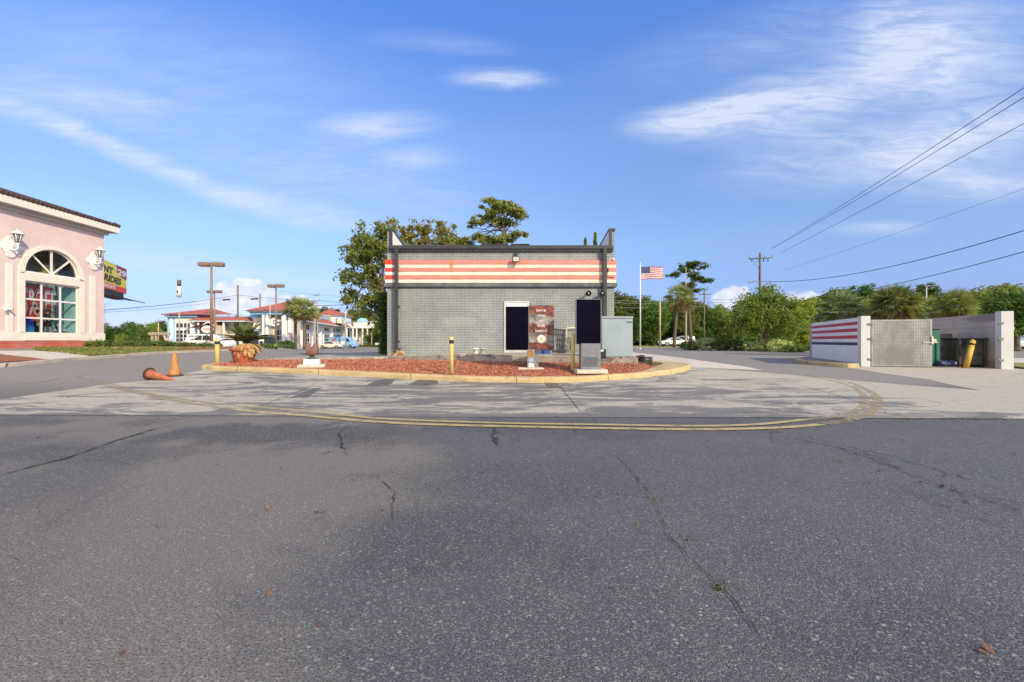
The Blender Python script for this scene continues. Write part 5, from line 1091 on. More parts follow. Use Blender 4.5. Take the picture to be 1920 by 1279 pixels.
def limbs(mb, base, top, r, targets, nmax=14, start=.35):
    base, top = Vector(base), Vector(top); mid = base.lerp(top, .5) + Vector((random.uniform(-.1, .1), random.uniform(-.1, .1), 0)) * (top - base).length * .4
    tr = [base, base.lerp(mid, .5), mid, mid.lerp(top, .6), top]; mb.cyl(base - Vector((0, 0, .1)), base + Vector((0, 0, .35)), r * 1.5, r, 10); mb.tube(tr, r, 9, r * .35)
    for t in random.sample(list(range(len(targets))), min(nmax, len(targets))):
        T_ = Vector(targets[t]); u = random.uniform(start, .95); i = min(3, int(u * 4)); s = tr[i].lerp(tr[i + 1], u * 4 - i); m1 = s.lerp(T_, .5) + Vector((0, 0, (T_ - s).length * random.uniform(-.05, .15)))
        mb.tube([s, s.lerp(m1, .55) + Vector((0, 0, .05)), m1, T_], r * .42 * (1.1 - u * .6), 6, r * .07)
BARK = mat('bark_grey_brown', (.13, .10, .075), .95, .35, 6, .5, 20); BARKR = mat('bark_reddish', (.30, .17, .11), .9, .3, 5, .4, 20); BARKP = mat('bark_pale', (.40, .34, .27), .9, .25, 5, .4, 18)
L_MID = leafmat('leaf_mid_green', (.155, .205, .045), (.27, .30, .07), (.10, .135, .03), .8); L_DARK = leafmat('leaf_deep_green', (0.087, 0.165, 0.035), (0.165, 0.253, 0.048), (0.058, 0.107, 0.024), .6)
L_YEL = leafmat('leaf_yellow_green', (0.234, 0.302, 0.054), (0.371, 0.399, 0.087), (0.156, 0.214, 0.039), .9); L_PINE = leafmat('pine_needles', (0.215, 0.265, 0.055), (0.367, 0.378, 0.082), (0.113, 0.156, 0.038), 1.0, .2)
L_OLIVE = leafmat('leaf_olive', (0.291, 0.342, 0.082), (0.455, 0.443, 0.139), (0.355, 0.227, 0.088), .8); L_HEDGE = leafmat('hedge_green', (0.088, 0.151, 0.035), (0.169, 0.230, 0.053), (0.053, 0.088, 0.021), 2.5, .2)
L_VAR = leafmat('variegated_leaf', (0.425, 0.478, 0.159), (0.637, 0.637, 0.283), (0.212, 0.301, 0.088), 4, .2); L_PALM = leafmat('palm_green', (0.151, 0.204, 0.045), (0.266, 0.283, 0.071), (0.354, 0.336, 0.124), 1.4, .25); L_DEAD = leafmat('dead_palm', (.25, .15, .065), (.34, .22, .10), (.16, .09, .04), 1.5, .2)
def tree(name, label, cat, loc, blobs, nsub, nleaf, subr, leaf, lm, bark, r, top, flat=.7, shell=.5, nl=14, group=None, start=.35, lflat=.2, var=.45):
    t = thing(name, label, cat, loc, 0, group); P_, C_ = clumps(blobs, nsub, nleaf, subr, flat, shell); link('crown', cloud_mesh('crown', P_, leaf, lm, lflat, var), t)
    mb = MB(); limbs(mb, (0, 0, 0), top, r, C_.tolist(), nl, start); mb.build('trunk', bark, t); return t

# ------------------------------------------------------------------ trees round the restaurant
Y = 24; bx, by_ = XX(716, Y), Y
T1 = lambda px, py, rx, ry, rz, dy=0: (XX(px, Y) - bx, dy, ZZ(py, Y) - .3, rx * Y / F, ry, rz * Y / F)
tree('broadleaf_tree', 'broad leafy tree with drooping branches beside the left wall of the restaurant', 'tree', (bx, by_, .3),
     [T1(692, 452, 34, 1.2, 30), T1(668, 480, 32, 1.1, 34), T1(722, 470, 36, 1.3, 36, .8), T1(665, 520, 24, 1.0, 26), T1(700, 520, 24, 1.0, 40, .5), T1(664, 556, 18, .8, 18), T1(690, 575, 22, .9, 20), T1(712, 560, 14, .8, 40, .3), T1(720, 430, 26, 1, 16, .5)],
     165, 54, .17, .125, leafmat('leaf_dusty_green', (0.169, 0.208, 0.046), (0.260, 0.286, 0.072), (0.130, 0.130, 0.039), .8), BARK, .17, (-.1, .2, 4.6), .75, .35, 40)
iv = thing('ivy_column', 'dark ivy covered stem standing tight against the left corner of the restaurant', 'ivy', (XX(721.5, 22.5), 22.5, .3))
mb = MB(); mb.tube([(0, 0, 0), (.02, 0, 1.5), (-.02, 0, 3.3)], .10, 8, .05); mb.build('stem', BARK, iv)
q = np.stack([RNG.normal(size=2600) * .13, RNG.normal(size=2600) * .16, RNG.uniform(0, 3.4, 2600)], 1); link('foliage', cloud_mesh('foliage', q, .09, L_DARK), iv)
Y = 46; bx = XX(790, Y); T2 = lambda px, py, rx, ry, rz, dy=0: (XX(px, Y) - bx, dy, ZZ(py, Y) - .2, rx * Y / F, ry, rz * Y / F)
tree('branching_tree', 'wide olive green tree with bare pale limbs rising behind the restaurant roof', 'tree', (bx, Y, .2),
     [T2(755, 440, 30, 2, 18), T2(800, 425, 28, 2, 14), T2(780, 445, 30, 2, 22), T2(742, 413, 22, 1.3, 5), T2(835, 430, 20, 1.5, 12), T2(845, 448, 26, 2, 14), T2(815, 455, 40, 2, 14), T2(760, 480, 50, 2.5, 30), T2(850, 480, 40, 2.5, 30)], 150, 46, .28, .22, L_OLIVE, BARKP, .26, (0, 0, 11.3), .6, .3, 34, start=.5)
Y = 40; bx = XX(941, Y)
tree('pine_tree', 'tall pine with flat layered needle clumps above the restaurant roof', 'tree', (bx, Y, .2),
     [T2(*a) for a in ()] or [(XX(px, Y) - bx, dy, ZZ(py, Y) - .2, rx * Y / F, ry, rz * Y / F) for px, py, rx, ry, rz, dy in
      ((932, 393, 36, 1.6, 13, 0), (955, 385, 24, 1.2, 9, .5), (925, 381, 18, 1.1, 5, -.5), (905, 410, 26, 1.3, 8, .3), (965, 402, 22, 1.2, 9, -.3), (938, 415, 36, 1.4, 9, .2), (890, 420, 20, 1.0, 6, 0), (972, 440, 18, 1.0, 6, 0), (955, 447, 20, 1.0, 6, .3), (895, 445, 34, 1.4, 8, 0), (870, 450, 26, 1.2, 7, .4), (925, 455, 40, 1.4, 6, -.2))],
     210, 75, .20, .13, L_PINE, BARK, .22, (.2, 0, ZZ(388, Y) - .4), .5, .2, 40, start=.72, lflat=.35)
for px, yt, lab in ((1097.5, 447, 'shorter pointed cypress tip showing over the roof edge'), (1116, 436, 'taller pointed cypress tip beside the right parapet')):
    Y = 33; h = ZZ(yt, Y) - .2; t = thing('cypress_tree', lab, 'tree', (XX(px, Y), Y, .2)); n = 5200; z = RNG.uniform(0, 1, n) ** .8; rr = .55 * (1 - z) ** .75 * np.sqrt(RNG.uniform(.3, 1, n)); a = RNG.uniform(0, 6.283, n)
    link('crown', cloud_mesh('crown', np.stack([rr * np.cos(a), rr * np.sin(a), .3 + z * (h - .3)], 1), .13, L_OLIVE if px < 1100 else L_PINE), t); mb = MB(); mb.tube([(0, 0, 0), (0, 0, h * .6)], .10, 7, .04); mb.build('trunk', BARK, t)

# ------------------------------------------------------------------ palms
def fan_palm(label, loc, h, rad, nf=30, dead=14, group=None, lean=(0, 0), tr=.16, lm=None, bushy=1.0, seg=15):
    t = thing('palmetto_palm', label, 'palm', loc, 0, group); top = Vector((lean[0], lean[1], h)); mb = MB(); n = 9
    pts = [Vector((lean[0] * (i / n) ** 1.4, lean[1] * (i / n) ** 1.4, h * i / n)) for i in range(n + 1)]; mb.tube(pts, tr, 10, tr * .85)
    for i in range(26):
        a = i * 2.4; z = h * (.55 + .45 * i / 26); p = Vector((lean[0] * (z / h) ** 1.4, lean[1] * (z / h) ** 1.4, z)); d = Vector((math.cos(a), math.sin(a), .9)).normalized(); mb.cyl(p + d * tr * .5, p + d * (tr + .13), .035, .02, 5)
    mb.build('trunk', BARKP if tr < .2 else BARK, t)
    def fan(mb, d, L, fr, droop):
        side = d.cross(Vector((0, 0, 1)))
        if side.length < .1: side = Vector((1, 0, 0))
        side.normalize(); up = side.cross(d).normalized(); rl = random.gauss(0, .55); side, up = side * math.cos(rl) + up * math.sin(rl), up * math.cos(rl) - side * math.sin(rl)
        c = top + d * L + Vector((0, 0, -droop * L * .3)); mb.cyl(top + d * .05, c, .018, .010, 4, False)
        for k in range(seg):
            a = R(-88 + 176 * k / (seg - 1)) + random.gauss(0, .04); dd = (d * math.cos(a) + side * math.sin(a) + up * .22 * abs(math.sin(a))).normalized(); ln = fr * (1 - .28 * abs(a) / 1.5) * random.uniform(.8, 1.15); w = fr * .026
            m_ = c + dd * ln * .55; q = dd.cross(up) * w; dr = Vector((0, 0, -ln * (.10 + .32 * droop * random.uniform(.6, 1.4)))); tip = c + dd * ln + dr
            mb.add([c - q * .3, c + q * .3, m_ + q + dr * .12, tip, m_ - q + dr * .12], [(0, 1, 2, 3, 4)])
    mb = MB()
    for i in range(nf):
        a = i * 2.399 + random.uniform(-.2, .2); el = math.asin(min(.98, max(-.55, 1 - 1.45 * (i + .5) / nf))); el += random.uniform(-.1, .1); d = Vector((math.cos(a) * math.cos(el), math.sin(a) * math.cos(el), math.sin(el))); fan(mb, d, rad * .48 * bushy, rad * .58, max(0, .75 - el * .6))
    mb.build('fronds', lm or L_PALM, t, fix=False); mb = MB()
    for i in range(dead):
        a = i * 2.399; el = random.uniform(-1.2, -.35); d = Vector((math.cos(a) * math.cos(el), math.sin(a) * math.cos(el), math.sin(el))); fan(mb, d, rad * .42, rad * .5, .9)
    if dead: mb.build('dead_fronds', L_DEAD, t, fix=False)
    return t
def palm_at(px, Y, pyc, rpx, label, **k): x = XX(px, Y); z0 = g(x, Y); return fan_palm(label, (x, Y, z0), ZZ(pyc, Y) - z0, rpx * Y / F, **k)
palm_at(1264, 58, 556, 30, 'taller palmetto with a brown skirt standing in front of the white sedan', nf=44, dead=40, lean=(.6, 0), tr=.22)
palm_at(1286, 62, 562, 23, 'narrower palmetto just right of the taller one by the hedge', nf=34, dead=34, tr=.15)
palm_at(554, 66, 577, 26, 'left palm of the close pair in front of the white portico', nf=40, dead=12, tr=.24)
palm_at(571, 64, 580, 27, 'right palm of the close pair with a rough boot covered trunk', nf=40, dead=14, tr=.28)
palm_at(590, 72, 585, 16, 'low palm with small crown right of the close pair', nf=24, dead=4, tr=.18)
palm_at(1678, 25, 570, 46, 'big fan palm with a thick cross hatched trunk behind the mesh gate', nf=62, dead=26, tr=.26, seg=23)
palm_at(1578, 27, 583, 45, 'bushy blue green fan palm behind the striped enclosure wall', nf=60, dead=10, tr=.24, lm=leafmat('palm_bluegreen', (0.135, 0.188, 0.075), (0.225, 0.270, 0.120), (0.300, 0.315, 0.165), 1.6, .25), seg=21)
palm_at(1628, 30, 588, 40, 'smaller yellowing fan palm between the two big palms', nf=46, dead=22, tr=.2, seg=19)
palm_at(1790, 29, 573, 38, 'fan palm with a tan fringe behind the bare block wall', nf=54, dead=24, tr=.24, seg=21)
palm_at(1740, 32, 585, 36, 'shaggy fan palm under the lamp with the bird', nf=48, dead=20, tr=.22, seg=19)
for px, lab in ((677, 'small palm in the left of the porch flower bed'), (697, 'small palm at the right end of the porch'), (715, 'slim palm next to the pickup truck')): palm_at(px, 118, 624, 7, lab, nf=16, dead=4, tr=.16, seg=9)

# ------------------------------------------------------------------ other single trees
Y = 68; bx = XX(1296, Y)
tree('pine_tree', 'leaning pine with flat dark tufts behind the palmettos', 'tree', (bx, Y, .2), [(XX(px, Y) - bx, dy, ZZ(py, Y) - .2, rx * Y / F, 1.6, rz * Y / F) for px, py, rx, rz, dy in
     ((1305, 494, 17, 5, 0), (1290, 500, 16, 5, .6), (1279, 508, 10, 4, -.4), (1318, 502, 9, 3, 0), (1268, 515, 14, 4, .2), (1312, 522, 18, 5, .4), (1324, 527, 10, 4, 0), (1300, 515, 14, 4, 0), (1290, 535, 16, 5, 0), (1306, 545, 9, 4, 0))], 110, 60, .26, .17, L_DARK, BARK, .28, (.5, 0, ZZ(500, Y) - .2), .45, .2, 26, start=.6)
Y = 39; bx = XX(1433, Y)
def B(px, py, rx, rz, dy=0, ry=None): return (XX(px, Y) - bx, dy, ZZ(py, Y) - .25, rx * Y / F, ry or rx * Y / F * .85, rz * Y / F)
tree('crape_myrtle', 'round crape myrtle with a reddish trunk rising from the pale shrubs', 'tree', (bx, Y, .25), [B(1432, 590, 50, 44), B(1405, 590, 34, 30, -.5), B(1460, 585, 34, 30, -.4), B(1430, 565, 36, 22), B(1398, 608, 28, 22), B(1462, 610, 34, 26, -.6), B(1440, 545, 22, 8)], 190, 62, .27, .15, L_MID, BARKR, .15, (0, 0, 3.6), .8, .55, 24, start=.12)
Y = 44; bx = XX(1492, Y)
tree('bushy_tree', 'bright green bushy tree between the crape myrtle and the striped wall', 'tree', (bx, Y, .2), [B(1492, 600, 36, 40), B(1510, 585, 24, 28), B(1480, 620, 30, 26), B(1512, 625, 26, 26)], 110, 55, .32, .19, L_YEL, BARK, .15, (0, 0, 3.4), .8, .5, 16, start=.2)
Y = 40; bx = XX(1906, Y)
tree('shade_tree', 'spreading shade tree at the right edge with its trunk by the silver car', 'tree', (bx, Y, .25), [B(1906, 570, 60, 30), B(1870, 590, 40, 28), B(1940, 590, 50, 40), B(1890, 612, 44, 18), B(1855, 615, 22, 14)], 190, 55, .32, .19, L_DARK, BARK, .26, (.2, 0, 3.9), .7, .4, 26, start=.3)

# wood behind: every crown a tree, three kinds, copied
def proto(kind):
    lm, sh = ((L_MID, 1.0), (L_DARK, 1.0), (L_YEL, .95))[kind]
    blobs = [(0, 0, 6.0, 2.6, 2.4, 2.8), (1.6, .5, 4.6, 2.0, 1.9, 2.0), (-1.7, -.4, 4.4, 2.0, 1.9, 2.2), (.3, -1.2, 3.0, 2.4, 1.8, 2.0), (-.9, .6, 7.6, 1.5, 1.4, 1.6), (1.2, -.5, 2.0, 1.8, 1.6, 1.6)]
    return blobs, lm
WOOD = [  # px, top y, Y, kind
 (1165, 548, 92, 0), (1190, 556, 98, 1), (1212, 558, 90, 0), (1236, 560, 96, 2), (1228, 566, 86, 1), (1325, 575, 92, 1), (1348, 572, 99, 0), (1376, 580, 88, 2), (1398, 582, 93, 1), (1310, 566, 104, 0), (1262, 572, 92, 1), (1290, 578, 88, 0), (1405, 560, 104, 1), (1362, 592, 80, 0), (1175, 585, 80, 1),
 (1535, 556, 72, 1), (1558, 545, 80, 0), (1512, 562, 84, 1), (1648, 556, 70, 2), (1700, 552, 74, 0), (1765, 556, 72, 1), (1815, 546, 66, 2), (1842, 540, 72, 0), (1868, 534, 64, 2), (1895, 536, 60, 0), (1925, 528, 58, 2), (1960, 530, 56, 0), (1850, 562, 58, 1), (1990, 535, 52, 1), (1920, 560, 66, 1), (1880, 575, 70, 0), (1725, 572, 60, 2), (1610, 560, 76, 0)]
WOODL = [(206, 618, 66, 1), (222, 612, 72, 0), (244, 604, 88, 1), (262, 606, 92, 0), (284, 604, 96, 2), (304, 602, 100, 1), (322, 604, 110, 0), (228, 625, 58, 2), (252, 628, 62, 1), (275, 622, 70, 0), (300, 620, 80, 2), (190, 606, 82, 0), (655, 590, 138, 1), (672, 574, 132, 0), (688, 578, 136, 1), (705, 590, 128, 0), (722, 594, 120, 1), (735, 600, 112, 0), (640, 600, 142, 2), (712, 610, 126, 2), (628, 580, 140, 1)]
PROT = {}
for grp, lst, lab, grn in (('r', WOOD, 'leafy tree in the dense green wood across the right of the scene', 'trees of the wood on the right'), ('l', WOODL, 'leafy tree far behind the pink store and the blue hotel', 'distant trees on the left')):
    for px, yt, Y, k in lst:
        x = XX(px, Y); z0 = g(x, Y); sc_ = (ZZ(yt, Y) - z0) / 9.2; sv = (sc_ * random.uniform(1.0, 1.3), sc_ * random.uniform(1, 1.25), sc_)
        if (grp, k) not in PROT:
            bl_, lm = proto(k); t = tree('leafy_tree', lab, 'tree', (x, Y, z0), bl_, 150, 42, .42, .30, lm, BARK, .22, (0, 0, 5.5), .8, .55, 10, grn); t.scale = sv; PROT[(grp, k)] = t
        else: dup(PROT[(grp, k)], (x, Y, z0), random.uniform(0, 6.3), None, sv)
for px, yt, Y, lab in ((1618, 531, 78, 'round topped dark pine rising above the wood behind the palms'), (1738, 529, 76, 'dark pine behind the street lamp with the bird'), (1590, 540, 82, 'smaller dark pine left of the round topped one'), (609, 575, 140, 'dark tree crown just showing over the hotel tower roof')):
    x = XX(px, Y); z0 = g(x, Y); h = ZZ(yt, Y) - z0; tree('dark_pine', lab, 'tree', (x, Y, z0), [(0, 0, h - 1.2, 2.4, 1.8, 1.0), (1.2, 0, h - 2.2, 2.0, 1.6, .9), (-1.4, .3, h - 2.6, 2.0, 1.5, .9), (.2, 0, h - 3.8, 2.4, 1.8, 1.0)], 80, 55, .34, .22, L_DARK, BARK, .2, (0, 0, h - 1.5), .5, .3, 12, start=.7)

# ------------------------------------------------------------------ shrubs and hedges
def shrub(px0, px1, pyb, pyt, Y, lm, label, group=None, n=2600, leaf=.07, name='shrub', dx=0):
    x0, x1 = XX(px0, Y), XX(px1, Y); xc = (x0 + x1) / 2; z0 = g(xc, Y); h = ZZ(pyt, Y) - z0; w = (x1 - x0) / 2
    t = thing(name, label, 'shrub', (xc, Y, z0), 0, group); ns = max(1, int(w / max(.5, h) + .5)); bl_ = [((i - (ns - 1) / 2) * 2 * w / ns, random.uniform(-.1, .1), h * .5, w / ns * 1.08, min(w / ns * 1.1, .9) + .15, h * random.uniform(.47, .52)) for i in range(ns)]
    P_, C_ = clumps(bl_, max(30, int(n / 34)), 34, .11, .8, .75); P_ = P_[P_[:, 2] > 0]; link('foliage', cloud_mesh('foliage', P_, leaf, lm, .3), t)
    mb = MB()
    for b_ in bl_:
        for _k in range(4): a = random.uniform(0, 6.3); mb.tube([(b_[0], b_[1], -.02), (b_[0] + .12 * math.cos(a), b_[1] + .12 * math.sin(a), h * .4), (b_[0] + .35 * w / ns * math.cos(a), b_[1] + .3 * math.sin(a), h * .8)], .02, 5, .008)
    mb.build('stem', BARK, t); return t
for a, b, yb, yt, Y, lm, lab in ((1278, 1312, 657, 640, 44, L_HEDGE, 'dark green shrub at the left end of the right hedge'), (1306, 1342, 657, 634, 43, L_VAR, 'pale mottled shrub second from the left end of the right hedge'), (1335, 1368, 658, 638, 42, L_HEDGE, 'dark shrub between the pale mottled shrub and the flowering tree'), (1362, 1398, 658, 637, 41, L_HEDGE, 'wide dark shrub just left of the pale row'),
        (1392, 1424, 658, 641, 40, L_VAR, 'pale variegated shrub left of the reddish trunk'), (1420, 1446, 659, 642, 39, L_VAR, 'low pale variegated shrub right under the reddish trunk'), (1440, 1484, 661, 637, 37.5, L_VAR, 'largest pale variegated shrub right of the reddish trunk'), (1473, 1508, 664, 649, 36, L_HEDGE, 'low clipped dark green shrub at the kerb'), (1508, 1545, 666, 648, 36, L_HEDGE, 'dark clipped shrub touching the striped wall'),
        (88, 200, 653, 641, 30.5, L_HEDGE, 'long low hedge against the red base of the pink store'), (196, 322, 652, 641, 38, L_HEDGE, 'clipped hedge running from the store corner toward the hotel'), (312, 362, 655, 643, 40, L_HEDGE, 'hedge clump below the blue hotel tower'), (370, 412, 658, 645, 41, L_HEDGE, 'round shrub in front of the white SUV'),
        (490, 530, 655, 644, 56, L_HEDGE, 'low shrub row left of the second lamp post'), (525, 552, 650, 640, 62, L_DARK, 'taller dark hedge beside the palm pair'), (688, 713, 655, 646, 112, L_YEL, 'bright green low bush below the porch'), (668, 690, 654, 646, 113, L_YEL, 'bright green low bush near the delivery van')):
    shrub(a, b, yb, yt, Y, lm, lab, n=2600 if b - a < 70 else 6000, leaf=.085 if Y < 50 else .12, name='hedge' if b - a > 60 else 'shrub')
# understorey that closes the foot of the wood
pts = []
for px, w, Y, hh in ((1165, 90, 94, 5), (1230, 90, 92, 4.5), (1320, 80, 90, 4), (1390, 80, 84, 4), (1530, 90, 62, 3.2), (1620, 100, 60, 3), (1720, 110, 58, 3.2), (1830, 90, 62, 3.4), (1920, 120, 68, 4)):
    n = 2600; x = XX(px, Y) + RNG.normal(size=n) * w * Y / F * .5; pts.append(np.stack([x, Y + RNG.normal(size=n) * 1.2, .2 + np.abs(RNG.normal(size=n)) * hh * .45], 1))
for px, w, Y, hh in ((220, 60, 76, 3), (270, 70, 90, 3), (320, 40, 104, 3), (690, 60, 132, 4), (730, 40, 122, 4)):
    n = 1500; x = XX(px, Y) + RNG.normal(size=n) * w * Y / F * .4; pts.append(np.stack([x, Y + RNG.normal(size=n), -.3 + np.abs(RNG.normal(size=n)) * hh * .45], 1))
tag(link('undergrowth', cloud_mesh('undergrowth', np.concatenate(pts), .38, L_DARK)), kind='stuff')
q = []
for _k in range(9000):
    px, py = random.uniform(62, 420), random.uniform(651, 672); 
    if py < 652 + (px - 62) * .0 or py > 671 - abs(px - 190) * .07 - 2: continue
    if px < 190 and py > 656 + (px - 62) * .12: continue
    p = P(px, py); q.append((p.x, p.y, p.z + .05))
    if len(q) > 4200: break
tag(link('grass', cloud_mesh('grass', np.array(q), .09, leafmat('grass_blade', (.15, .19, .04), (.26, .23, .08), (.10, .14, .03), 1.2, .2), -.5)), kind='stuff')
struct(drape('verge', [(XX(1190, 56), 56), (XX(1330, 50), 50), (XX(1400, 43), 43), (XX(1520, 38.5), 38.5), (XX(1545, 42), 42), (XX(1420, 66), 66), (XX(1150, 92), 92)], .03, M['grass'], 1.5))
mk = MB(); kerbline(mk, [(XX(1170, 57), 57), (XX(1250, 54), 54), (XX(1330, 48), 48), (XX(1400, 41.5), 41.5), (XX(1470, 37), 37), (XX(1525, 35), 35), (XX(1570, 34), 34)]); struct(mk.build('verge_kerb', M['kerb_c']))
# ================================================================== POLES, LAMPS, WIRES
BRZ = mat('bronze_paint', (.24, .165, .10), .5, .12, 3); WOODP = mat('weathered_pole', (.16, .125, .095), .9, .25, 6, .3, 20); GREYP = mat('grey_pole', (.42, .42, .40), .6, .1, 3); TANP = mat('tan_pole', (.46, .33, .20), .8, .12, 4)
WIRE = mat('wire_black', (.012, .012, .014), .6, .1); WIRE_L = mat('wire_pale', (.42, .44, .42), .5, .1)
def lamp_post(px, Y, pyt, label, hw=1.25, yaw=0, base=.42):
    x = XX(px, Y); z0 = g(x, Y); h = ZZ(pyt, Y) - z0; t = thing('lamp_post', label, 'lamp post', (x, Y, z0), yaw)
    mb = MB(); mb.cyl((0, 0, 0), (0, 0, .8), .28, .28, 14); mb.build('footing', M['conc'], t)
    mb = MB(); mb.cyl((0, 0, .3), (0, 0, h), .16, .10, 10); mb.box(-.22, .22, -.03, .03, h - .32, h - .22); mb.build('pole', BRZ, t)
    for s in (-1, 1):
        mb = MB(); a, b = sorted((s * .22, s * hw)); mb.rbox(a, b, -.34, .34, h - .50, h - .05, .10, 2); hd = mb.build('lamp_head', BRZ, t); mb = MB(); mb.box(a + .12, b - .12, -.25, .25, h - .515, h - .498); mb.build('lens', M['offwhite'], hd)
    return t
lamp_post(396.5, 45, 491, 'tallest bronze twin head lamp post, behind the yellow bollard', yaw=R(4))
lamp_post(402, 72, 544, 'bronze twin head lamp post farther back, its heads at the middle of the tall one', yaw=R(-6))
lamp_post(517.5, 60, 532.5, 'bronze twin head lamp post left of the palm pair', hw=1.15, yaw=R(-8))
def pole(name, label, px, Y, pyt, r0, r1, m, cat='pole', arms=(), group=None):
    x = XX(px, Y); z0 = g(x, Y); h = ZZ(pyt, Y) - z0; t = thing(name, label, cat, (x, Y, z0), 0, group); mb = MB(); mb.cyl((0, 0, -.1), (0, 0, h), r0, r1, 10); mb.build('shaft', m, t)
    for (pa, pb, pya, pyb, th_) in arms:
        mb = MB(); a = Vector((XX(pa, Y) - x, -.12, ZZ(pya, Y) - z0)); b = Vector((XX(pb, Y) - x, -.12, ZZ(pyb, Y) - z0)); d = (b - a)
        n = 3; o = [a + d * i / n for i in range(n + 1)]; mb.cyl(a, b, th_, th_, 6); ar_ = mb.build('cross_arm', WOODP, t); 
        mb = MB()
        for q in o: mb.lathe([(.035, 0), (.06, .05), (.035, .1), (.06, .15), (.03, .26)], 8, (q.x, q.y, q.z + .04))
        mb.build('insulator', M['steel_g'], ar_)
    return t
pole('utility_pole', 'wooden utility pole with a cross arm above the crape myrtle', 1425, 51, 474, .17, .13, WOODP, arms=((1404, 1446.5, 486, 483.5, .07),))
up = [o for o in bpy.data.objects if o.get('label', '').startswith('wooden utility pole with a cross arm')][0]
x0, z0_ = up.location.x, up.location.z; Y = 51
mb = MB(); mb.tube([(-.1, -.1, ZZ(487, Y) - z0_), (XX(1412, Y) - x0, -.12, ZZ(495, Y) - z0_), (XX(1418, Y) - x0, -.12, ZZ(501, Y) - z0_), (-.15, -.1, ZZ(504, Y) - z0_)], .018, 5); mb.tube([(XX(1409, Y) - x0, -.1, ZZ(486, Y) - z0_), (XX(1409, Y) - x0, -.1, ZZ(492, Y) - z0_)], .05, 6)
for p_ in (1431, 1439): mb.tube([(XX(p_, Y) - x0, -.1, ZZ(484, Y) - z0_), (XX(p_, Y) - x0, -.1, ZZ(491, Y) - z0_)], .05, 6)
mb.cyl((-.14, -.1, ZZ(500, Y) - z0_), (-.14, -.1, ZZ(525, Y) - z0_), .06); mb.build('hanging_cable', WIRE, up)
mb = MB(); mb.tube([(0, -.1, ZZ(530, Y) - z0_), (XX(1414, Y) - x0, -.2, ZZ(527.5, Y) - z0_), (XX(1408, Y) - x0, -.2, ZZ(529, Y) - z0_)], .035, 6); mb.rbox(XX(1402, Y) - x0, XX(1409, Y) - x0, -.3, -.1, ZZ(530.5, Y) - z0_, ZZ(528.5, Y) - z0_, .03); mb.build('street_light_arm', M['steel_g'], up)
pole('utility_pole', 'slim utility pole with two short cross arms right of the palmettos', 1320.5, 76, 540, .15, .11, WOODP, arms=((1310.5, 1332, 552.5, 552, .07), (1316, 1326, 543, 543, .05)))
pole('wooden_post', 'plain tan wooden post left of the palmettos', 1237.5, 56, 561, .13, .10, TANP)
t = pole('street_light', 'thin street light mast whose head shows left of the leaning pine', 1286, 64, 500, .07, .045, TANP); x = t.location.x; z_ = t.location.z; Y = 64
mb = MB(); mb.tube([(0, 0, ZZ(501, Y) - z_), (XX(1279, Y) - x, 0, ZZ(494.5, Y) - z_), (XX(1274, Y) - x, 0, ZZ(493.5, Y) - z_)], .04, 6); mb.rbox(XX(1270.5, Y) - x, XX(1277, Y) - x, -.12, .12, ZZ(494.5, Y) - z_, ZZ(492.5, Y) - z_, .03); mb.build('lamp_head', M['steel_g'], t)
t = pole('street_light', 'grey street light with a T arm above the palms on the right', 1737, 38, 536, .06, .05, GREYP); x = t.location.x; z_ = t.location.z; Y = 38
mb = MB(); mb.box(XX(1734, Y) - x, XX(1748, Y) - x, -.05, .05, ZZ(537, Y) - z_, ZZ(535.6, Y) - z_); mb.rbox(XX(1746, Y) - x, XX(1758, Y) - x, -.12, .12, ZZ(536.4, Y) - z_, ZZ(534.8, Y) - z_, .02); mb.build('lamp_head', M['steel_g'], t)
bz0 = A(1746.5, 535, 38)
brd = thing('bird', 'dark bird perched on the arm of the street light', 'bird', bz0); skin_blob('body', [(0, 0, .10), (.06, 0, .17), (.10, 0, .24), (.15, 0, .235), (-.08, 0, .04), (-.20, 0, -.02), (0, .03, 0), (0, -.03, 0)], [(0, 1), (1, 2), (2, 3), (0, 4), (4, 5), (0, 6), (0, 7)], [.075, .055, .04, .01, .05, .02, .012, .012], M['black'], brd)
pole('utility_pole', 'dark wooden utility pole behind the sago palm, tallest of the thin poles', 446, 74, 535, .17, .13, WOODP)
pole('utility_pole', 'shorter brown pole between the lamp posts, under the black cable sleeve', 487.5, 80, 551, .15, .12, WOODP)
pole('utility_pole', 'thin grey pole just left of the second lamp post', 506.5, 70, 541, .09, .07, GREYP)
pole('utility_pole', 'pale concrete pole in front of the hotel wing with a small cross arm', 595.5, 84, 552, .17, .13, GREYP, arms=((588, 600, 555, 553, .05), (586, 595, 566, 567, .05)))
t = pole('beacon_pole', 'thin white pole carrying a grey cylinder with a brown cap before the hotel', 336, 58, 556, .10, .05, GREYP); x = t.location.x; z_ = t.location.z; Y = 58
mb = MB(); mb.cyl((0, 0, ZZ(557, Y) - z_), (0, 0, ZZ(537, Y) - z_), .27, .24, 14); cyl_ = mb.build('cylinder', M['offwhite'], t); mb = MB(); mb.cyl((0, 0, ZZ(537, Y) - z_), (0, 0, ZZ(525, Y) - z_), .24, .22, 12); mb.build('cap', mat('brown_cap', (.16, .08, .06), .7), cyl_); mb = MB(); mb.box(-.12, .06, -.29, -.25, ZZ(549, Y) - z_, ZZ(545.5, Y) - z_); mb.build('slot', M['black'], cyl_)
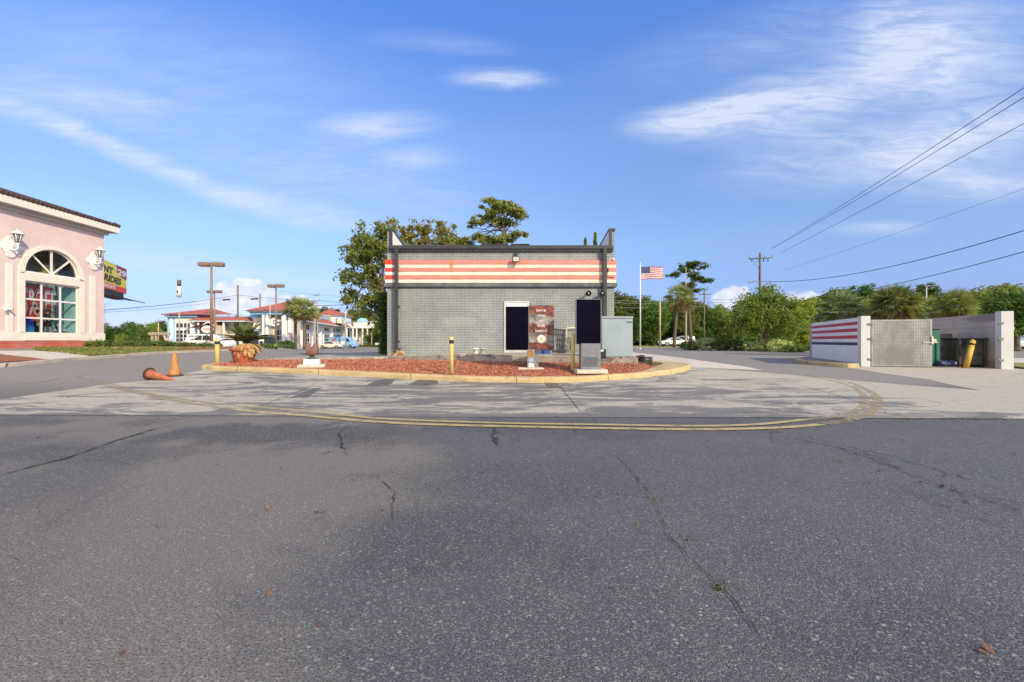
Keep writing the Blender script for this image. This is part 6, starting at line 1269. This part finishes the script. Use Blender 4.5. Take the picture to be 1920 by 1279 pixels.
# wires
def wire(name, label, a, b, sag=0.0, r=.012, m=None, group=None, n=28):
    a, b = Vector(a), Vector(b); pts = [a.lerp(b, i / n) - Vector((0, 0, sag * 4 * (i / n) * (1 - i / n))) for i in range(n + 1)]; t = MB(); t.tube(pts, r, 5); o = t.build(name, m or WIRE); return tag(o, label, 'wire', group)
def ext(a, b, k): return Vector(a) + (Vector(b) - Vector(a)) * k
Pa, Pm, Pb = A(1446, 465, 51), A(1470, 466, 50.5), A(1425, 529, 51)
wire('power_line', 'uppermost power line running to the right edge of the sky', A(1446, 466, 51), ext(A(1446, 466, 51), A(1921, 155, 17), 1.35), .25, .016)
wire('power_line', 'second power line just under the uppermost one', A(1448, 466, 51), ext(A(1448, 466, 51), A(1921, 173, 17.4), 1.35), .25, .016)
wire('power_line', 'third power line, the one alone below the close upper two', A(1465, 473, 51), ext(A(1465, 473, 51), A(1921, 226, 19), 1.35), .15, .016)
wire('power_line', 'thin faint power line in the middle of the right sky', A(1470, 507, 51), ext(A(1470, 507, 51), A(1921, 350, 24), 1.3), .15, .009)
wire('power_line', 'thick sagging cable from low on the pole to the right edge', A(1427, 527.5, 51), ext(A(1427, 527.5, 51), A(1921, 408, 24), 1.2), 1.3, .026)
wire('power_line', 'lowest thick cable coming out from behind the fan palms', A(1560, 555, 48), ext(A(1560, 555, 48), A(1921, 466, 27), 1.2), .35, .026)
for i, (y0, y1) in enumerate(((562, 563), (566, 567), (574, 576))): wire('power_line', ['upper pale wire crossing the wood left of the palmettos', 'middle pale wire crossing the wood left of the palmettos', 'lowest pale wire crossing the wood left of the palmettos'][i], A(1120, y0 - 1, 70), A(1320, y1 - 2, 76), .4, .016, WIRE_L)
for i, (y0, y1) in enumerate(((559, 552), (565, 558))): wire('power_line', ['upper dark wire between the slim pole and the big pole', 'lower dark wire between the slim pole and the big pole'][i], A(1320.5, y0, 76), A(1425, y1, 60), .5, .022)
for i, y0 in enumerate((566, 569)): wire('power_line', ['upper pale wire in front of the trees at the right edge', 'lower pale wire in front of the trees at the right edge'][i], A(1815, y0, 44), A(1990, y0 - 1, 44), .1, .012, WIRE_L)
wire('power_line', 'black cable from the pink store roofline to the dark pole', A(130, 586, 34), A(446, 553, 74), .3, .03); wire('power_line', 'thinner lower cable from the pink store to the dark pole', A(130, 588, 35), A(446, 557, 74), .5, .016)
wire('power_line', 'cable from the dark pole past the lamp post to the palms', A(446, 553, 74), A(600, 564, 84), .25, .03); wire('power_line', 'lower cable from the dark pole past the lamp post', A(446, 557, 74), A(600, 569, 84), .3, .018)
wire('power_line', 'thin top wire from the dark pole tip toward the leafy tree', A(446, 537, 74), A(735, 562, 90), .3, .014); wire('power_line', 'cable from the pale concrete pole into the leafy tree', A(595, 563, 84), A(740, 570, 90), .3, .03)
wire('power_line', 'thick cable sloping up to the hanging signal near the leafy tree', A(565, 574, 78), A(735, 566.5, 84), .1, .05)
for px, py, lab in ((425, 562, 'black cable sleeve left of the dark pole'), (477, 560.5, 'black cable sleeve right of the dark pole')):
    p = A(px, py, 73.5); t = tag(MB().cyl(p - Vector((.6, 0, .04)), p + Vector((.6, 0, .05)), .13, .13, 10).build('cable_sleeve', M['black']), lab, 'cable sleeve')
# traffic lights
SIGY = mat('signal_yellow', (.62, .40, .06), .5, .1); 
t = pole('signal_pole', 'grey traffic signal pole with a long mast arm beside the delivery van', 648, 88, 584, .16, .13, GREYP, 'signal pole'); x = t.location.x; z_ = t.location.z; Y = 88
mb = MB(); mb.cyl((0, 0, ZZ(605, Y) - z_), (XX(718, Y) - x, 0, ZZ(602, Y) - z_), .09, .05, 8); mb.build('mast_arm', GREYP, t); mb = MB(); mb.tube([(0, 0, ZZ(586, Y) - z_), (-.4, 0, ZZ(580, Y) - z_), (-.9, 0, ZZ(577.5, Y) - z_)], .04, 6); mb.rbox(-1.2, -.8, -.12, .12, ZZ(578.5, Y) - z_, ZZ(577, Y) - z_, .03); mb.build('street_light_arm', M['steel_g'], t)
wire('span_wire', 'span wire that carries the row of yellow traffic lights', A(570, 572, 82), A(648, 600, 88), .1, .03)
def signal(px, py, Y, label, m=SIGY, h=1.05, grp='yellow traffic lights over the road'):
    p = A(px, py, Y); t = thing('traffic_light', label, 'traffic light', p, R(20), grp); mb = MB(); mb.rbox(-.19, .19, -.12, .12, -h / 2, h / 2, .03); mb.cyl((0, 0, h / 2), (0, 0, h / 2 + .45), .02); mb.build('housing', m, t)
    for i, cc in enumerate(((.25, .02, .02), (.30, .2, .02), (.02, .14, .06))):
        z = h * .32 * (1 - i); mb = MB(); mb.cyl((0, -.125, z), (0, -.14, z), .11, .11, 14); mb.build('lens', M.setdefault('sig%d' % i, mat('signal_lens_%s' % ('red', 'amber', 'green')[i], cc, .25)), t)
        mb = MB(); mb.tube([(-.12, -.15, z), (-.1, -.2, z + .09), (0, -.2, z + .14), (.1, -.2, z + .09), (.12, -.15, z)], .022, 5); mb.build('visor', m, t)
signal(599, 594, 83.5, 'yellow traffic light on the span wire beside the pale concrete pole'); signal(617, 597, 85, 'second yellow traffic light from the left on the span wire'); signal(631, 601.5, 86.5, 'third yellow traffic light from the left on the span wire'); signal(643, 605, 87.6, 'yellow traffic light hanging closest to the signal pole')
signal(673, 572, 60, 'large dark backed traffic light hanging among the leaves', mat('signal_back', (.16, .12, .09), .6), 1.0, None); signal(578, 570, 70, 'dark traffic light edge seen over the palm pair', M['black'], .9, None)

# ================================================================== BILLBOARD
b0, b1 = Vector((XX(195, 60), 60)), Vector((XX(237, 68), 68)); bdv = (b1 - b0).normalized(); brz = math.atan2(bdv.y, bdv.x); bl0 = 1.15 + 98.5 * 60 / 800 + .1; bhh = 3.95
bb = thing('billboard', 'yellow and red roadside billboard partly hidden by the pink store', 'billboard', (b1.x, b1.y, g(b1.x, b1.y)), brz); zo = bb.location.z
def bx_px(px): 
    a = (px - CX) / F; t_ = (b1.x - a * b1.y) / (a * bdv.y - bdv.x); return t_      # along the face, 0 at the far edge
Lb = 13.5; mb = MB(); mb.box(-Lb, 0, 0, .25, bl0 - zo, bl0 + bhh - zo); fc = mb.build('face', mat('billboard_yellow', (.85, .72, .06), .6, .03, 1), bb)
zb0 = bl0 - zo
mb = MB(); mb.box(-Lb, 0, -.012, -.001, zb0, zb0 + .85); mb.build('red_strip', mat('billboard_red', (.80, .07, .03), .6, .03), fc)
xm = bx_px(224); arc = [(0, zb0 + bhh)] + [(xm - 1.45, zb0 + bhh)] + [(xm - 1.45 + 2.6 * (1 - math.cos(a)), zb0 + bhh - 1.55 * math.sin(a) - .1) for a in [R(12 * i) for i in range(1, 8)]] + [(0, zb0 + bhh - 1.8)]
mb = MB(); mb.prism(arc, -.02, -.002); mb.build('price_patch', mat('billboard_crimson', (.36, .03, .03), .6, .03), fc)
BT = lambda x, z, d=-.026: Matrix.Translation((x, d, z)) @ UPRIGHT
INK = mat('billboard_ink', (.02, .02, .015), .6)
def place_text(tx, pa, pb, z, h, m, nm, bold=.03, shear=0, d=-.03):
    t_ = text_mb(tx, h, Matrix(), bold, 1, .004, 'LEFT', shear); xs = [v[0] for v in t_.v]; x0, x1 = min(xs), max(xs); A0, B0 = bx_px(pa), bx_px(pb); T = Matrix.Translation((A0, d, z)) @ UPRIGHT @ Matrix.Diagonal(((B0 - A0) / (x1 - x0), 1, 1, 1)) @ Matrix.Translation((-x0, 0, 0)); t_.v = [tuple(T @ Vector(v)) for v in t_.v]; t_.build(nm, m, fc)
place_text('NT', 194, 211.5, zb0 + 2.75, 1.25, INK, 'lettering', .05); place_text('RIDES', 194.5, 227, zb0 + 1.55, 1.30, INK, 'lettering', .05, .15); place_text('RIGHT', 195, 217, zb0 + .42, .72, M['white'], 'lettering', .02); place_text('29', 219.5, 236, zb0 + 2.95, 1.25, M['white'], 'price_lettering', .05, .1); place_text('$', 215.5, 219.2, zb0 + 3.35, .7, M['white'], 'price_lettering', .03, .1)
mb = MB(); mb.box(-Lb + 1, -.9, .1, 1.2, zb0 - 1.05, zb0 - .02)
for i in range(5): mb.box(-Lb + 1, -.9, .05, .1, zb0 - .2 - .17 * i, zb0 - .12 - .17 * i)
mb.build('apron', M['black'], bb); mb = MB(); mb.box(-Lb - 1, .9, -.9, -.1, zb0 - 1.0, zb0 - .92); mb.cyl((-.5, -.5, zb0 - .95), (3.6, -1.4, zb0 - 1.05), .07); mb.build('catwalk', M['darktrim'], bb); mb = MB(); mb.cyl((-Lb / 2 - 2, .6, -.2), (-Lb / 2 - 2, .6, zb0), .45, .45, 16); mb.build('column', M['steel_g'], bb)
mb = MB(); mb.tube([(XX(197, 58), 58, 0), (XX(197, 58), 58, ZZ(570, 58))], .03, 6)
for y_ in (570, 583, 600, 612): mb.tube([(XX(194, 58), 58, ZZ(y_, 58)), (XX(207 if y_ == 570 else 200, 58), 58, ZZ(y_, 58))], .02, 5)
tag(mb.build('antenna', M['steel_g']), 'thin antenna mast just past the corner of the pink store', 'antenna')

# ================================================================== FLAGS
def star_poly(c, r): return [(c[0] + (r if i % 2 == 0 else r * .4) * math.sin(math.pi * i / 5), c[1] + (r if i % 2 == 0 else r * .4) * math.cos(math.pi * i / 5)) for i in range(10)]
FR, FW, FB = mat('flag_red', (.42, .03, .045), .8, .05), mat('flag_white', (.72, .70, .70), .8, .03), mat('flag_blue', (.03, .045, .14), .8, .05)
def flag(label, loc, w, h, T, droop=.05):
    t = thing('flag', label, 'flag', loc); sx_n = 30
    def surf(u, v): # u 0..1 along the fly, v 0..1 down the hoist
        return T @ Vector((u * w, .10 * w * math.sin(u * 7 + v * 1.2) * u ** .7 * .6, -v * h * (1 - .12 * u) - droop * w * u - .02 * w * math.sin(u * 9 + 1) * u))
    mb = MB(); mi = []
    for r in range(13):
        for c in range(sx_n):
            u0, u1 = c / sx_n, (c + 1) / sx_n
            if c >= sx_n - 1 - (r * 7 % 3) and r in (2, 3, 6, 9): continue      # ragged fly end
            mb.add([surf(u0, r / 13), surf(u1, r / 13), surf(u1, (r + 1) / 13), surf(u0, (r + 1) / 13)], [(0, 1, 2, 3)], True); mi.append(2 if r < 7 and (u0 + u1) / 2 < .4 else r % 2)
    o = mb.build('cloth', FR, t, False); o.data.materials.append(FW); o.data.materials.append(FB); o.data.polygons.foreach_set('material_index', mi)
    mb = MB()
    for r in range(9):
        for c in range(6 if r % 2 == 0 else 5):
            uc, vc = .4 * (c + (.5 if r % 2 == 0 else 1.0)) / 6, 7 / 13 * (r + .7) / 9.6; pl = star_poly((uc, vc), .016)
            for s in (-1, 1): mb.add([surf(uc + (a - uc) * .62, b) + (T.to_3x3() @ Vector((0, s * .006, 0))) for a, b in pl], [tuple(range(10))])
    mb.build('stars', FW, o, False); return t
Y = 52; x = XX(1200.5, Y); z0 = g(x, Y)
fp = thing('flagpole', 'tall white flagpole standing on the verge right of the restaurant', 'flagpole', (x, Y, z0)); hh = ZZ(495, Y) - z0
mb = MB(); mb.cyl((0, 0, 0), (0, 0, hh), .085, .045, 12); mb.lathe([(.16, 0), (.14, .06), (.09, .1)], 14); mb.build('shaft', mat('pole_white', (.72, .72, .70), .4), fp); mb = MB(); mb.ball((0, 0, hh + .06), .08); mb.build('ball_finial', M['offwhite'], fp); mb = MB(); mb.tube([(.07, -.03, hh - .05), (.09, -.03, 1.2)], .008, 4); mb.build('halyard', M['offwhite'], fp)
flag('large american flag with a frayed edge blowing right from the tall pole', (x + .10, Y, ZZ(500, Y)), 2.62, 1.58, Matrix.Rotation(R(-8), 4, 'Z'), .045)
Yf = 74; flag('small american flag drooping at the left corner of the blue hotel tower', A(314, 626, Yf), 1.7, .9, Matrix.Rotation(R(72), 4, 'Y'), 0); Yf = 116; flag('small american flag slanting in front of the hotel porch', A(671, 636, Yf), 1.9, 1.1, Matrix.Rotation(R(48), 4, 'Y'), 0)
tag(MB().cyl(A(311, 650, 74), A(315, 625, 74), .03, .02, 6).build('flag_staff', M['offwhite']), 'short staff of the flag beside the blue hotel tower', 'flag staff'); tag(MB().cyl(A(676, 651, 116), A(670, 635, 116), .04, .03, 6).build('flag_staff', M['offwhite']), 'short staff of the flag before the hotel porch', 'flag staff')

# ================================================================== BLUE AND CREAM HOTEL
HB = mat('hotel_blue', (.30, .58, .84), .7, .05, .6); HLB = mat('hotel_pale_blue', (.60, .76, .84), .7, .04, .6); HC = mat('hotel_cream', (.84, .79, .66), .75, .05, .6); HW = mat('hotel_white', (.86, .86, .83), .7, .04, .6); HT = mat('hotel_tan', (.60, .54, .44), .8, .08, .6)
HR = mat('terracotta_roof', (.42, .12, .075), .75, .14, 1.4, .3, 6, col2=(.30, .085, .06), t0=.5, t1=.65); WIN = mat('window_dark', (.035, .045, .06), .1, .5, .8)
Yh = 75.0; hx = lambda p: XX(p, Yh); hz_ = lambda p: ZZ(p, Yh)
hot = thing('beach_hotel', 'blue, cream and white hotel with red tiled hip roofs and a signed portico', 'building', (hx(440), Yh, -.4))
def hb(nm, m, p0, p1, q0, q1, d0, d1, par=None): mb = MB(); mb.box(hx(p0), hx(p1), Yh + d0, Yh + d1, hz_(q1), hz_(q0)); return wb(mb, nm, m, par or hot)
def hip(nm, p0, p1, pe, pa0, pa1, ptop, d0, d1, Yb=None):
    Y_ = Yb or Yh; X = lambda p: XX(p, Y_); z0, z1 = ZZ(pe, Y_), ZZ(ptop, Y_); dm = (d0 + d1) / 2; mb = MB()
    mb.add([(X(p0), Y_ + d0, z0), (X(p1), Y_ + d0, z0), (X(p1), Y_ + d1, z0), (X(p0), Y_ + d1, z0), (X(pa0), Y_ + dm, z1), (X(pa1), Y_ + dm, z1)], [(0, 1, 5, 4), (1, 2, 5), (2, 3, 4, 5), (3, 0, 4), (0, 3, 2, 1)])
    for a, b in (((X(p0), Y_ + d0, z0), (X(pa0), Y_ + dm, z1)), ((X(p1), Y_ + d0, z0), (X(pa1), Y_ + dm, z1))): mb.cyl(a, b, .10, .10, 6)
    return wb(mb, nm, HR, hot)
def window(p0, p1, q0, q1, nx_, ny_, d, fm=None, par=None):
    f = hb('window', fm or HW, p0 - .6, p1 + .6, q0 - .5, q1 + .5, d - .05, d + .3); mb = MB(); W_ = (p1 - p0) / nx_; H2 = (q1 - q0) / ny_
    for i in range(nx_):
        for j in range(ny_): mb.box(hx(p0 + W_ * (i + .13)), hx(p0 + W_ * (i + .87)), Yh + d - .075, Yh + d - .0495, hz_(q0 + H2 * (j + .93)), hz_(q0 + H2 * (j + .07)))
    wb(mb, 'panes', WIN, f)
# left tower
hb('tower_wall', HB, 314, 371, 595, 655, 0, 7); hb('tower_cornice', HB, 312.5, 373, 591.5, 595, -.5, 7.4); hip('tower_roof', 310, 400, 590.5, 366, 372, 576.2, -.9, 9)
for a, b in ((319, 325.5), (371.2, 374)): hb('pilaster', HLB if a < 330 else HB, a, b, 597, 655, -.15, -.002)
hb('cream_panel', HC, 328.5, 366, 597, 604, -.14, -.002); hb('window_band', HLB, 328.5, 366, 604.2, 650, -.05, -.002); window(330.5, 366, 605.5, 615, 5, 1, -.06); window(330.5, 366, 619, 641, 5, 3, -.06)
# middle block
hb('main_wall', HC, 371.2, 480, 596, 655, .5, 8); hb('blue_parapet', HB, 371.2, 490, 589.5, 595.5, 0.3, 8.2)
mb = MB(); mb.add([(hx(366), Yh - 2.2, hz_(602.5)), (hx(473), Yh - 2.2, hz_(602.5)), (hx(464), Yh + .45, hz_(593)), (hx(376), Yh + .45, hz_(593))], [(0, 1, 2, 3)]); mb.add([(hx(473), Yh - 2.2, hz_(602.5)), (hx(473), Yh + .45, hz_(602.5)), (hx(464), Yh + .45, hz_(593))], [(0, 1, 2)]); wb(mb, 'canopy_roof', HR, hot, False)
mb = MB(); mb.box(hx(366), hx(473), Yh - 2.2, Yh - 2.1, hz_(604.2), hz_(602.6)); mb.box(hx(366), hx(473), Yh - 2.1, Yh + .45, hz_(603.6), hz_(602.8)); wb(mb, 'canopy_fascia', HLB, hot)
for a, b in ((436, 443), (450, 461), (474, 478)): window(a, b, 605.5, 615, 2 if b - a > 5 else 1, 1, .45, HB)
for a, b in ((437, 446), (452, 463), (466, 474)): window(a, b, 620, 645, 2, 2, .45, HLB)
for a in (371.5, 385, 417, 431): hb('post', HW if a != 417 else HC, a, a + 2.2, 603.8, 655, -1.9, -1.6)
hb('blue_band', HB, 433, 480, 616.5, 619, .38, .498)
mb = MB(); zg0, zg1 = hz_(616), hz_(605.5); mb.add([(hx(376), Yh - 2.6, zg0), (hx(414), Yh - 3.2, hz_(605.2)), (hx(414), Yh + .4, hz_(605.2)), (hx(376), Yh + .4, zg0)], [(0, 1, 2, 3)]); mb.add([(hx(403), Yh - 3.2, hz_(611)), (hx(414), Yh - 3.2, hz_(605.2)), (hx(414), Yh + .4, hz_(605.2)), (hx(403), Yh + .4, hz_(611))], [(0, 1, 2, 3)]); mb.add([(hx(426), Yh - 3.2, hz_(612)), (hx(414), Yh - 3.2, hz_(605.2)), (hx(414), Yh + .4, hz_(605.2)), (hx(426), Yh + .4, hz_(612))], [(0, 3, 2, 1)]); wb(mb, 'entry_roof', HR, hot, False)
mb = MB(); mb.cyl((hx(404), Yh - 3.25, hz_(611.5)), (hx(414.5), Yh - 3.25, hz_(605.5)), .09); mb.cyl((hx(426), Yh - 3.25, hz_(612)), (hx(414.5), Yh - 3.25, hz_(605.5)), .09); mb.cyl((hx(376), Yh - 2.65, hz_(616)), (hx(385), Yh - 2.8, hz_(611)), .09); wb(mb, 'gable_trim', HW, hot)
hb('entry_front', HT, 404, 426, 611.5, 655, -2.9, .4); window(407, 423, 627, 641, 2, 1, -2.96, HC)
mb = MB(); T = Matrix.Translation((hx(415), Yh - 3.35, hz_(618.5))) @ UPRIGHT; mb.lathe([(1.0, 0), (1.0, .12)], 24, sx=1.02, sy=.58); mb.v = [tuple(T @ Vector(v)) for v in mb.v]; sg = wb(mb, 'oval_sign', HW, hot)
mb = MB()
for i in range(7): mb.rbox(hx(408.6 + i * 1.9), hx(410 + i * 1.9), Yh - 3.5, Yh - 3.46, hz_(620.5 - (i % 3) * .5), hz_(616.3 + (i % 2) * .9), .02, 1)
wb(mb, 'sign_script', mat('sign_red', (.45, .05, .05), .6), sg)
hb('banner_sign', HW, 381, 389, 616, 641, -3.1, -3.0)
# portico tower
hb('portico_back', HT, 488, 545, 591, 655, 1.5, 3.5); hb('portico_fascia', HB, 478, 546, 586.2, 590.5, -1.6, 9); hb('portico_cornice', HLB, 476, 548, 584.3, 586.2, -1.9, 9.3); hip('portico_roof', 475, 560, 584, 515, 519, 563.5, -2.2, 10)
for a, b in ((500.5, 506), (508.5, 511), (536.8, 542.2), (548.5, 554)): hb('column', HW, a, b, 588 if a < 545 else 596, 655, -1.5, -1.0)
hb('cream_return', HC, 472.5, 488, 595.8, 617, .2, 1.4); hb('side_screen', HW, 534, 544, 601, 645, -.9, -.5); hb('blue_wall', HB, 471, 500, 619, 655, .25, .6)
mb = MB(); up_ = [(508.5, 606), (511, 600.5), (514, 599.5), (517, 600), (520, 599), (524, 597), (527, 598.5), (530, 600.5), (536, 601), (536, 607), (534, 610), (530, 610.5), (526, 613), (522, 611.5), (517, 611), (514, 609), (510, 609.5)]
mb.prism([(hx(a), hz_(b)) for a, b in up_], Yh - 1.9, Yh - 1.75); ws = wb(mb, 'wavy_sign', HW, hot)
t_ = text_mb('Cove', 1.0, Matrix.Translation((hx(530), Yh - 1.93, hz_(605.3))) @ UPRIGHT, .02, .62, .02); wb(t_, 'sign_lettering', mat('sign_ink', (.06, .05, .05), .6), ws)
window(511, 536, 618, 640, 4, 2, 1.4, HLB); hb('door_panel', HW, 511, 536, 640.5, 645, 1.2, 1.45)
hb('pink_shed', M['pink'], 553, 559, 624, 647, -2.5, -1.0)
# wing that runs back along the side street
w0, w1 = Vector((XX(556, 79), 79)), Vector((XX(649, 122), 122)); wv_ = w1 - w0; wL = wv_.length; wu = wv_.normalized(); wrz = math.atan2(wu.y, wu.x); Tw = Matrix.Translation((w0.x, w0.y, 0)) @ Matrix.Rotation(wrz, 4, 'Z')
def wu_px(px): a = (px - CX) / F; return (a * w0.y - w0.x) / (wu.x - a * wu.y)
def wbx(nm, m, u0, u1, z0, z1, d0, d1, par=None): mb = MB(); mb.box(u0, u1, d0, d1, z0, z1, Tw); return wb(mb, nm, m, par or hot)
wbx('wing_wall', HC, 0, wL, -.6, 6.2, 0, 9); wbx('wing_parapet', HB, 0, wL, 6.2, 6.85, -.1, 9); wbx('wing_coping', HLB, 0, wL, 6.85, 7.0, -.2, 9.1)
mb = MB(); mb.add([Tw @ Vector(v) for v in ((-.3, -1.7, 4.95), (wL, -1.7, 4.95), (wL, -.001, 6.15), (-.3, -.001, 6.15))], [(0, 1, 2, 3)]); wb(mb, 'wing_canopy', HR, hot, False); wbx('canopy_fascia', HW, -.3, wL, 4.78, 4.95, -1.75, -1.6); wbx('canopy_soffit', HLB, -.3, wL, 4.80, 4.90, -1.6, -.002)
for a, b in ((567, 579), (587, 595), (607, 617), (624, 639)):
    u0, u1 = wu_px(a), wu_px(b); f = wbx('window', HW, u0 - .25, u1 + .25, -.3, 4.6, -.10, -.002); mb = MB(); nx_ = max(2, int((b - a) / 3.2))
    for i in range(nx_):
        for z0, z1 in ((.1, .9), (1.0, 1.8), (1.9, 2.7), (3.4, 4.4)): c0, c1 = u0 + (u1 - u0) * (i + .12) / nx_, u0 + (u1 - u0) * (i + .88) / nx_; mb.box(c0, c1, -.13, -.095, z0, z1, Tw)
    wb(mb, 'panes', WIN, f); mb = MB(); mb.box(u0 - .3, u1 + .3, -.14, -.1005, 2.8, 3.25, Tw); wb(mb, 'spandrel', HLB, f)
for px in (564, 583, 599, 620.5, 642):
    u = wu_px(px); wbx('pier', HW, u - .45, u + .45, -.6, 4.75, -.45, -.002)
wbx('wing_base', HW, 0, wL, -.6, .05, -.2, -.003)
# small rear tower and porch
Yt = 104; mb = MB(); mb.box(XX(600, Yt), XX(641, Yt), Yt, Yt + 6, 5.5, ZZ(591, Yt)); wb(mb, 'rear_tower', HLB, hot); hip('rear_roof', 595, 646, 591, 608, 610, 578, -.6, 7, Yt); mb = MB(); mb.box(XX(597, Yt), XX(644, Yt), Yt - .4, Yt + 6.5, ZZ(592.2, Yt), ZZ(591, Yt)); wb(mb, 'rear_cornice', HW, hot)
Yp = 126; px_X = lambda p: XX(p, Yp); pz_ = lambda q: ZZ(q, Yp)
def pb(nm, m, p0, p1, q0, q1, d0, d1): mb = MB(); mb.box(px_X(p0), px_X(p1), Yp + d0, Yp + d1, pz_(q1), pz_(q0)); return wb(mb, nm, m, hot)
pb('porch_back', HC, 648, 704, 613, 654, 3, 9); pb('porch_beam', HW, 647, 705, 612.5, 615.5, -.3, .3)
for a, b, ap in ((647, 662, 655), (690, 705, 698)):
    mb = MB(); mb.prism([(px_X(a), pz_(612.5)), (px_X(b), pz_(612.5)), (px_X(ap), pz_(601.5))], Yp - .3, Yp + .1); wb(mb, 'porch_gable', HW, hot)
    mb = MB(); mb.add([(px_X(a - 1), Yp - .5, pz_(613)), (px_X(ap), Yp - .5, pz_(600.5)), (px_X(ap), Yp + 8, pz_(600.5)), (px_X(a - 1), Yp + 8, pz_(613))], [(0, 1, 2, 3)]); mb.add([(px_X(b + 1), Yp - .5, pz_(613)), (px_X(ap), Yp - .5, pz_(600.5)), (px_X(ap), Yp + 8, pz_(600.5)), (px_X(b + 1), Yp + 8, pz_(613))], [(0, 3, 2, 1)]); wb(mb, 'porch_roof', HR, hot, False)
pb('porch_parapet', HC, 663, 689, 603.5, 612.4, -.2, .1)
mb = MB(); mb.prism([(px_X(664), pz_(603.4))] + [(px_X(680) + 1.6 * math.cos(math.pi * (1 - i / 12)), pz_(603.4) + 1.1 * math.sin(math.pi * i / 12)) for i in range(13)] + [(px_X(688), pz_(603.4))], Yp - .25, Yp + .05); wb(mb, 'porch_arch', HB, hot)
for a in (649.5, 661, 668, 679, 688, 702): pb('porch_column', HW, a, a + 2, 615.5, 654, -.2, .2)
for a in (653, 672, 692): 
    f = pb('window', HW, a, a + 5, 622, 650, 2.7, 2.99); mb = MB(); mb.box(px_X(a + .6), px_X(a + 4.4), Yp + 2.66, Yp + 2.699, pz_(648), pz_(624)); wb(mb, 'panes', WIN, f)
# low stone pergola and temporary sign behind the lawn hedge
pg = thing('stone_pergola', 'low weathered timber and stone arbour behind the lawn hedge', 'arbour', A(290, 652, 46)); kx = 46 / F
PG = mat('weathered_timber', (.40, .34, .26), .9, .2, 3)
mb = MB(); mb.rbox(-.35, -.15, -.1, .1, 0, 1.35, .03); mb.rbox(.05, .25, -.1, .1, 0, 1.35, .03); mb.build('post', PG, pg); mb = MB(); mb.rbox(-.6, 1.6, -.15, .15, 1.35, 1.65, .04); mb.build('beam', PG, pg)
tag(MB().cyl(A(297, 648, 60), A(297, 604, 60), .07, .06, 8).build('wooden_pole', TANP), 'short tan pole standing among the bushes left of the hotel', 'pole')
sb = thing('sign_board', 'leaning white signboard stand beside the sago fronds', 'sign', A(490, 654, 57), R(-10)); mb = MB(); mb.rbox(-.38, .38, -.03, .03, 1.0, 2.2, .02); mb.build('panel', HW, sb); mb = MB(); mb.tube([(-.3, 0, 0), (-.35, 0, 1.1)], .03, 6); mb.tube([(.5, 0, 0), (.3, 0, 1.1)], .03, 6); mb.build('stand', M['offwhite'], sb)

# ------------------------------------------------------------------ weeds in the joints and fallen leaves
wd = []
for px, py, n, r in ((1351, 1104, 26, .014), (1228, 938, 14, .03), (1830, 787, 130, .22), (1700, 787, 50, .10), (1290, 1010, 6, .015), (960, 719.5, 60, .12), (690, 709, 90, .35), (870, 717, 60, .2), (1048, 727, 25, .05), (600, 704, 40, .2), (1450, 811, 40, .06)):
    p = P(px, py)
    for _k in range(n): wd.append((p.x + random.gauss(0, r), p.y + random.gauss(0, min(r, .02)), p.z + abs(random.gauss(.008, .008))))
tag(link('weeds', cloud_mesh('weeds', np.array(wd), .015, leafmat('weed_dry_green', (.16, .16, .07), (.20, .17, .09), (.11, .10, .05), 6, .2))), kind='stuff')
lf = []
for _k in range(260):
    x, y = random.gauss(0, 6), random.uniform(1.4, 12); lf.append((x, y, g(x, y) + .012))
for px, py in ((845, 857), (1852, 1224), (606, 961), (505, 958), (1730, 905), (1582, 868), (1000, 730), (1322, 716), (480, 965)):
    p = P(px, py)
    for _k in range(3): lf.append((p.x + random.gauss(0, .02), p.y + random.gauss(0, .02), p.z + .014))
tag(link('leaf_litter', cloud_mesh('leaf_litter', np.array(lf), .022, mat('fallen_leaf', (.16, .085, .045), .9, .4, 8), 2.5)), kind='stuff')
